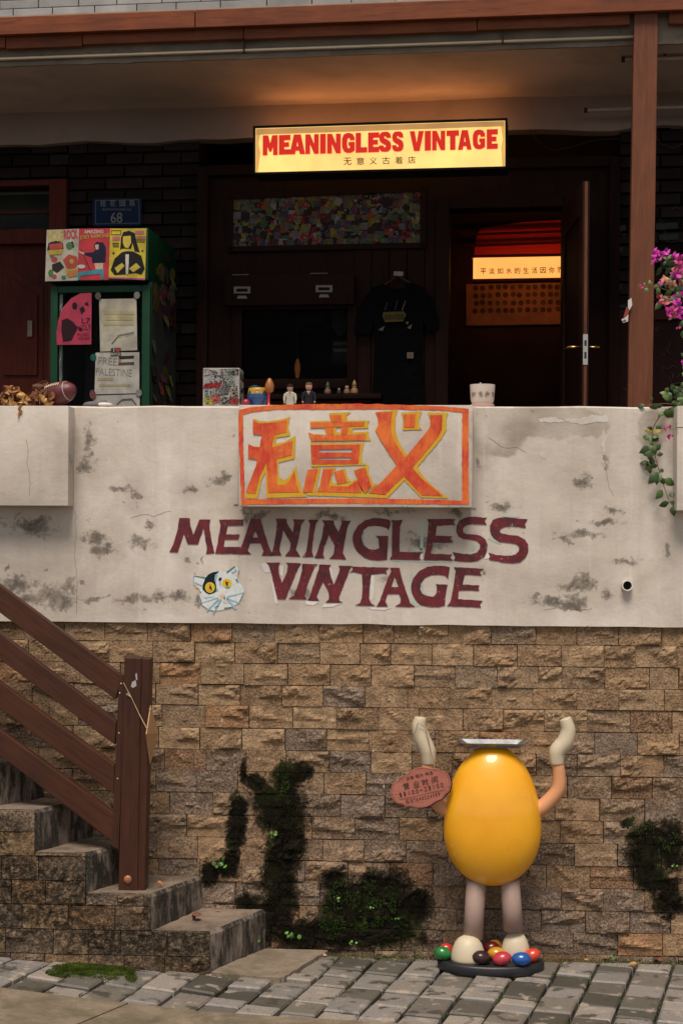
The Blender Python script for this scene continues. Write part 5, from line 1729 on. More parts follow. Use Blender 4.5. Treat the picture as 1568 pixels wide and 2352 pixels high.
s1 = flat(frg, 'sticker', (0.03, 0.028, 0.028), [[(775, 1295), (842, 1290), (845, 1345), (772, 1350)]], gv - .004)
flat(s1, 'print', (0.32, 0.02, 0.02), [[(803, 1302), (815, 1294), (822, 1300), (830, 1292), (842, 1302), (824, 1326)]], gv - .005)
ztext(s1, (0.33, 0.31, 0.28), [('I', 795, 1308, 6, 26, 0, .02), ('BEATLES', 808, 1335, 64, 18, 0, .02)], gv - .005)
for x, y, c in ((685, 930, (.06, .055, .05)), (955, 925, (.12, .115, .10)), (645, 1610, (.05, .05, .05)), (648, 1622, (.12, .02, .02)), (968, 1605, (.15, .145, .14)), (652, 1358, (.01, .07, .06))):
    flat(frg, 'sticker', c, [ell(x, y, 22, 26, 9, .3)], gv - .005 - .0004 * (y % 7))
# stickers down the right flank
sx = fx1 + .0012
for k in range(64):
    y_, z_ = rng.uniform(FV + .06, FB - .05), rng.uniform(FLOOR + .55, fzt + .2)
    zz = min(z_, hz1 - .05)
    inst('sticker', rng.choice(skme), frg, ((hx1 if zz > hz0 else fx1) + .0012 + .00005 * k, y_, zz), (rng.uniform(-.4, .4), 0, R(90)), (rng.uniform(.05, .12), .0006, rng.uniform(.05, .12)))

# ================================================================== lit shop sign
SGV = -0.30
sg = thing('lit_shop_sign', 'glowing yellow lightbox shop sign with bold red raised letters under the overhang', 'sign', tuple(hit3(872, 398, F, SGV)), F)
sq = [hit3(x, y, F, SGV) for x, y in ((587, 295), (1159, 277), (1159, 382), (587, 396))]
MB().prism(sq, (0, .012, 0)).build('lit_face', emit('sign_lightbox', (1.0, 0.64, 0.19), 0.46, .25), sg)
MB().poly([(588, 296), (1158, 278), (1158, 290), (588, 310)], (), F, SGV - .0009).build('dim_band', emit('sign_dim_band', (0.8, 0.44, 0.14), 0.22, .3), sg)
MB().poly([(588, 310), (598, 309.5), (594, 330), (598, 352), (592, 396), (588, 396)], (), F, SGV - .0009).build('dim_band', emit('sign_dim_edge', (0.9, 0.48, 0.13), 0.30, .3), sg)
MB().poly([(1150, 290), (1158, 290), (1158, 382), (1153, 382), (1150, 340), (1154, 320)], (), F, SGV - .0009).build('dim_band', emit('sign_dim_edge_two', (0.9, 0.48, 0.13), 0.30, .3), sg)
m_ = MB()
cen = sum(sq, Vector()) / 4
for i in range(4):
    p0, p1 = sq[i], sq[(i + 1) % 4]
    d = (p1 - p0).normalized()
    o_ = Vector((d.z, 0, -d.x))
    if (p0 - cen).dot(o_) < 0: o_ = -o_
    m_.prism([p0 - d * .011 + o_ * .001, p1 + d * .011 + o_ * .001, p1 + d * .011 + o_ * .012, p0 - d * .011 + o_ * .012], (0, .15, 0))
    m_.prism([p0 - d * .011 - Vector((0, .006, 0)) + o_ * .001, p1 + d * .011 - Vector((0, .006, 0)) + o_ * .001, p1 + d * .011 - Vector((0, .006, 0)) + o_ * .0118, p0 - d * .011 - Vector((0, .006, 0)) + o_ * .0118], (0, .005, 0))
m_.build('casing', cmat((0.012, 0.009, 0.008)), sg)
zS = zoomed(1000, 460, 1050 / 1568)
redm = emit('red_acrylic', (0.85, 0.022, 0.010), 0.24)
bw = 3.4
SIGN = [('M', 76, 164, 122, 240), ('E', 172, 240, 120, 236), ('A', 236, 328, 117, 234), ('N', 330, 409, 116, 232), ('I', 418, 451, 114, 230), ('N', 460, 540, 113, 229), ('G', 548, 624, 108, 226), ('L', 630, 698, 107, 224), ('E', 704, 770, 105, 222), ('S', 768, 842, 101, 220), ('S', 846, 916, 99, 218), ('V', 952, 1036, 97, 215), ('I', 1042, 1078, 96, 212), ('N', 1086, 1164, 95, 210), ('T', 1172, 1246, 93, 208), ('A', 1240, 1322, 91, 207), ('G', 1328, 1402, 88, 204), ('E', 1412, 1478, 86, 202)]
# heavy block letters drawn on a unit square with y down
BL = {
    'M': ([(0, 1), (0, 0), (.36, 0), (.5, .42), (.64, 0), (1, 0), (1, 1), (.7, 1), (.7, .55), (.57, .82), (.43, .82), (.3, .55), (.3, 1)], []),
    'E': ([(0, 0), (1, 0), (1, .26), (.46, .26), (.46, .38), (.88, .38), (.88, .61), (.46, .61), (.46, .74), (1, .74), (1, 1), (0, 1)], []),
    'A': ([(0, 1), (.28, 0), (.72, 0), (1, 1), (.66, 1), (.61, .82), (.39, .82), (.34, 1)], [[(.44, .6), (.56, .6), (.5, .32)]]),
    'N': ([(0, 1), (0, 0), (.36, 0), (.66, .5), (.66, 0), (1, 0), (1, 1), (.66, 1), (.34, .5), (.34, 1)], []),
    'I': ([(0, 0), (1, 0), (1, 1), (0, 1)], []),
    'G': ([(1, .36), (.98, .2), (.85, .06), (.6, 0), (.38, 0), (.14, .08), (.02, .26), (0, .5), (.03, .76), (.16, .93), (.4, 1), (.64, 1), (.82, .96), (1, .88), (1, .46), (.52, .46), (.52, .64), (.62, .64), (.62, .76), (.5, .78), (.42, .7), (.4, .5), (.42, .3), (.52, .24), (.62, .28), (.63, .36)], []),
    'L': ([(0, 0), (.46, 0), (.46, .74), (1, .74), (1, 1), (0, 1)], []),
    'S': ([(.98, .3), (.94, .12), (.76, .01), (.5, 0), (.22, .02), (.06, .14), (.02, .3), (.08, .46), (.26, .57), (.52, .66), (.58, .73), (.5, .79), (.4, .76), (.38, .68), (0, .68), (.04, .86), (.2, .98), (.5, 1), (.78, .98), (.95, .87), (1, .7), (.94, .52), (.76, .42), (.46, .32), (.41, .26), (.48, .21), (.58, .24), (.6, .3)], []),
    'V': ([(0, 0), (.36, 0), (.5, .6), (.64, 0), (1, 0), (.7, 1), (.3, 1)], []),
    'T': ([(0, 0), (1, 0), (1, .27), (.72, .27), (.72, 1), (.28, 1), (.28, .27), (0, .27)], [])}
for ch, x0, x1, y0, y1 in SIGN:
    # the sign tilts with the house: each letter leans on its base line
    ou, ho = BL[ch]
    mp_ = lambda pts: zS([(x0 + x * (x1 - x0), y0 + y * (y1 - y0) - 2.2 * x) for x, y in pts])
    m_ = MB()
    m_.poly(mp_(ou), [mp_(h) for h in ho], F, SGV - .014)
    nb = len(m_.v)
    loops = [mp_(ou)] + [mp_(h) for h in ho]
    for lp_ in loops:
        a_ = [hit3(x, y, F, SGV - .014) for x, y in lp_]
        b_ = [p_ + Vector((0, .013, 0)) for p_ in a_]
        n = len(a_)
        m_.add(a_ + b_, [(i, i + n, (i + 1) % n + n, (i + 1) % n) for i in range(n)])
    m_.build('raised_letter', redm, sg)
for i, ch in enumerate('无意义古着店'):
    (X, Y), = zS([(582 + i * 76.5, 277 - i * 1.7)])
    text(MB(), ch, X, Y, 18, 17, 1.4, F, SGV - .002, bold=.008).build('printed_character', cmat((0.16, 0.03, 0.006)), sg)
# unseen tube on the casing, for light leaking above the sign onto the soffit
tb = [sq[0].lerp(sq[1], .02) + Vector((0, .10, .02)), sq[0].lerp(sq[1], .98) + Vector((0, .10, .02))]
MB().tube(tb, .008, 8).build('unseen_glow_tube', emit('sign_tube', (1.0, 0.40, 0.12), 7.0), sg)
for t in (.1, .9):
    p_ = sq[0].lerp(sq[1], t)
    MB().box(p_.x - .012, p_.x + .012, SGV + .13, -.052, p_.z - .06, p_.z - .04).build('bracket', M['black'], sg)

# ================================================================== T-shirt on a hanger
TV = -0.06
ts = thing('hanging_shirt', 'black T-shirt with a yellow banner print on a hanger against the wall boards', 'shirt', tuple(hit3(912, 930, F, TV)), F)
OUT = [(880, 652), (856, 660), (832, 690), (812, 752), (826, 768), (850, 766), (858, 740), (860, 800), (856, 880), (850, 960), (980, 960), (972, 880), (966, 800), (972, 740), (984, 764), (1008, 752), (1006, 730), (990, 682), (965, 656), (942, 648), (928, 660), (912, 664), (894, 660)]
m_ = MB()
vs, fs = [], []
outl = [hit3(x, y, F, TV) for x, y in OUT]
n = len(outl)
cen = sum(outl, Vector()) / n
tri = geometry.tessellate_polygon([[Vector((p_.x, p_.z, 0)) for p_ in outl]])
m_.prism(outl, (0, .03, 0))
bm_ = bmesh.new()
o = m_.build('shirt_cloth', M['fabric'], ts)
bm_.from_mesh(o.data)
bmesh.ops.subdivide_edges(bm_, edges=bm_.edges[:], cuts=3, use_grid_fill=True)
for q in bm_.verts:
    q.co.y += 0.012 * noise.noise(Vector((q.co.x * 16, 0, q.co.z * 5)))
bm_.to_mesh(o.data)
bm_.free()
m_ = MB()
m_.tube([hit3(868, 664, F, TV + .012), hit3(913, 634, F, TV + .012), hit3(960, 660, F, TV + .012)], .006, 6)
m_.tube([hit3(913, 634, F, TV + .012), hit3(914, 622, F, TV + .012), hit3(918, 612, F, TV + .012), hit3(914, 606, F, TV + .012)], .002, 6)
m_.build('hanger', cmat((0.05, 0.02, 0.012)), ts)
MB().poly([(904, 623), (926, 624), (925, 634), (903, 633)], (), F, TV - .004).build('hanger_tag', cmat((0.20, 0.15, 0.12)), ts)
tv = TV - .016
MB().poly([(880, 717), (926, 715), (932, 722), (926, 738), (884, 740), (878, 726)], (), F, tv).build('print', cmat((0.075, 0.05, 0.006)), ts)
m_ = MB()
text(m_, "GUNS N' ROSES", 905, 728, 46, 12, 1, F, tv - .0015, bold=.03)
m_.build('lettering', cmat((0.012, 0.01, 0.008)), ts)
for q in ([(882, 712), (888, 694), (890, 696), (885, 713)], [(906, 712), (910, 690), (913, 691), (908, 713)]):
    MB().poly(q, (), F, tv).build('print', cmat((0.006, 0.022, 0.04)), ts)
for q in ([(922, 712), (930, 690), (931, 692), (924, 714)], [(868, 757), (884, 748), (878, 760)], [(934, 753), (946, 744), (942, 756)], [(930, 740), (938, 738), (936, 746)]):
    MB().poly(q, (), F, tv).build('print', cmat((0.10, 0.08, 0.07)), ts)
MB().poly(rect(934, 809, 949, 823), (), F, tv - .002).build('label_patch', cmat((0.11, 0.085, 0.06)), ts)
MB().poly(rect(938, 812, 945, 819), (), F, tv - .003).build('patch_mark', cmat((0.16, 0.06, 0.012)), ts)

# ================================================================== lamp tubes and wires under the overhang
def tubelamp(x0, y0, x1, y1, v, label):
    t_ = thing('fluorescent_tube', label, 'lamp', tuple(hit3((x0 + x1) / 2, (y0 + y1) / 2, F, v)), F, 'unlit tubes under the overhang')
    a, b = hit3(x0, y0, F, v), hit3(x1, y1, F, v)
    MB().tube([a, b], .0115, 10).build('tube', pmat('tube_glass', (0.30, 0.24, 0.19), .1, 10, .3), t_, smooth=True, angle=40)
    m_ = MB().tube([a - (b - a).normalized() * .012, a + (b - a).normalized() * .004], .0125, 10)
    m_.build('end_cap', cmat((0.03, 0.02, 0.016)), t_)
    m_ = MB()
    for k in (.45, .9):
        p_ = a.lerp(b, k)
        m_.box(p_.x - .006, p_.x + .006, p_.y - .004, p_.y + .004, p_.z + .008, ZS + .015)
    m_.build('bracket', M['black'], t_)
tubelamp(1432, 137, 1640, 132, -0.7, 'unlit fluorescent tube beside the eave post, close under the slab edge')
tubelamp(1346, 253, 1640, 243, -0.2, 'unlit fluorescent tube beside the eave post, back by the shop wall')
m_ = MB()
m_.tube([hit3(x, y, F, -.06) for x, y in ((1215, 300), (1240, 330), (1270, 345), (1310, 338), (1360, 322), (1420, 318))], .0022, 5)
tag(m_.build('drooping_wire', cmat((0.03, 0.022, 0.016)), None, F, tuple(hit3(1310, 338, F, -.06))), 'thin dark wire drooping along the wall right of the lit sign', 'wire')
m_ = MB()
m_.tube([hit3(x, y, F, -.05) for x, y in ((1500, 300), (1515, 330), (1545, 340), (1590, 320))], .0022, 5)
tag(m_.build('drooping_wire', cmat((0.05, 0.04, 0.03)), None, F, tuple(hit3(1545, 340, F, -.05))), 'thin wire looping over the bricks right of the eave post', 'wire')

# ================================================================== yellow egg figure
GV = -0.165
figure_y = GV
zM = lambda x, y: (803.9 + x * .3662, 1550.3 + y * .3662)
def m3(x, y, dv=0.0):
    X, Y = zM(x, y)
    return hit3(X, Y, W, GV + dv)
yl, nt, p = nodes('yellow_lacquer')
oc_ = coords(nt)
e1 = nz(nt, oc_, 5.0, 4)
cc = ramp(nt, e1.outputs['Fac'], [(0.35, (0.76, 0.335, 0.007)), (0.65, (0.84, 0.40, 0.009))])
e2 = nz(nt, oc_, 26.0, 3, .6)
cc = mix(nt, ramp(nt, e2.outputs['Fac'], [(0.735, 0.0), (0.75, 0.9)]), cc, (0.72, 0.66, 0.52))
e3 = nz(nt, oc_, 9.0, 7, .75)
cc = mix(nt, ramp(nt, e3.outputs['Fac'], [(0.60, 0.0), (0.78, 0.4)]), cc, (0.45, 0.19, 0.02))
mpp = nt.nodes.new('ShaderNodeMapping')
mpp.inputs['Scale'].default_value = (60, 60, 7)
nt.links.new(oc_, mpp.inputs[0])
e4 = nz(nt, mpp.outputs[0], 1.0, 4, .6)
cc = mix(nt, ramp(nt, e4.outputs['Fac'], [(0.70, 0.0), (0.74, 0.4)]), cc, (0.45, 0.22, 0.03))
nt.links.new(cc, p.inputs['Base Color'])
nt.links.new(math_(nt, 'MULTIPLY_ADD', e3.outputs['Fac'], 0.5, 0.12), p.inputs['Roughness'])
p.inputs['Coat Weight'].default_value = 0.5
p.inputs['Coat Roughness'].default_value = 0.07
bump(nt, p, e1.outputs['Fac'], 0.08, 0.01)
cream = pmat('cream_resin', (0.55, 0.47, 0.34), 0.1, 8, 0.5, 0.06, 60, dirt=0.2)
peach = pmat('peach_resin', (0.58, 0.27, 0.13), 0.08, 8, 0.45, 0.04, 60)
legm = pmat('dusty_pink_resin', (0.36, 0.255, 0.215), 0.1, 8, 0.6, 0.06, 60)
bc = m3(880, 1790)
eg = thing('egg_figure', 'glossy plain yellow egg-shaped figure with raised arms standing on a black base', 'statue', (bc.x, GV, 0.0))
m_ = MB()
pr = []
for i in range(41):
    t = math.pi * i / 40
    z = -math.cos(t)
    r_ = math.sin(t)
    pr.append((r_ * 0.181, z * (0.313 if z > 0 else 0.209)))
ec = m3(890, 968)
pr = [(max(a, .0005), b) for a, b in pr]
m_.lathe(pr, ec, 48, 1.0, 0.66)
m_.build('body', yl, eg, smooth=True)
m_ = MB().lathe([(.1945, 0.0005), (.197, .006), (.197, .028), (.192, .034), (.186, .036)], (bc.x, GV + .0, 0), 48, 1, .62)
m_.build('base', pmat('black_base', (0.012, 0.012, 0.015), .3, 12, .45, .1), eg, smooth=True, angle=40)
def arc(pts, n=7):
    out = []
    P = [pts[0]] + pts + [pts[-1]]
    for i in range(1, len(P) - 2):
        for k in range(n):
            t = k / n
            a, b, c, d = P[i - 1], P[i], P[i + 1], P[i + 2]
            out.append(0.5 * ((2 * b) + (c - a) * t + (2 * a - 5 * b + 4 * c - d) * t * t + (3 * b - a - 3 * c + d) * t ** 3))
    out.append(pts[-1])
    return out
def arm(pts, r0, r1):
    q = arc([m3(x, y, d) for x, y, d in pts])
    n = len(q)
    return MB().tube(q, [r0 + (r1 - r0) * i / (n - 1) for i in range(n)], 14)
arm([(620, 850, .0), (555, 810, .0), (500, 720, .0), (484, 620, .0), (490, 540, .0)], .031, .0215).build('arm', peach, eg, smooth=True)
arm([(1165, 850, .0), (1225, 810, .0), (1300, 720, .0), (1308, 620, .0), (1296, 540, .0)], .031, .0215).build('arm', peach, eg, smooth=True)
for pts in ([(492, 560), (485, 480), (450, 400), (432, 330), (438, 280), (440, 262)], [(1296, 560), (1298, 480), (1345, 420), (1365, 350), (1352, 290), (1345, 268)]):
    q = arc([m3(x, y) for x, y in pts])
    n = len(q)
    rr = [.031 * min(1, .8 + i / n) * (1 if i < n * .4 else 1 - .38 * ((i / n - .4) / .6)) for i in range(n)]
    rr[-1] = .003; rr[-2] *= .6; rr[-3] *= .85
    MB().tube(q, rr, 14).build('arm_end', cream, eg, smooth=True)
for a, b in (((790, 1290), (768, 1650)), ((1000, 1290), (1022, 1600))):
    MB().tube([m3(*a), m3((a[0] + b[0]) / 2, (a[1] + b[1]) / 2), m3(*b)], [.036, .0365, .037], 18).build('leg', legm, eg, smooth=True)
for x, y, rx, rz, dv in ((738, 1725, .062, .046, -.03), (1035, 1672, .054, .05, .01)):
    p_ = m3(x, y, dv)
    m_ = MB()
    pf = [(1.0, -1.0), (1.03, -.8), (1.0, -.5), (.94, -.1), (.8, .4), (.6, .75), (.35, .95), (.02, 1.0)]
    m_.lathe([(a * rx, b * rz) for a, b in pf], (p_.x, p_.y, .036 + rz), 26, 1.0, .95)
    m_.build('foot', cream, eg, smooth=True)
for x, y, c, rx, dv, rot in ((820, 1762, (0.035, 0.016, 0.016), .036, -.075, 5), (950, 1768, (0.42, 0.03, 0.05), .036, -.085, -14), (1072, 1762, (0.008, 0.075, 0.30), .036, -.085, 0), (1135, 1742, (0.55, 0.05, 0.018), .035, -.035, -25), (915, 1730, (0.50, 0.24, 0.01), .034, -.02, 0), (580, 1720, (0.01, 0.16, 0.03), .032, -.03, 15), (882, 1690, (0.13, 0.01, 0.014), .032, .06, -10), (600, 1680, (0.45, 0.03, 0.02), .028, .02, 0), (905, 1655, (0.5, 0.22, 0.012), .03, .085, 0)):
    p_ = m3(x, y, dv)
    MB().blob((p_.x, p_.y, .036 + .0245), rx, rx * .8, .0245, 18, 10, Matrix.Rotation(R(rot), 3, 'Y')).build('oval_pebble', cmat(c, .3, .08, .4), eg, smooth=True)
# tray on top
tp = m3(893, 436)
tray = thing('silver_tray', 'shallow silver metal tray with a blue print lying on top of the yellow egg figure', 'tray', (tp.x, tp.y, tp.z))
w0, w1 = .092, .118
zz = ec.z + .313 - .005
m_ = MB()
d0, d1 = .052, .07
vs = [(tp.x - w0, GV - d0, zz), (tp.x + w0, GV - d0, zz), (tp.x + w0, GV + d0, zz), (tp.x - w0, GV + d0, zz), (tp.x - w1, GV - d1, zz + .017), (tp.x + w1, GV - d1, zz + .017), (tp.x + w1, GV + d1, zz + .017), (tp.x - w1, GV + d1, zz + .017)]
vi = [(x, y, z + .002) for x, y, z in vs[:4]] + [(x - math.copysign(.004, x - tp.x), y - math.copysign(.004, y - GV), z) for x, y, z in vs[4:]]
fs = [(3, 2, 1, 0), (0, 1, 5, 4), (1, 2, 6, 5), (2, 3, 7, 6), (3, 0, 4, 7), (8, 9, 10, 11), (12, 13, 9, 8), (13, 14, 10, 9), (14, 15, 11, 10), (15, 12, 8, 11), (4, 5, 13, 12), (5, 6, 14, 13), (6, 7, 15, 14), (7, 4, 12, 15)]
m_.add(vs + vi, fs)
m_.build('dish', pmat('silver_foil', (0.17, 0.18, 0.19), .4, 26, .45, .3, 30, metal=.6), tray)
m_ = MB()
y_ = GV - (d0 + d1) / 2 - .002
for a, b, c in ((-.085, -.02, .004), (-.02, .05, .007), (.01, .09, .004)):
    m_.add([(tp.x + a, GV - d0 - .0035, zz + c - .003), (tp.x + b, GV - d0 - .0035, zz + c - .003), (tp.x + b, GV - d0 - .008, zz + c + .002), (tp.x + a, GV - d0 - .008, zz + c + .002)], [(0, 1, 2, 3)])
m_.build('blue_print', cmat((0.05, 0.12, 0.35)), tray)

# opening-hours sign hung from the raised arm
z7 = zoomed(1550, 3050, 0.1722)
HVV = GV - .075
hs_ = thing('opening_hours_sign', 'scalloped reddish wooden sign with opening hours hung from the figure\'s raised arm', 'sign', tuple(hit3(965, 1855, W, HVV)))
OUTL = [(65, 700), (75, 570), (125, 480), (210, 445), (255, 375), (285, 328), (370, 310), (470, 250), (560, 180), (680, 125), (800, 108), (930, 125), (1030, 145), (1110, 130), (1180, 150), (1250, 198), (1330, 208), (1405, 260), (1450, 340), (1485, 480), (1475, 560), (1440, 680), (1365, 730), (1310, 800), (1275, 850), (1180, 890), (1090, 930), (1010, 990), (900, 1040), (780, 1060), (650, 1058), (570, 1035), (480, 1025), (420, 1038), (370, 1000), (300, 960), (222, 958), (150, 900), (90, 830), (75, 770)]
oc = (770, 590)
sc_ = lambda k, pts: [(oc[0] + (x - oc[0]) * k, oc[1] + (y - oc[1]) * k) for x, y in pts]
MB().prism([hit3(x, y, W, HVV + .012) for x, y in z7([(x + 18, y + 8) for x, y in OUTL])], (0, .006, 0)).build('back_plate', cmat((0.02, 0.012, 0.01)), hs_)
MB().prism([hit3(x, y, W, HVV) for x, y in z7(sc_(.985, OUTL))], (0, .012, 0)).build('plank', wood('red_cedar', (0.36, 0.12, 0.085), (0.25, 0.075, 0.05), .55, 'x', 12, .0), hs_)
m_ = MB()
m_.poly(z7(sc_(.945, OUTL)), [z7(sc_(.937, OUTL))], W, HVV - .0012)
tt = lambda s_, x, y, w_, h_, b, sp=1.0: text(m_, s_, *z7([(x, y)])[0], w_ * .09888, h_ * .09888, 13.5, W, HVV - .0016, bold=b, spacing=sp)
for ch, x, y in (('古', 470, 375), ('着', 560, 352), ('唱', 688, 322), ('片', 785, 300), ('啤', 910, 268), ('酒', 1005, 248)):
    tt(ch, x, y, 82, 84, .002)
for ch, x, y in (('营', 430, 552), ('业', 662, 508), ('时', 872, 455), ('间', 1090, 402)):
    tt(ch, x, y, 140, 150, .008)
for i, ch in enumerate('11:00-21:00'):
    x = 300 + i * 96
    if ch == '-': tt('-', x, 665 + 160 - x * .238, 60, 16, .0)
    elif ch == ':': tt(':', x, 665 + 160 - (x) * .238, 26, 76, .02)
    else: tt(ch, x, 665 + 160 - x * .238, 56 if ch != '1' else 36, 106, .0)
m_.poly(z7(stroke((262, 870), (1330, 630), 8)), (), W, HVV - .0016)
for i, ch in enumerate('17640224919'):
    x = 556 + i * 63.5
    tt(ch, x, 890 - (x - 556) * .235, 42 if ch != '1' else 26, 84, .0)
m_.poly(z7(ell(462, 905, 50, 50, 20)), [z7(ell(462, 905, 42, 42, 20))], W, HVV - .0016)
m_.poly(z7(stroke((440, 885), (480, 935), 20, 16)), (), W, HVV - .0017)
m_.build('lettering', M['ink'], hs_)
m_ = MB()
ha, hb, top_ = hit3(*z7([(325, 355)])[0], W, HVV - .003), hit3(*z7([(1098, 170)])[0], W, HVV - .003), m3(470, 300, -.03)
m_.tube([ha, m3(395, 400, -.045), m3(425, 300, -.04), m3(470, 330, -.03), m3(500, 450, -.035), hb], .0017, 6)
m_.build('string', pmat('jute_cord', (0.22, 0.17, 0.10), .2, 60, .9), hs_)

# ================================================================== things on the parapet
KY = 0.06
KZ = ZTOP + 0.001
def k3(x, y, dv=0.0): return hit3(x, y, W, KY + dv)
def onpar(px, v=KY): return hit(px, 930, W, v)[0]
# dried flowers
df = thing('dried_flowers', 'heap of dried brown and ochre flowers in the end planter box beside the football', 'flowers', (onpar(50, -.03), -.03, ZTOP))
pm = [cmat(c, .8) for c in ((0.17, 0.06, 0.024), (0.30, 0.13, 0.04), (0.52, 0.30, 0.10), (0.11, 0.036, 0.017), (0.40, 0.20, 0.07))]
pme = []
for i in range(5):
    m_ = MB()
    r2 = random.Random(50 + i)
    nv = []
    for a in range(4):
        for b in range(3):
            u_, v_ = a / 3 - .5, b / 2 - .5
            nv.append((v_ * (1 - abs(u_) * 1.2) + r2.uniform(-.08, .08), .35 * math.sin(u_ * 4 + i) + r2.uniform(-.15, .15) + v_ * v_, u_ + r2.uniform(-.06, .06)))
    m_.add(nv, [(a * 3 + b, a * 3 + b + 1, (a + 1) * 3 + b + 1, (a + 1) * 3 + b) for a in range(3) for b in range(2)])
    o = m_.build('petal', pm[i]); pme.append(o.data); bpy.data.objects.remove(o)
for k in range(120):
    px = rng.uniform(-30, 118)
    hgt = 30 * math.exp(-((px - 96) / 14) ** 2) + 24 * math.exp(-((px - 28) / 16) ** 2) + 18
    s_ = rng.uniform(.017, .034)
    py = 929 - rng.uniform(0, hgt)
    p_ = hit3(px, py, W, -.03 + rng.uniform(-.045, .05))
    inst('petal', rng.choice(pme), df, p_, (rng.uniform(0, 6), rng.uniform(0, 6), rng.uniform(0, 6)), (s_, s_, s_ * rng.uniform(1, 1.8)))
m_ = MB()
for a, b in (((88, 900), (92, 928)), ((75, 890), (95, 905)), ((28, 895), (30, 930)), ((48, 933), (44, 948)), ((60, 905), (50, 930))):
    m_.tube([hit3(*a, W, -.05), hit3((a[0] + b[0]) / 2 + 2, (a[1] + b[1]) / 2, W, -.055), hit3(*b, W, -.06)], .002, 5)
m_.build('stem', pm[0], df)
for y in (934, 942, 948):
    inst('petal', pme[1], df, hit3(47, y, W, LV - .008), (.3, y * .7, .4), (.014, .014, .022))
# football
fb = thing('american_football', 'maroon leather American football with cream laces lying on the parapet', 'ball', (onpar(129, .07), .07, ZTOP))
p_ = hit3(130, 905, W, .07)
rot = Matrix.Rotation(R(62), 3, 'Z') @ Matrix.Rotation(R(14), 3, 'Y')
prf = [(math.sin(math.pi * i / 24) ** 1.0 * .0475, -math.cos(math.pi * i / 24) * .091) for i in range(25)]
m_ = MB().lathe([(max(r_, .0008), z) for r_, z in prf], (0, 0, 0), 28)
fr2 = Matrix.Rotation(R(-20), 3, 'Z') @ Matrix.Rotation(R(76), 3, 'Y')
m_.v = [tuple(p_ + fr2 @ Vector(q)) for q in m_.v]
zmin = min(q[2] for q in m_.v)
sh_ = KZ - zmin
m_.v = [(q[0], q[1], q[2] + sh_) for q in m_.v]
m_.build('leather', pmat('maroon_leather', (0.105, 0.018, 0.022), .15, 10, .45, .3, 140), fb, smooth=True)
pc = p_ + Vector((0, 0, sh_))
m_ = MB()
ax_ = fr2 @ Vector((0, 0, 1))
sidev = Vector((.55, -.62, .56)).normalized()
sidev = (sidev - ax_ * sidev.dot(ax_)).normalized()
tv_ = ax_.cross(sidev)
for i in range(9):
    t = -.03 + i * .0085
    rad = .0475 * math.sqrt(max(0, 1 - (t / .091) ** 2)) + .0012
    c = pc + ax_ * t + sidev * rad
    m_.tube([c - tv_ * .0075, c + sidev * .0016, c + tv_ * .0075], .0016, 6)
q = []
for i in range(9):
    t = -.032 + i * .009
    rad = .0475 * math.sqrt(max(0, 1 - (t / .091) ** 2)) + .001
    q.append(pc + ax_ * t + sidev * rad)
m_.tube(q, .0017, 6)
m_.build('laces', cmat((0.62, 0.52, 0.38), .7), fb)
m_ = MB()
for t in (-.05, .055):
    rad = .0475 * math.sqrt(max(0, 1 - (t / .091) ** 2)) + .0006
    ring = []
    for k in range(25):
        a = 2 * math.pi * k / 24
        ring.append(pc + ax_ * t + (sidev * math.cos(a) + tv_ * math.sin(a)) * rad)
    m_.tube(ring, .0012, 5)
m_.build('stripe', cmat((0.55, 0.5, 0.45)), fb)
# cap
cp_ = thing('flat_cap', 'small grey cap with a white brim lying on the parapet next to the football', 'cap', (onpar(228), KY, ZTOP))
p_ = k3(240, 926)
MB().blob((p_.x, KY, KZ + .010), .034, .03, .0095, 20, 10).build('brim', cmat((0.58, 0.54, 0.49), .7), cp_, smooth=True)
MB().blob((p_.x - .045, KY, KZ + .009), .04, .034, .015, 18, 8).build('crown', cmat((0.12, 0.105, 0.105), .9), cp_, smooth=True)
MB().lathe([(.011, 0), (.011, .009), (.009, .01)], (p_.x - .002, KY, KZ + .019), 14).build('button', cmat((0.16, 0.20, 0.24), .4), cp_, smooth=True, angle=40)
# sticker box
bxv = .07
b0, b1 = onpar(466, bxv), onpar(550, bxv)
bh = hit(500, 845, W, bxv)[1]
sb = thing('sticker_box', 'metal box covered in black and white band stickers standing on the parapet', 'box', ((b0 + b1) / 2, bxv + .06, ZTOP))
MB().box(b0, b1, bxv, bxv + .13, KZ, bh, .003).build('case', cmat((0.30, 0.285, 0.27)), sb)
_bp = {}
SB = [((470, 850, 500, 860), (.02, .02, .02)), ((505, 847, 545, 862), (.25, .24, .22)), ((472, 862, 490, 880), (.27, .26, .27)), ((492, 862, 514, 878), (.03, .035, .03)), ((520, 850, 540, 882), (.06, .09, .07)), ((468, 880, 508, 892), (.27, .02, .02)), ((508, 882, 526, 908), (.10, .10, .10)), ((526, 886, 546, 914), (.012, .012, .012)), ((470, 894, 486, 912), (.02, .05, .06)), ((488, 892, 506, 912), (.20, .20, .2)), ((470, 914, 490, 928), (.30, .28, .03)), ((486, 906, 506, 926), (.30, .08, .07)), ((506, 912, 526, 928), (.02, .02, .02)), ((526, 915, 548, 928), (.22, .03, .02)), ((530, 848, 549, 860), (.02, .02, .02)), ((511, 866, 522, 880), (.03, .03, .03)), ((468, 847, 480, 862), (.28, .27, .26))]
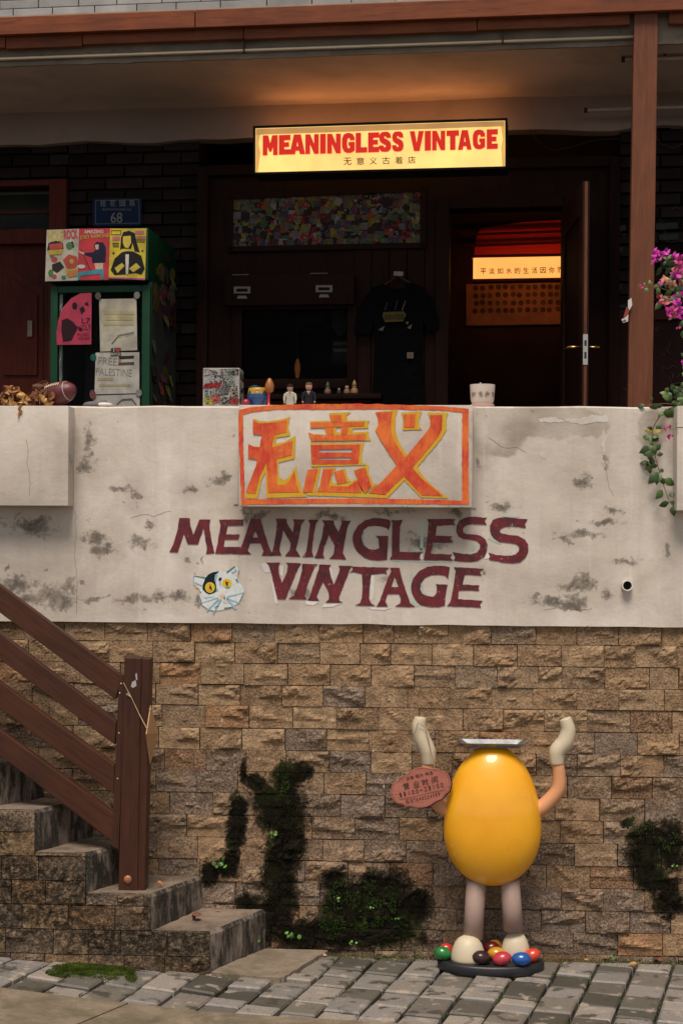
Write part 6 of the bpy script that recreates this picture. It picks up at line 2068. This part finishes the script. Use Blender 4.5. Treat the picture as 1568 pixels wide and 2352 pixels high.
for k, (r_, c) in enumerate(SB):
    if k not in _bp:
        m, nt, p = nodes('band_sticker_%02d' % k)
        b1_ = nz(nt, coords(nt, 'World'), 95.0, 2, .5, 1.5)
        dk = tuple(q * .25 for q in c) if max(c) > .09 else (.26, .25, .23)
        nt.links.new(ramp(nt, b1_.outputs['Fac'], [(0.44, c), (0.5, c), (0.54, dk)]), p.inputs['Base Color'])
        p.inputs['Specular IOR Level'].default_value = .2
        _bp[k] = m
    r0, r1 = rng.uniform(-2, 2), rng.uniform(-2, 2)
    MB().poly([(r_[0] + r0, r_[1] - r1), (r_[2] + r0, r_[1] + r1), (r_[2] - r0, r_[3] + r1), (r_[0] - r0, r_[3] - r1 * .3)], (), W, bxv - .001 - .00015 * k).build('sticker', _bp[k], sb)
m_ = MB()
text(m_, 'NIRVANA', 536, 893, 16, 4, 0, W, bxv - .005, bold=.01)
m_.poly(ell(536, 904, 6, 6, 12), [ell(536, 904, 4.6, 4.6, 12)], W, bxv - .005)
m_.build('lettering', cmat((0.22, 0.18, 0.08)), sb)
for k in range(10):
    inst('sticker', rng.choice(skme), sb, (b1 + .001 + .0001 * k, bxv + rng.uniform(.02, .11), rng.uniform(KZ + .02, bh - .02)), (rng.uniform(-.3, .3), 0, R(90)), (.03, .0005, .03))
# honey pot
jv = .08
jx = onpar(592, jv)
jt = hit(592, 878, W, jv)[1] - KZ
jar = thing('blue_honey_jar', 'round blue jar with a wavy yellow rim standing by the sticker box', 'jar', (jx, jv, ZTOP))
MB().lathe([(.026, 0), (.030, .004), (.030, .012), (.040, .03), (.0415, .045), (.036, .062), (.030, .07), (.029, .072)], (jx, jv, KZ), 28).build('pot', cmat((0.008, 0.055, 0.16), .3, .1, .4), jar, smooth=True)
m_ = MB()
n = 36
vs, fs = [], []
for k in range(n):
    a = 2 * math.pi * k / n
    dip = .062 + .007 * math.sin(a * 7)
    for r_, z in ((.0395 - (dip - .055) * .25, dip - .004), (.0375, .066), (.036, .0755), (.031, .078), (.029, .074)):
        vs.append((jx + math.cos(a) * r_, jv + math.sin(a) * r_, KZ + z))
for k in range(n):
    for i in range(4):
        k2 = (k + 1) % n
        fs.append((k * 5 + i, k2 * 5 + i, k2 * 5 + i + 1, k * 5 + i + 1))
m_.add(vs, fs)
m_.build('rim', cmat((0.42, 0.22, 0.02), .4), jar, smooth=True)
m_ = MB()
text(m_, 'HUNNY', 587, 901, 20, 8, -4, W, jv - .0425, bold=.02)
m_.build('lettering', cmat((0.45, 0.26, 0.04)), jar)
MB().lathe([(.024, 0), (.024, .004), (.01, .008), (.006, .01)], (jx - .012, jv, KZ + .079), 16).build('lid', cmat((0.01, 0.05, 0.06), .4), jar, smooth=True)
tag(MB().blob((onpar(565, .045), .045, KZ + .0165), .0165, .0165, .0165, 18, 12).build('red_ball', cmat((0.26, 0.01, 0.025), .4, .1, .2), None, W, (onpar(565, .045), .045, ZTOP), True), 'small shiny red ball on the parapet in front of the blue jar', 'ball')
ry = thing('rattle_toy', 'toy with a brown knob on a red stem beside the blue jar', 'toy', (onpar(617, .05), .05, ZTOP))
rx_ = onpar(617, .05)
MB().lathe([(.016, 0), (.015, .004), (.006, .008), (.005, .03), (.0055, .05), (.008, .056), (.009, .06)], (rx_, .05, KZ), 18).build('stem', cmat((0.42, 0.012, 0.025), .35), ry, smooth=True)
MB().lathe([(.009, 0), (.015, .006), (.018, .018), (.017, .03), (.0125, .042), (.008, .05), (.006, .054), (.0005, .056)], (rx_ + .003, .05, KZ + .058), 18).build('knob', cmat((0.30, 0.10, 0.025), .4), ry, smooth=True)
# two carved figurines
def figurine(name, label, px, h, suit):
    x, v = onpar(px, .05), .05
    t_ = thing(name, label, 'figurine', (x, v, ZTOP))
    s_ = h
    body = cmat((0.38, 0.36, 0.30) if not suit else (0.012, 0.012, 0.016), .7)
    skin = cmat((0.42, 0.20, 0.14) if suit else (0.34, 0.17, 0.13), .6)
    MB().lathe([(.19, 0), (.20, .02), (.19, .2), (.17, .38), (.20, .58), (.19, .62), (.08, .66)] and [(a * s_ * 1.0, b * s_) for a, b in [(.17, 0), (.18, .02), (.175, .2), (.16, .38), (.20, .56), (.18, .62), (.07, .665)]], (x, v, KZ), 20, 1, .7).build('body', body, t_, smooth=True)
    MB().lathe([(a * s_, b * s_) for a, b in [(.06, 0), (.10, .05), (.125, .12), (.128, .2), (.11, .26), (.06, .3), (.01, .31)]], (x, v, KZ + .64 * s_), 18, 1, .9).build('head', skin, t_, smooth=True)
    hz = KZ + .64 * s_
    if suit:
        MB().lathe([(a * s_, b * s_) for a, b in [(.132, 0), (.135, .04), (.12, .09), (.06, .125), (.005, .13)]], (x, v + .02 * s_, hz + .2 * s_), 18).build('hair', cmat((0.10, 0.05, 0.022), .8), t_, smooth=True)
        m_ = MB()
        m_.prism([(x - .06 * s_, v - .15 * s_, KZ + .62 * s_), (x, v - .148 * s_, KZ + .45 * s_), (x + .06 * s_, v - .15 * s_, KZ + .62 * s_)], (0, .02, 0))
        m_.build('collar', cmat((0.45, 0.43, 0.40)), t_)
        MB().prism([(x - .015 * s_, v - .158 * s_, KZ + .62 * s_), (x - .02 * s_, v - .158 * s_, KZ + .47 * s_), (x, v - .156 * s_, KZ + .44 * s_), (x + .02 * s_, v - .158 * s_, KZ + .47 * s_), (x + .015 * s_, v - .158 * s_, KZ + .62 * s_)], (0, .004, 0)).build('tie', cmat((0.22, 0.02, 0.02)), t_)
    else:
        MB().lathe([(a * s_, b * s_) for a, b in [(.135, 0), (.13, .05), (.11, .10), (.04, .13)]], (x, v + .01 * s_, hz + .21 * s_), 18).build('hair', cmat((0.012, 0.01, 0.011), .8), t_, smooth=True)
        m_ = MB()
        for r_ in range(4):
            for c_ in range(7):
                m_.blob((x + (c_ - 3) * .035 * s_, v - .136 * s_ - .002, KZ + (.2 + r_ * .07) * s_), .007 * s_, .004 * s_, .007 * s_, 6, 4)
        tag(m_.build('lace_dots', cmat((0.10, 0.10, 0.09)), t_), kind='stuff')
        MB().prism([(x - .06 * s_, v - .142 * s_, KZ + .63 * s_), (x, v - .146 * s_, KZ + .5 * s_), (x + .06 * s_, v - .142 * s_, KZ + .63 * s_)], (0, .02, 0)).build('neckline', skin, t_)
    # face
    m_ = MB()
    for sg_ in (-1, 1):
        m_.blob((x + sg_ * .045 * s_, v - .108 * s_, hz + .17 * s_), .014 * s_, .01 * s_, .009 * s_, 8, 5)
    m_.build('eye', cmat((0.02, 0.015, 0.012)), t_)
    MB().blob((x, v - .118 * s_, hz + .125 * s_), .018 * s_, .025 * s_, .035 * s_, 8, 6).build('nose', skin, t_, smooth=True)
    MB().blob((x, v - .108 * s_, hz + .065 * s_), .035 * s_, .012 * s_, .009 * s_, 8, 5).build('mouth', cmat((0.22, 0.04, 0.03)), t_)
    for sg_ in (-1, 1):
        q = [Vector((x + sg_ * .19 * s_, v, KZ + .57 * s_)), Vector((x + sg_ * .235 * s_, v - .02 * s_, KZ + .4 * s_)), Vector((x + sg_ * .225 * s_, v - .05 * s_, KZ + .24 * s_))]
        MB().tube(arc(q, 3), [.055 * s_] * 3 + [.05 * s_] * 2 + [.042 * s_] * 2, 10).build('arm', body, t_, smooth=True)
        MB().blob(q[-1] + Vector((0, -.005 * s_, -.035 * s_)), .04 * s_, .045 * s_, .05 * s_, 10, 6).build('hand', skin if suit else body, t_, smooth=True)
        if not suit:
            MB().blob((x + sg_ * .1 * s_, v - .12 * s_, KZ + .03 * s_), .07 * s_, .06 * s_, .03 * s_, 10, 6).build('shoe', cmat((0.42, 0.41, 0.40)), t_, smooth=True)
figurine('lady_figurine', 'small carved figurine in a white lace dress with black hair', 666, .093, False)
figurine('suited_figurine', 'small carved figurine in a dark suit with red tie and brown hair', 709, .101, True)
# little gnomes on the window sill
gz = fz(911)
for px, c, c2, s_, hat in ((753, (.05, .11, .03), (.16, .09, .05), 1.0, True), (779, (.10, .09, .08), (.03, .03, .03), .7, False), (797, (.30, .22, .14), (.22, .10, .05), .95, False), (814, (.30, .22, .07), (.26, .14, .05), 1.1, True)):
    x = fu(px, -.12)
    lab = {753: 'tiny figurine with a pointed green hat on the window sill', 779: 'tiny grey figurine between others on the window sill', 797: 'tiny cream figurine without a hat on the window sill', 814: 'tiny figurine with a pointed yellow hat on the window sill'}[px]
    t_ = thing('sill_figurine', lab, 'figurine', (x, -.12, gz), F, 'tiny figurines on the window sill')
    MB().lathe([(.016 * s_, 0), (.019 * s_, .008), (.015 * s_, .025 * s_), (.008 * s_, .03 * s_)], (x, -.12, gz + .001), 14).build('body', cmat(c2), t_, smooth=True)
    MB().blob((x, -.12, gz + .036 * s_), .0105 * s_, .0105 * s_, .0105 * s_, 12, 8).build('head', cmat((.30, .20, .13)), t_, smooth=True)
    if hat:
        MB().lathe([(.012 * s_, 0), (.009 * s_, .012 * s_), (.001, .028 * s_)], (x, -.12, gz + .04 * s_), 12).build('hat', cmat(c), t_, smooth=True)
    else:
        MB().blob((x, -.117, gz + .041 * s_), .011 * s_, .0105 * s_, .008 * s_, 12, 6).build('hair', cmat(c), t_, smooth=True)
# white flowerpot
fv_ = .06
fx_ = onpar(1107, fv_)
fp = thing('white_flowerpot', 'cream ceramic flowerpot with a dark scroll pattern on a pink saucer', 'pot', (fx_, fv_, ZTOP))
ph = hit(1107, 884, W, fv_)[1] - KZ
MB().lathe([(.036, .006), (.038, .009), (.045, .03), (.048, ph - .01), (.0485, ph), (.044, ph), (.043, ph - .02), (.01, ph - .022)], (fx_, fv_, KZ), 40).build('pot', cmat((0.60, 0.50, 0.43), .4, .06, .2), fp, smooth=True, angle=40)
MB().lathe([(.038, 0), (.044, .002), (.0465, .011), (.044, .0125), (.036, .0055)], (fx_, fv_, KZ), 40).build('saucer', cmat((0.55, 0.36, 0.30), .4, .06), fp, smooth=True, angle=40)
def onpot(a, z):
    r_ = .0375 + (.048 - .0375) * min(1, z / .045) + .0006
    return Vector((fx_ + math.sin(a) * r_, fv_ - math.cos(a) * r_, KZ + z))
m_ = MB()
for a0, sgn in ((-.85, 1), (-.2, -1), (.35, 1), (.95, -1)):
    q = [onpot(a0 + sgn * .28 * t * math.cos(t * 5), .05 + .009 * math.sin(t * 5.5)) for t in [i / 12 for i in range(13)]]
    m_.tube(q, .0007, 4)
    for i in (3, 6, 9):
        m_.tube([q[i], onpot(a0 + sgn * .28 * i / 12 + .06, .05 + .012 * math.sin(i))], .0009, 4)
tag(m_.build('scroll_pattern', cmat((0.16, 0.13, 0.12)), fp), kind='stuff')
MB().tube([(fx_ - .008, fv_, KZ + ph - .02), (fx_ - .008, fv_, KZ + ph + .009)], .003, 8).build('peg', cmat((0.62, 0.6, 0.56)), fp)

# ================================================================== bougainvillea
zV = lambda x, y: (1395.9 + x * .2806, 545.5 + y * .2806)
bv = thing('bougainvillea', 'bougainvillea with magenta and coral flowers trailing over the parapet beside the eave post', 'plant', tuple(hit3(*zV(600, 1390), W, .0)))
lg = [pmat('leaf_green', (0.055, 0.105, 0.022), .3, 30, .5), pmat('leaf_dark', (0.030, 0.065, 0.014), .3, 30, .5), pmat('leaf_light', (0.11, 0.17, 0.045), .25, 30, .5), pmat('leaf_yellow', (0.26, 0.19, 0.03), .3, 30, .6)]
fl = [pmat('bract_magenta', (0.46, 0.02, 0.30), .2, 30, .6), pmat('bract_coral', (0.50, 0.10, 0.15), .25, 30, .6), pmat('bract_pink', (0.50, 0.05, 0.20), .25, 30, .6), pmat('bract_peach', (0.52, 0.20, 0.15), .25, 30, .6)]
def leaf_mesh(mat, name='leaf', w_=.36, fold=.12, tipc=.0):
    m_ = MB()
    P = [(0, 0, 0), (w_ * .7, .0, .22), (w_, fold * .2, .45), (w_ * .62, 0, .75), (0, -tipc, 1), (-w_ * .62, 0, .75), (-w_, fold * .2, .45), (-w_ * .7, 0, .22), (0, fold, .25), (0, fold * 1.1, .5), (0, fold * .7, .78)]
    m_.add([(x, -y + tipc * z * z, z) for x, y, z in P], [(0, 1, 8), (1, 2, 9, 8), (2, 3, 10, 9), (3, 4, 10), (0, 8, 7), (7, 8, 9, 6), (6, 9, 10, 5), (5, 10, 4)])
    o = m_.build(name, mat, smooth=True)
    me = o.data
    bpy.data.objects.remove(o)
    return me
LM = [leaf_mesh(m, 'leaf', .34, .10, .12) for m in lg]
FM = [leaf_mesh(m, 'bract', .42, .18, -.2) for m in fl]
m_ = MB()
def vine(pts, v, r_=.0022):
    q = arc([hit3(*zV(x, y), W, v if not isinstance(v, list) else v[min(i, len(v) - 1)]) for i, (x, y) in enumerate(pts)], 5)
    n = len(q)
    m_.tube(q, [r_ * (1.1 - .6 * i / n) for i in range(n)], 6)
vine([(640, 1240), (600, 1270), (545, 1375), (500, 1400), (440, 1440), (375, 1540), (358, 1620), (370, 1740), (400, 1850), (430, 1960), (460, 2050), (495, 2150), (540, 2210)], [.06, .03, 0, -.02, -.035, -.04, -.04, -.04, -.04, -.045, -.045, -.045, -.045], .0024)
vine([(640, 330), (560, 250), (500, 200), (430, 160), (400, 140)], -.05)
vine([(650, 420), (560, 430), (480, 430), (400, 405), (330, 405), (270, 400)], -.05)
vine([(640, 1555), (560, 1555), (500, 1580)], -.11, .0015)
vine([(640, 1385), (480, 1360), (330, 1370), (250, 1380)], .0, .0018)
vine([(560, 430), (520, 380), (450, 360)], -.05, .0015)
vine([(760, 1420), (700, 1200), (660, 800), (660, 420)], -.03, .003)
vine([(800, 1420), (780, 1100), (740, 700), (700, 300)], -.02, .003)
vine([(780, 1420), (720, 1300), (640, 1240)], -.02, .0026)
m_.build('stem', pmat('vine_stem', (0.16, 0.09, 0.05), .2, 40, .8), bv, smooth=True)
def put(meshes, name, x, y, ang, size, v, tilt=.5):
    """leaf whose stalk end is at the pixel, pointing at ang degrees clockwise from up"""
    p_ = hit3(*zV(x, y), W, v)
    rot = Matrix.Rotation(R(ang), 3, 'Y') @ Matrix.Rotation(rng.uniform(-tilt, tilt), 3, 'X') @ Matrix.Rotation(rng.uniform(-.7, .7), 3, 'Z')
    o = inst(name, meshes, bv, p_, rot.to_euler(), (size, size, size))
    return o
SZ = .2806 / 600
for x, y, a, l, k in ((385, 1540, 120, 50, 1), (365, 1600, 60, 70, 3), (345, 1585, -80, 45, 3), (340, 1650, -60, 65, 0), (360, 1620, 130, 75, 1), (345, 1715, -120, 90, 1), (385, 1745, 40, 60, 1), (375, 1770, -95, 75, 1), (395, 1780, 80, 50, 1), (365, 1800, -110, 45, 3), (385, 1825, -120, 45, 1), (405, 1870, -90, 55, 1), (415, 1915, 70, 50, 1), (410, 1920, -140, 110, 1), (420, 1920, -160, 95, 0), (430, 1960, 160, 60, 1), (455, 1975, 120, 90, 0), (445, 2065, -145, 85, 0), (490, 2110, 80, 60, 1), (490, 2170, -115, 70, 1), (500, 2170, -100, 60, 1), (520, 2180, 80, 70, 1), (525, 2195, 175, 75, 1), (500, 2165, 100, 40, 0),
                   (470, 1400, 160, 80, 0), (460, 1430, -120, 60, 0), (530, 1400, -160, 85, 0), (420, 1370, -110, 75, 0), (480, 1345, 45, 55, 0), (560, 1240, -60, 60, 0), (600, 1230, 20, 50, 0), (560, 1275, -40, 45, 1), (350, 1350, 10, 40, 0), (300, 1378, -90, 60, 1), (380, 1375, 100, 60, 0), (520, 1390, 100, 60, 0), (560, 1330, 70, 60, 2), (600, 1320, 160, 60, 0), (540, 1590, 40, 45, 0), (600, 1560, -170, 100, 0), (570, 1555, 30, 40, 2), (600, 1530, 80, 40, 2),
                   (345, 400, -10, 45, 2), (370, 410, 70, 60, 2), (400, 410, 160, 50, 2), (330, 410, -140, 50, 0), (420, 430, -160, 55, 0), (470, 420, 20, 60, 2), (520, 440, -120, 60, 0), (530, 410, 10, 60, 2), (560, 440, 150, 60, 0), (580, 460, -150, 70, 2), (480, 180, 40, 50, 2), (440, 165, 100, 50, 2), (530, 230, 20, 60, 0), (540, 260, -100, 60, 1), (600, 340, 160, 60, 2), (610, 430, -60, 70, 0), (595, 740, 10, 55, 0), (610, 760, 170, 70, 0), (300, 395, -20, 30, 2), (580, 330, -90, 50, 1), (620, 480, 100, 70, 0)):
    put(LM[k], 'leaf', x, y, a, l * SZ * 1.15, -.05 + rng.uniform(-.012, .01) if y < 1300 or y > 1420 else rng.uniform(-.06, -.02))
for x, y, s_, k in ((390, 120, 52, 0), (410, 150, 52, 0), (375, 180, 45, 0), (470, 125, 48, 0), (570, 185, 56, 2), (575, 260, 58, 1), (460, 345, 45, 3), (430, 375, 34, 0), (485, 355, 34, 3), (430, 500, 50, 1), (465, 530, 55, 1), (490, 495, 48, 1), (420, 530, 36, 1), (545, 505, 60, 0), (575, 500, 48, 0), (520, 600, 58, 0), (575, 620, 56, 0), (500, 625, 44, 0), (590, 370, 46, 1), (270, 400, 26, 2), (580, 735, 24, 2), (610, 1020, 24, 0), (470, 1565, 24, 2), (500, 1550, 22, 2), (495, 1625, 30, 0), (515, 1620, 18, 2), (620, 220, 50, 2)):
    for b in range(5):
        put(FM[k], 'bract', x + rng.uniform(-8, 8), y + rng.uniform(-8, 8), b * 72 + rng.uniform(-25, 25), s_ * SZ * rng.uniform(.75, 1.05), -.055 + rng.uniform(-.02, .02), .9)

for k in range(130):
    t = rng.random()
    if k >= 75: x, y = rng.uniform(620, 900), rng.choice([rng.uniform(100, 760), rng.uniform(900, 1420)])
    elif t < .55: x, y = rng.uniform(430, 640), rng.uniform(180, 560)
    elif t < .8: x, y = rng.uniform(480, 640), rng.uniform(1200, 1420)
    else: x, y = 360 + (lambda f: f)(rng.uniform(-35, 35)), rng.uniform(1560, 1900)
    put(LM[rng.choice([0, 0, 1, 1, 2])], 'leaf', x, y, rng.uniform(60, 300), rng.uniform(38, 72) * SZ * 1.15, -.035 + rng.uniform(-.025, .02), .8)
for k in range(34):
    x, y = (rng.uniform(520, 650), rng.uniform(150, 680)) if k < 14 else (rng.uniform(640, 880), rng.uniform(60, 760))
    kk = rng.choice([0, 0, 1, 2, 2, 3])
    for b in range(5):
        put(FM[kk], 'bract', x + rng.uniform(-8, 8), y + rng.uniform(-8, 8), b * 72 + rng.uniform(-25, 25), rng.uniform(38, 56) * SZ, -.05 + rng.uniform(-.03, .02), .9)

# ================================================================== weeds, moss, fallen leaves
wm = [pmat('weed_green', (0.10, 0.24, 0.035), .25, 40, .5), pmat('weed_dark', (0.04, 0.10, 0.02), .25, 40, .6)]
WL = [leaf_mesh(m, 'leaf', .46, .08, .1) for m in wm]
WEEDS = [(631, 1926, -.02, 5, 14, 'bright clover sprig growing from the mossy stone streak'), (592, 2140, -.03, 4, 14, 'clover sprig at the foot of the wall above the step end'), (583, 2165, -.05, 5, 14, 'low clover sprig where the step meets the entry slab'), (668, 2158, -.02, 5, 16, 'three-leaved clover sprig behind the entry slab'), (505, 1990, -.02, 9, 16, 'fine leafy tuft growing beside the second stair tread'), (810, 2172, -.03, 7, 9, 'row of tiny seedlings in the gutter left of the figure'), (1395, 2200, -.05, 5, 10, 'small green seedling in the gutter right of the figure'), (1548, 1992, -.015, 3, 8, 'tiny seedling in the moss patch by the right wall end'), (850, 2090, -.015, 3, 8, 'tiny seedling low on the big moss patch'), (905, 2115, -.015, 4, 9, 'tiny seedling at the right of the big moss patch'), (775, 2070, -.015, 3, 8, 'tiny seedling at the left of the big moss patch')]
for x, y, v, n, l, lab in WEEDS:
    p_ = hit3(x, y, W, v)
    if p_.z < .0: p_.z = .0
    t_ = thing('weed', lab, 'weed', tuple(p_), W, 'weeds on the wall and gutter')
    for k in range(n):
        q = p_ + Vector((rng.uniform(-1, 1) * l, rng.uniform(-.6, 0) * l * .6, rng.uniform(-.2, .9) * l)) * (1 / 600)
        inst('leaf', WL[0 if n < 9 else rng.choice([0, 1])], t_, q, (rng.uniform(-1.2, -.2), rng.uniform(-1.6, 1.6), rng.uniform(-1, 1)), [l / 600 * rng.uniform(.5, .85)] * 3)
    m_ = MB()
    for k in range(3):
        m_.tube([p_, p_ + Vector((rng.uniform(-.6, .6), -.3, rng.uniform(.3, .8))) * (l / 600)], .0007, 4)
    m_.build('stem', wm[1], t_)
# moss cushion between pavers and steps
m_ = MB()
ctr = [(210, 2226, 80, 9), (160, 2238, 60, 12), (270, 2232, 50, 10), (300, 2243, 16, 8), (225, 2247, 60, 4)]
ctr = [(205, 2222, 85, 11), (165, 2234, 60, 13), (265, 2230, 48, 12), (302, 2246, 14, 9), (225, 2247, 50, 5)]
for k in range(9000):
    c = ctr[rng.choices(range(5), [5, 4, 3, .6, .7])[0]]
    a, r_ = rng.uniform(0, 6.283), math.sqrt(rng.random())
    p_ = gpt(c[0] + c[2] * r_ * math.cos(a), c[1] + c[3] * r_ * math.sin(a), .002)
    if p_.y > YF - .002: continue
    h = rng.uniform(.002, .006)
    d = Vector((rng.uniform(-.5, .5), rng.uniform(-.5, .5), 1)) * h
    s_ = Vector((rng.uniform(-1, 1), rng.uniform(-1, 1), 0)).normalized() * .0025
    m_.add([p_ - s_, p_ + s_, p_ + d], [(0, 1, 2)])
mo = m_.build('moss', pmat('moss_green', (0.048, 0.072, 0.009), .6, 16, .9, spec=.1), None, W, tuple(gpt(210, 2230)))
tag(mo, 'bright green moss cushion on the pavers below the stairs', 'moss', kind='stuff')
# short moss blades in the joints of the pavement and along the foot of the wall
m_ = MB()
for k in range(5200):
    if k % 3 == 0:
        x = rng.uniform(-.15, 1.45); y = -abs(rng.gauss(0, .035)) - .004
    else:
        ci = rng.randint(-9, 10)
        q = PE * (ci * wcol + .02 + rng.gauss(0, .003)) + PD * rng.uniform(-1.2, .4)
        if noise.noise(Vector((q.x * 4, q.y * 5, 2))) < .05: continue
        x, y = q.x, q.y
    if y > -.003 or (Vector((x, y, 0)) - EDGE_A).dot(en) < .004: continue
    if x < STEP_F[0].x + .25 and y > YF - .003: continue
    h = rng.uniform(.003, .010)
    p_ = Vector((x, y, -.004 + lane_z(x))); s_ = Vector((rng.uniform(-1, 1), rng.uniform(-1, 1), 0)).normalized() * .0025
    m_.add([p_ - s_, p_ + s_, p_ + Vector((rng.uniform(-.6, .6), rng.uniform(-.6, .6), 1)) * h], [(0, 1, 2)])
mo = m_.build('joint_moss', pmat('joint_moss_green', (0.045, 0.075, 0.012), .6, 14, .9), None, W, (0, 0, 0))
tag(mo, 'green moss sprouting in the joints of the paving', 'moss', kind='stuff')
# moss tufts and hanging shreds on the damp stones
tuft = [MB(), MB()]
mit = [(x, y, rx, ry) for x, y, rx, ry in MOSS]
wts = [rx * ry for x, y, rx, ry in MOSS]
GREEN = [(790, 2050, 50, 45), (880, 2055, 60, 45), (870, 2110, 70, 40), (650, 1800, 30, 30), (1480, 1910, 40, 20), (1535, 1930, 26, 30), (760, 2120, 40, 40)]
for k in range(15000):
    x, y, rx, ry = rng.choices(mit, wts)[0]
    a, r_ = rng.uniform(0, 6.283), math.sqrt(rng.random()) * 1.12
    px, py = x + rx * r_ * math.cos(a), y + ry * r_ * math.sin(a)
    if py > 2190 or px > 1600: continue
    p_ = hit3(px, py, W, -.006)
    nv = noise.fractal(Vector((p_.x * 22, 0, p_.z * 22)), .8, 2.1, 4)
    if nv < -.12 + .45 * max(0, r_ - .7): continue
    gsel = max(1 - math.hypot((px - gx_) / grx, (py - gy) / gry) for gx_, gy, grx, gry in GREEN)
    gi = 1 if gsel + .5 * noise.noise(p_ * 14) > .15 else 0
    s_ = Vector((rng.uniform(-1, 1), 0, rng.uniform(-.3, .3))).normalized() * rng.uniform(.0012, .003)
    d = Vector((rng.uniform(-.7, .7), rng.uniform(-1.0, -.3), rng.uniform(-1.2, .6))) * rng.uniform(.003, .009)
    tuft[gi].add([p_ - s_, p_ + s_, p_ + d], [(0, 1, 2)])
tag(tuft[0].build('wall_moss', pmat('black_moss', (0.014, 0.011, 0.006), .6, 20, .95, spec=.05), None, W, tuple(hit3(650, 1950))), 'blackish dried moss streaks clinging to the stone blocks', 'moss', kind='stuff')
tag(tuft[1].build('green_wall_moss', pmat('wet_moss', (0.022, 0.042, 0.008), .6, 20, .95, spec=.05), None, W, tuple(hit3(850, 2080))), 'dark green damp moss on the low stones left of the figure', 'moss', kind='stuff')
# fallen leaves
dm = [pmat('dead_leaf_rust', (0.14, 0.045, 0.025), .3, 30, .8), pmat('dead_leaf_ochre', (0.42, 0.22, 0.04), .3, 30, .8), pmat('dead_leaf_tan', (0.42, 0.25, 0.15), .3, 30, .8), pmat('dead_leaf_orange', (0.45, 0.14, 0.03), .3, 30, .8)]
DL = [leaf_mesh(m, 'leaf', .4, .25, .5) for m in dm]
for x, y, z_, l, k, lab in ((1027, 2178, 0, 30, 0, 'curled rust red leaf lying by the wall left of the figure'), (746, 2196, .0, 20, 2, 'pale tan crumpled leaf at the corner of the entry slab'), (1340, 2205, 0, 13, 1, 'small ochre leaf on the paving right of the figure base'), (1390, 2195, 0, 12, 2, 'thin tan leaf close to the wall right of the figure'), (1462, 2215, 0, 18, 1, 'yellow split leaf on the paving near the right wall end'), (1520, 2208, 0, 26, 0, 'rust red leaf pile at the foot of the wall near its right end'), (300, 1858, .46, 10, 3, 'orange leaf on the stairs behind the handrail boards'), (455, 2105, .172, 30, 0, 'dry brown strip of bark on the lowest stair tread'), (505, 2086, .172, 12, 3, 'orange leaf sliver at the back of the lowest stair tread'), (362, 2026, .30, 12, 3, 'orange leaf sliver on the second stair tread'), (398, 2022, .30, 9, 0, 'small brown leaf on the second stair tread'), (635, 2222, .03, 6, 3, 'tiny orange leaf on the entry slab')):
    p_ = ground(x, y, z_ + .006)
    o = inst('fallen_leaf', DL[k], wall, p_, (rng.uniform(-1.4, -1.0), rng.uniform(-.3, .3), rng.uniform(-2, 2)), [l / 620] * 3)
    o.parent = None
    o.location = p_
    tag(o, lab, 'leaf', 'fallen leaves')
# twig lying against the wall
m_ = MB()
m_.tube([hit3(x, y, W, -.03) for x, y in ((350, 1923), (375, 1935), (405, 1952), (432, 1962), (465, 1974))], .0022, 6)
tag(m_.build('dry_twig', pmat('twig', (0.18, 0.085, 0.045), .2, 30, .8), None, W, tuple(hit3(405, 1952, W, -.03))), 'thin dry twig leaning on the stones right of the handrail post', 'twig')
m_ = MB()
m_.tube([hit3(x, y, W, -.03) for x, y in ((120, 1742), (170, 1790), (215, 1825), (260, 1860), (300, 1890))], .0018, 6)
tag(m_.build('dry_twig', pmat('twig_pale', (0.22, 0.12, 0.07), .2, 30, .8), None, W, tuple(hit3(215, 1825, W, -.03))), 'long dry twig on the stairs behind the handrail boards', 'twig')

# ------------------------------------------------------------------ tidy
for o in bpy.data.objects:
    if '_b' in o: del o['_b']
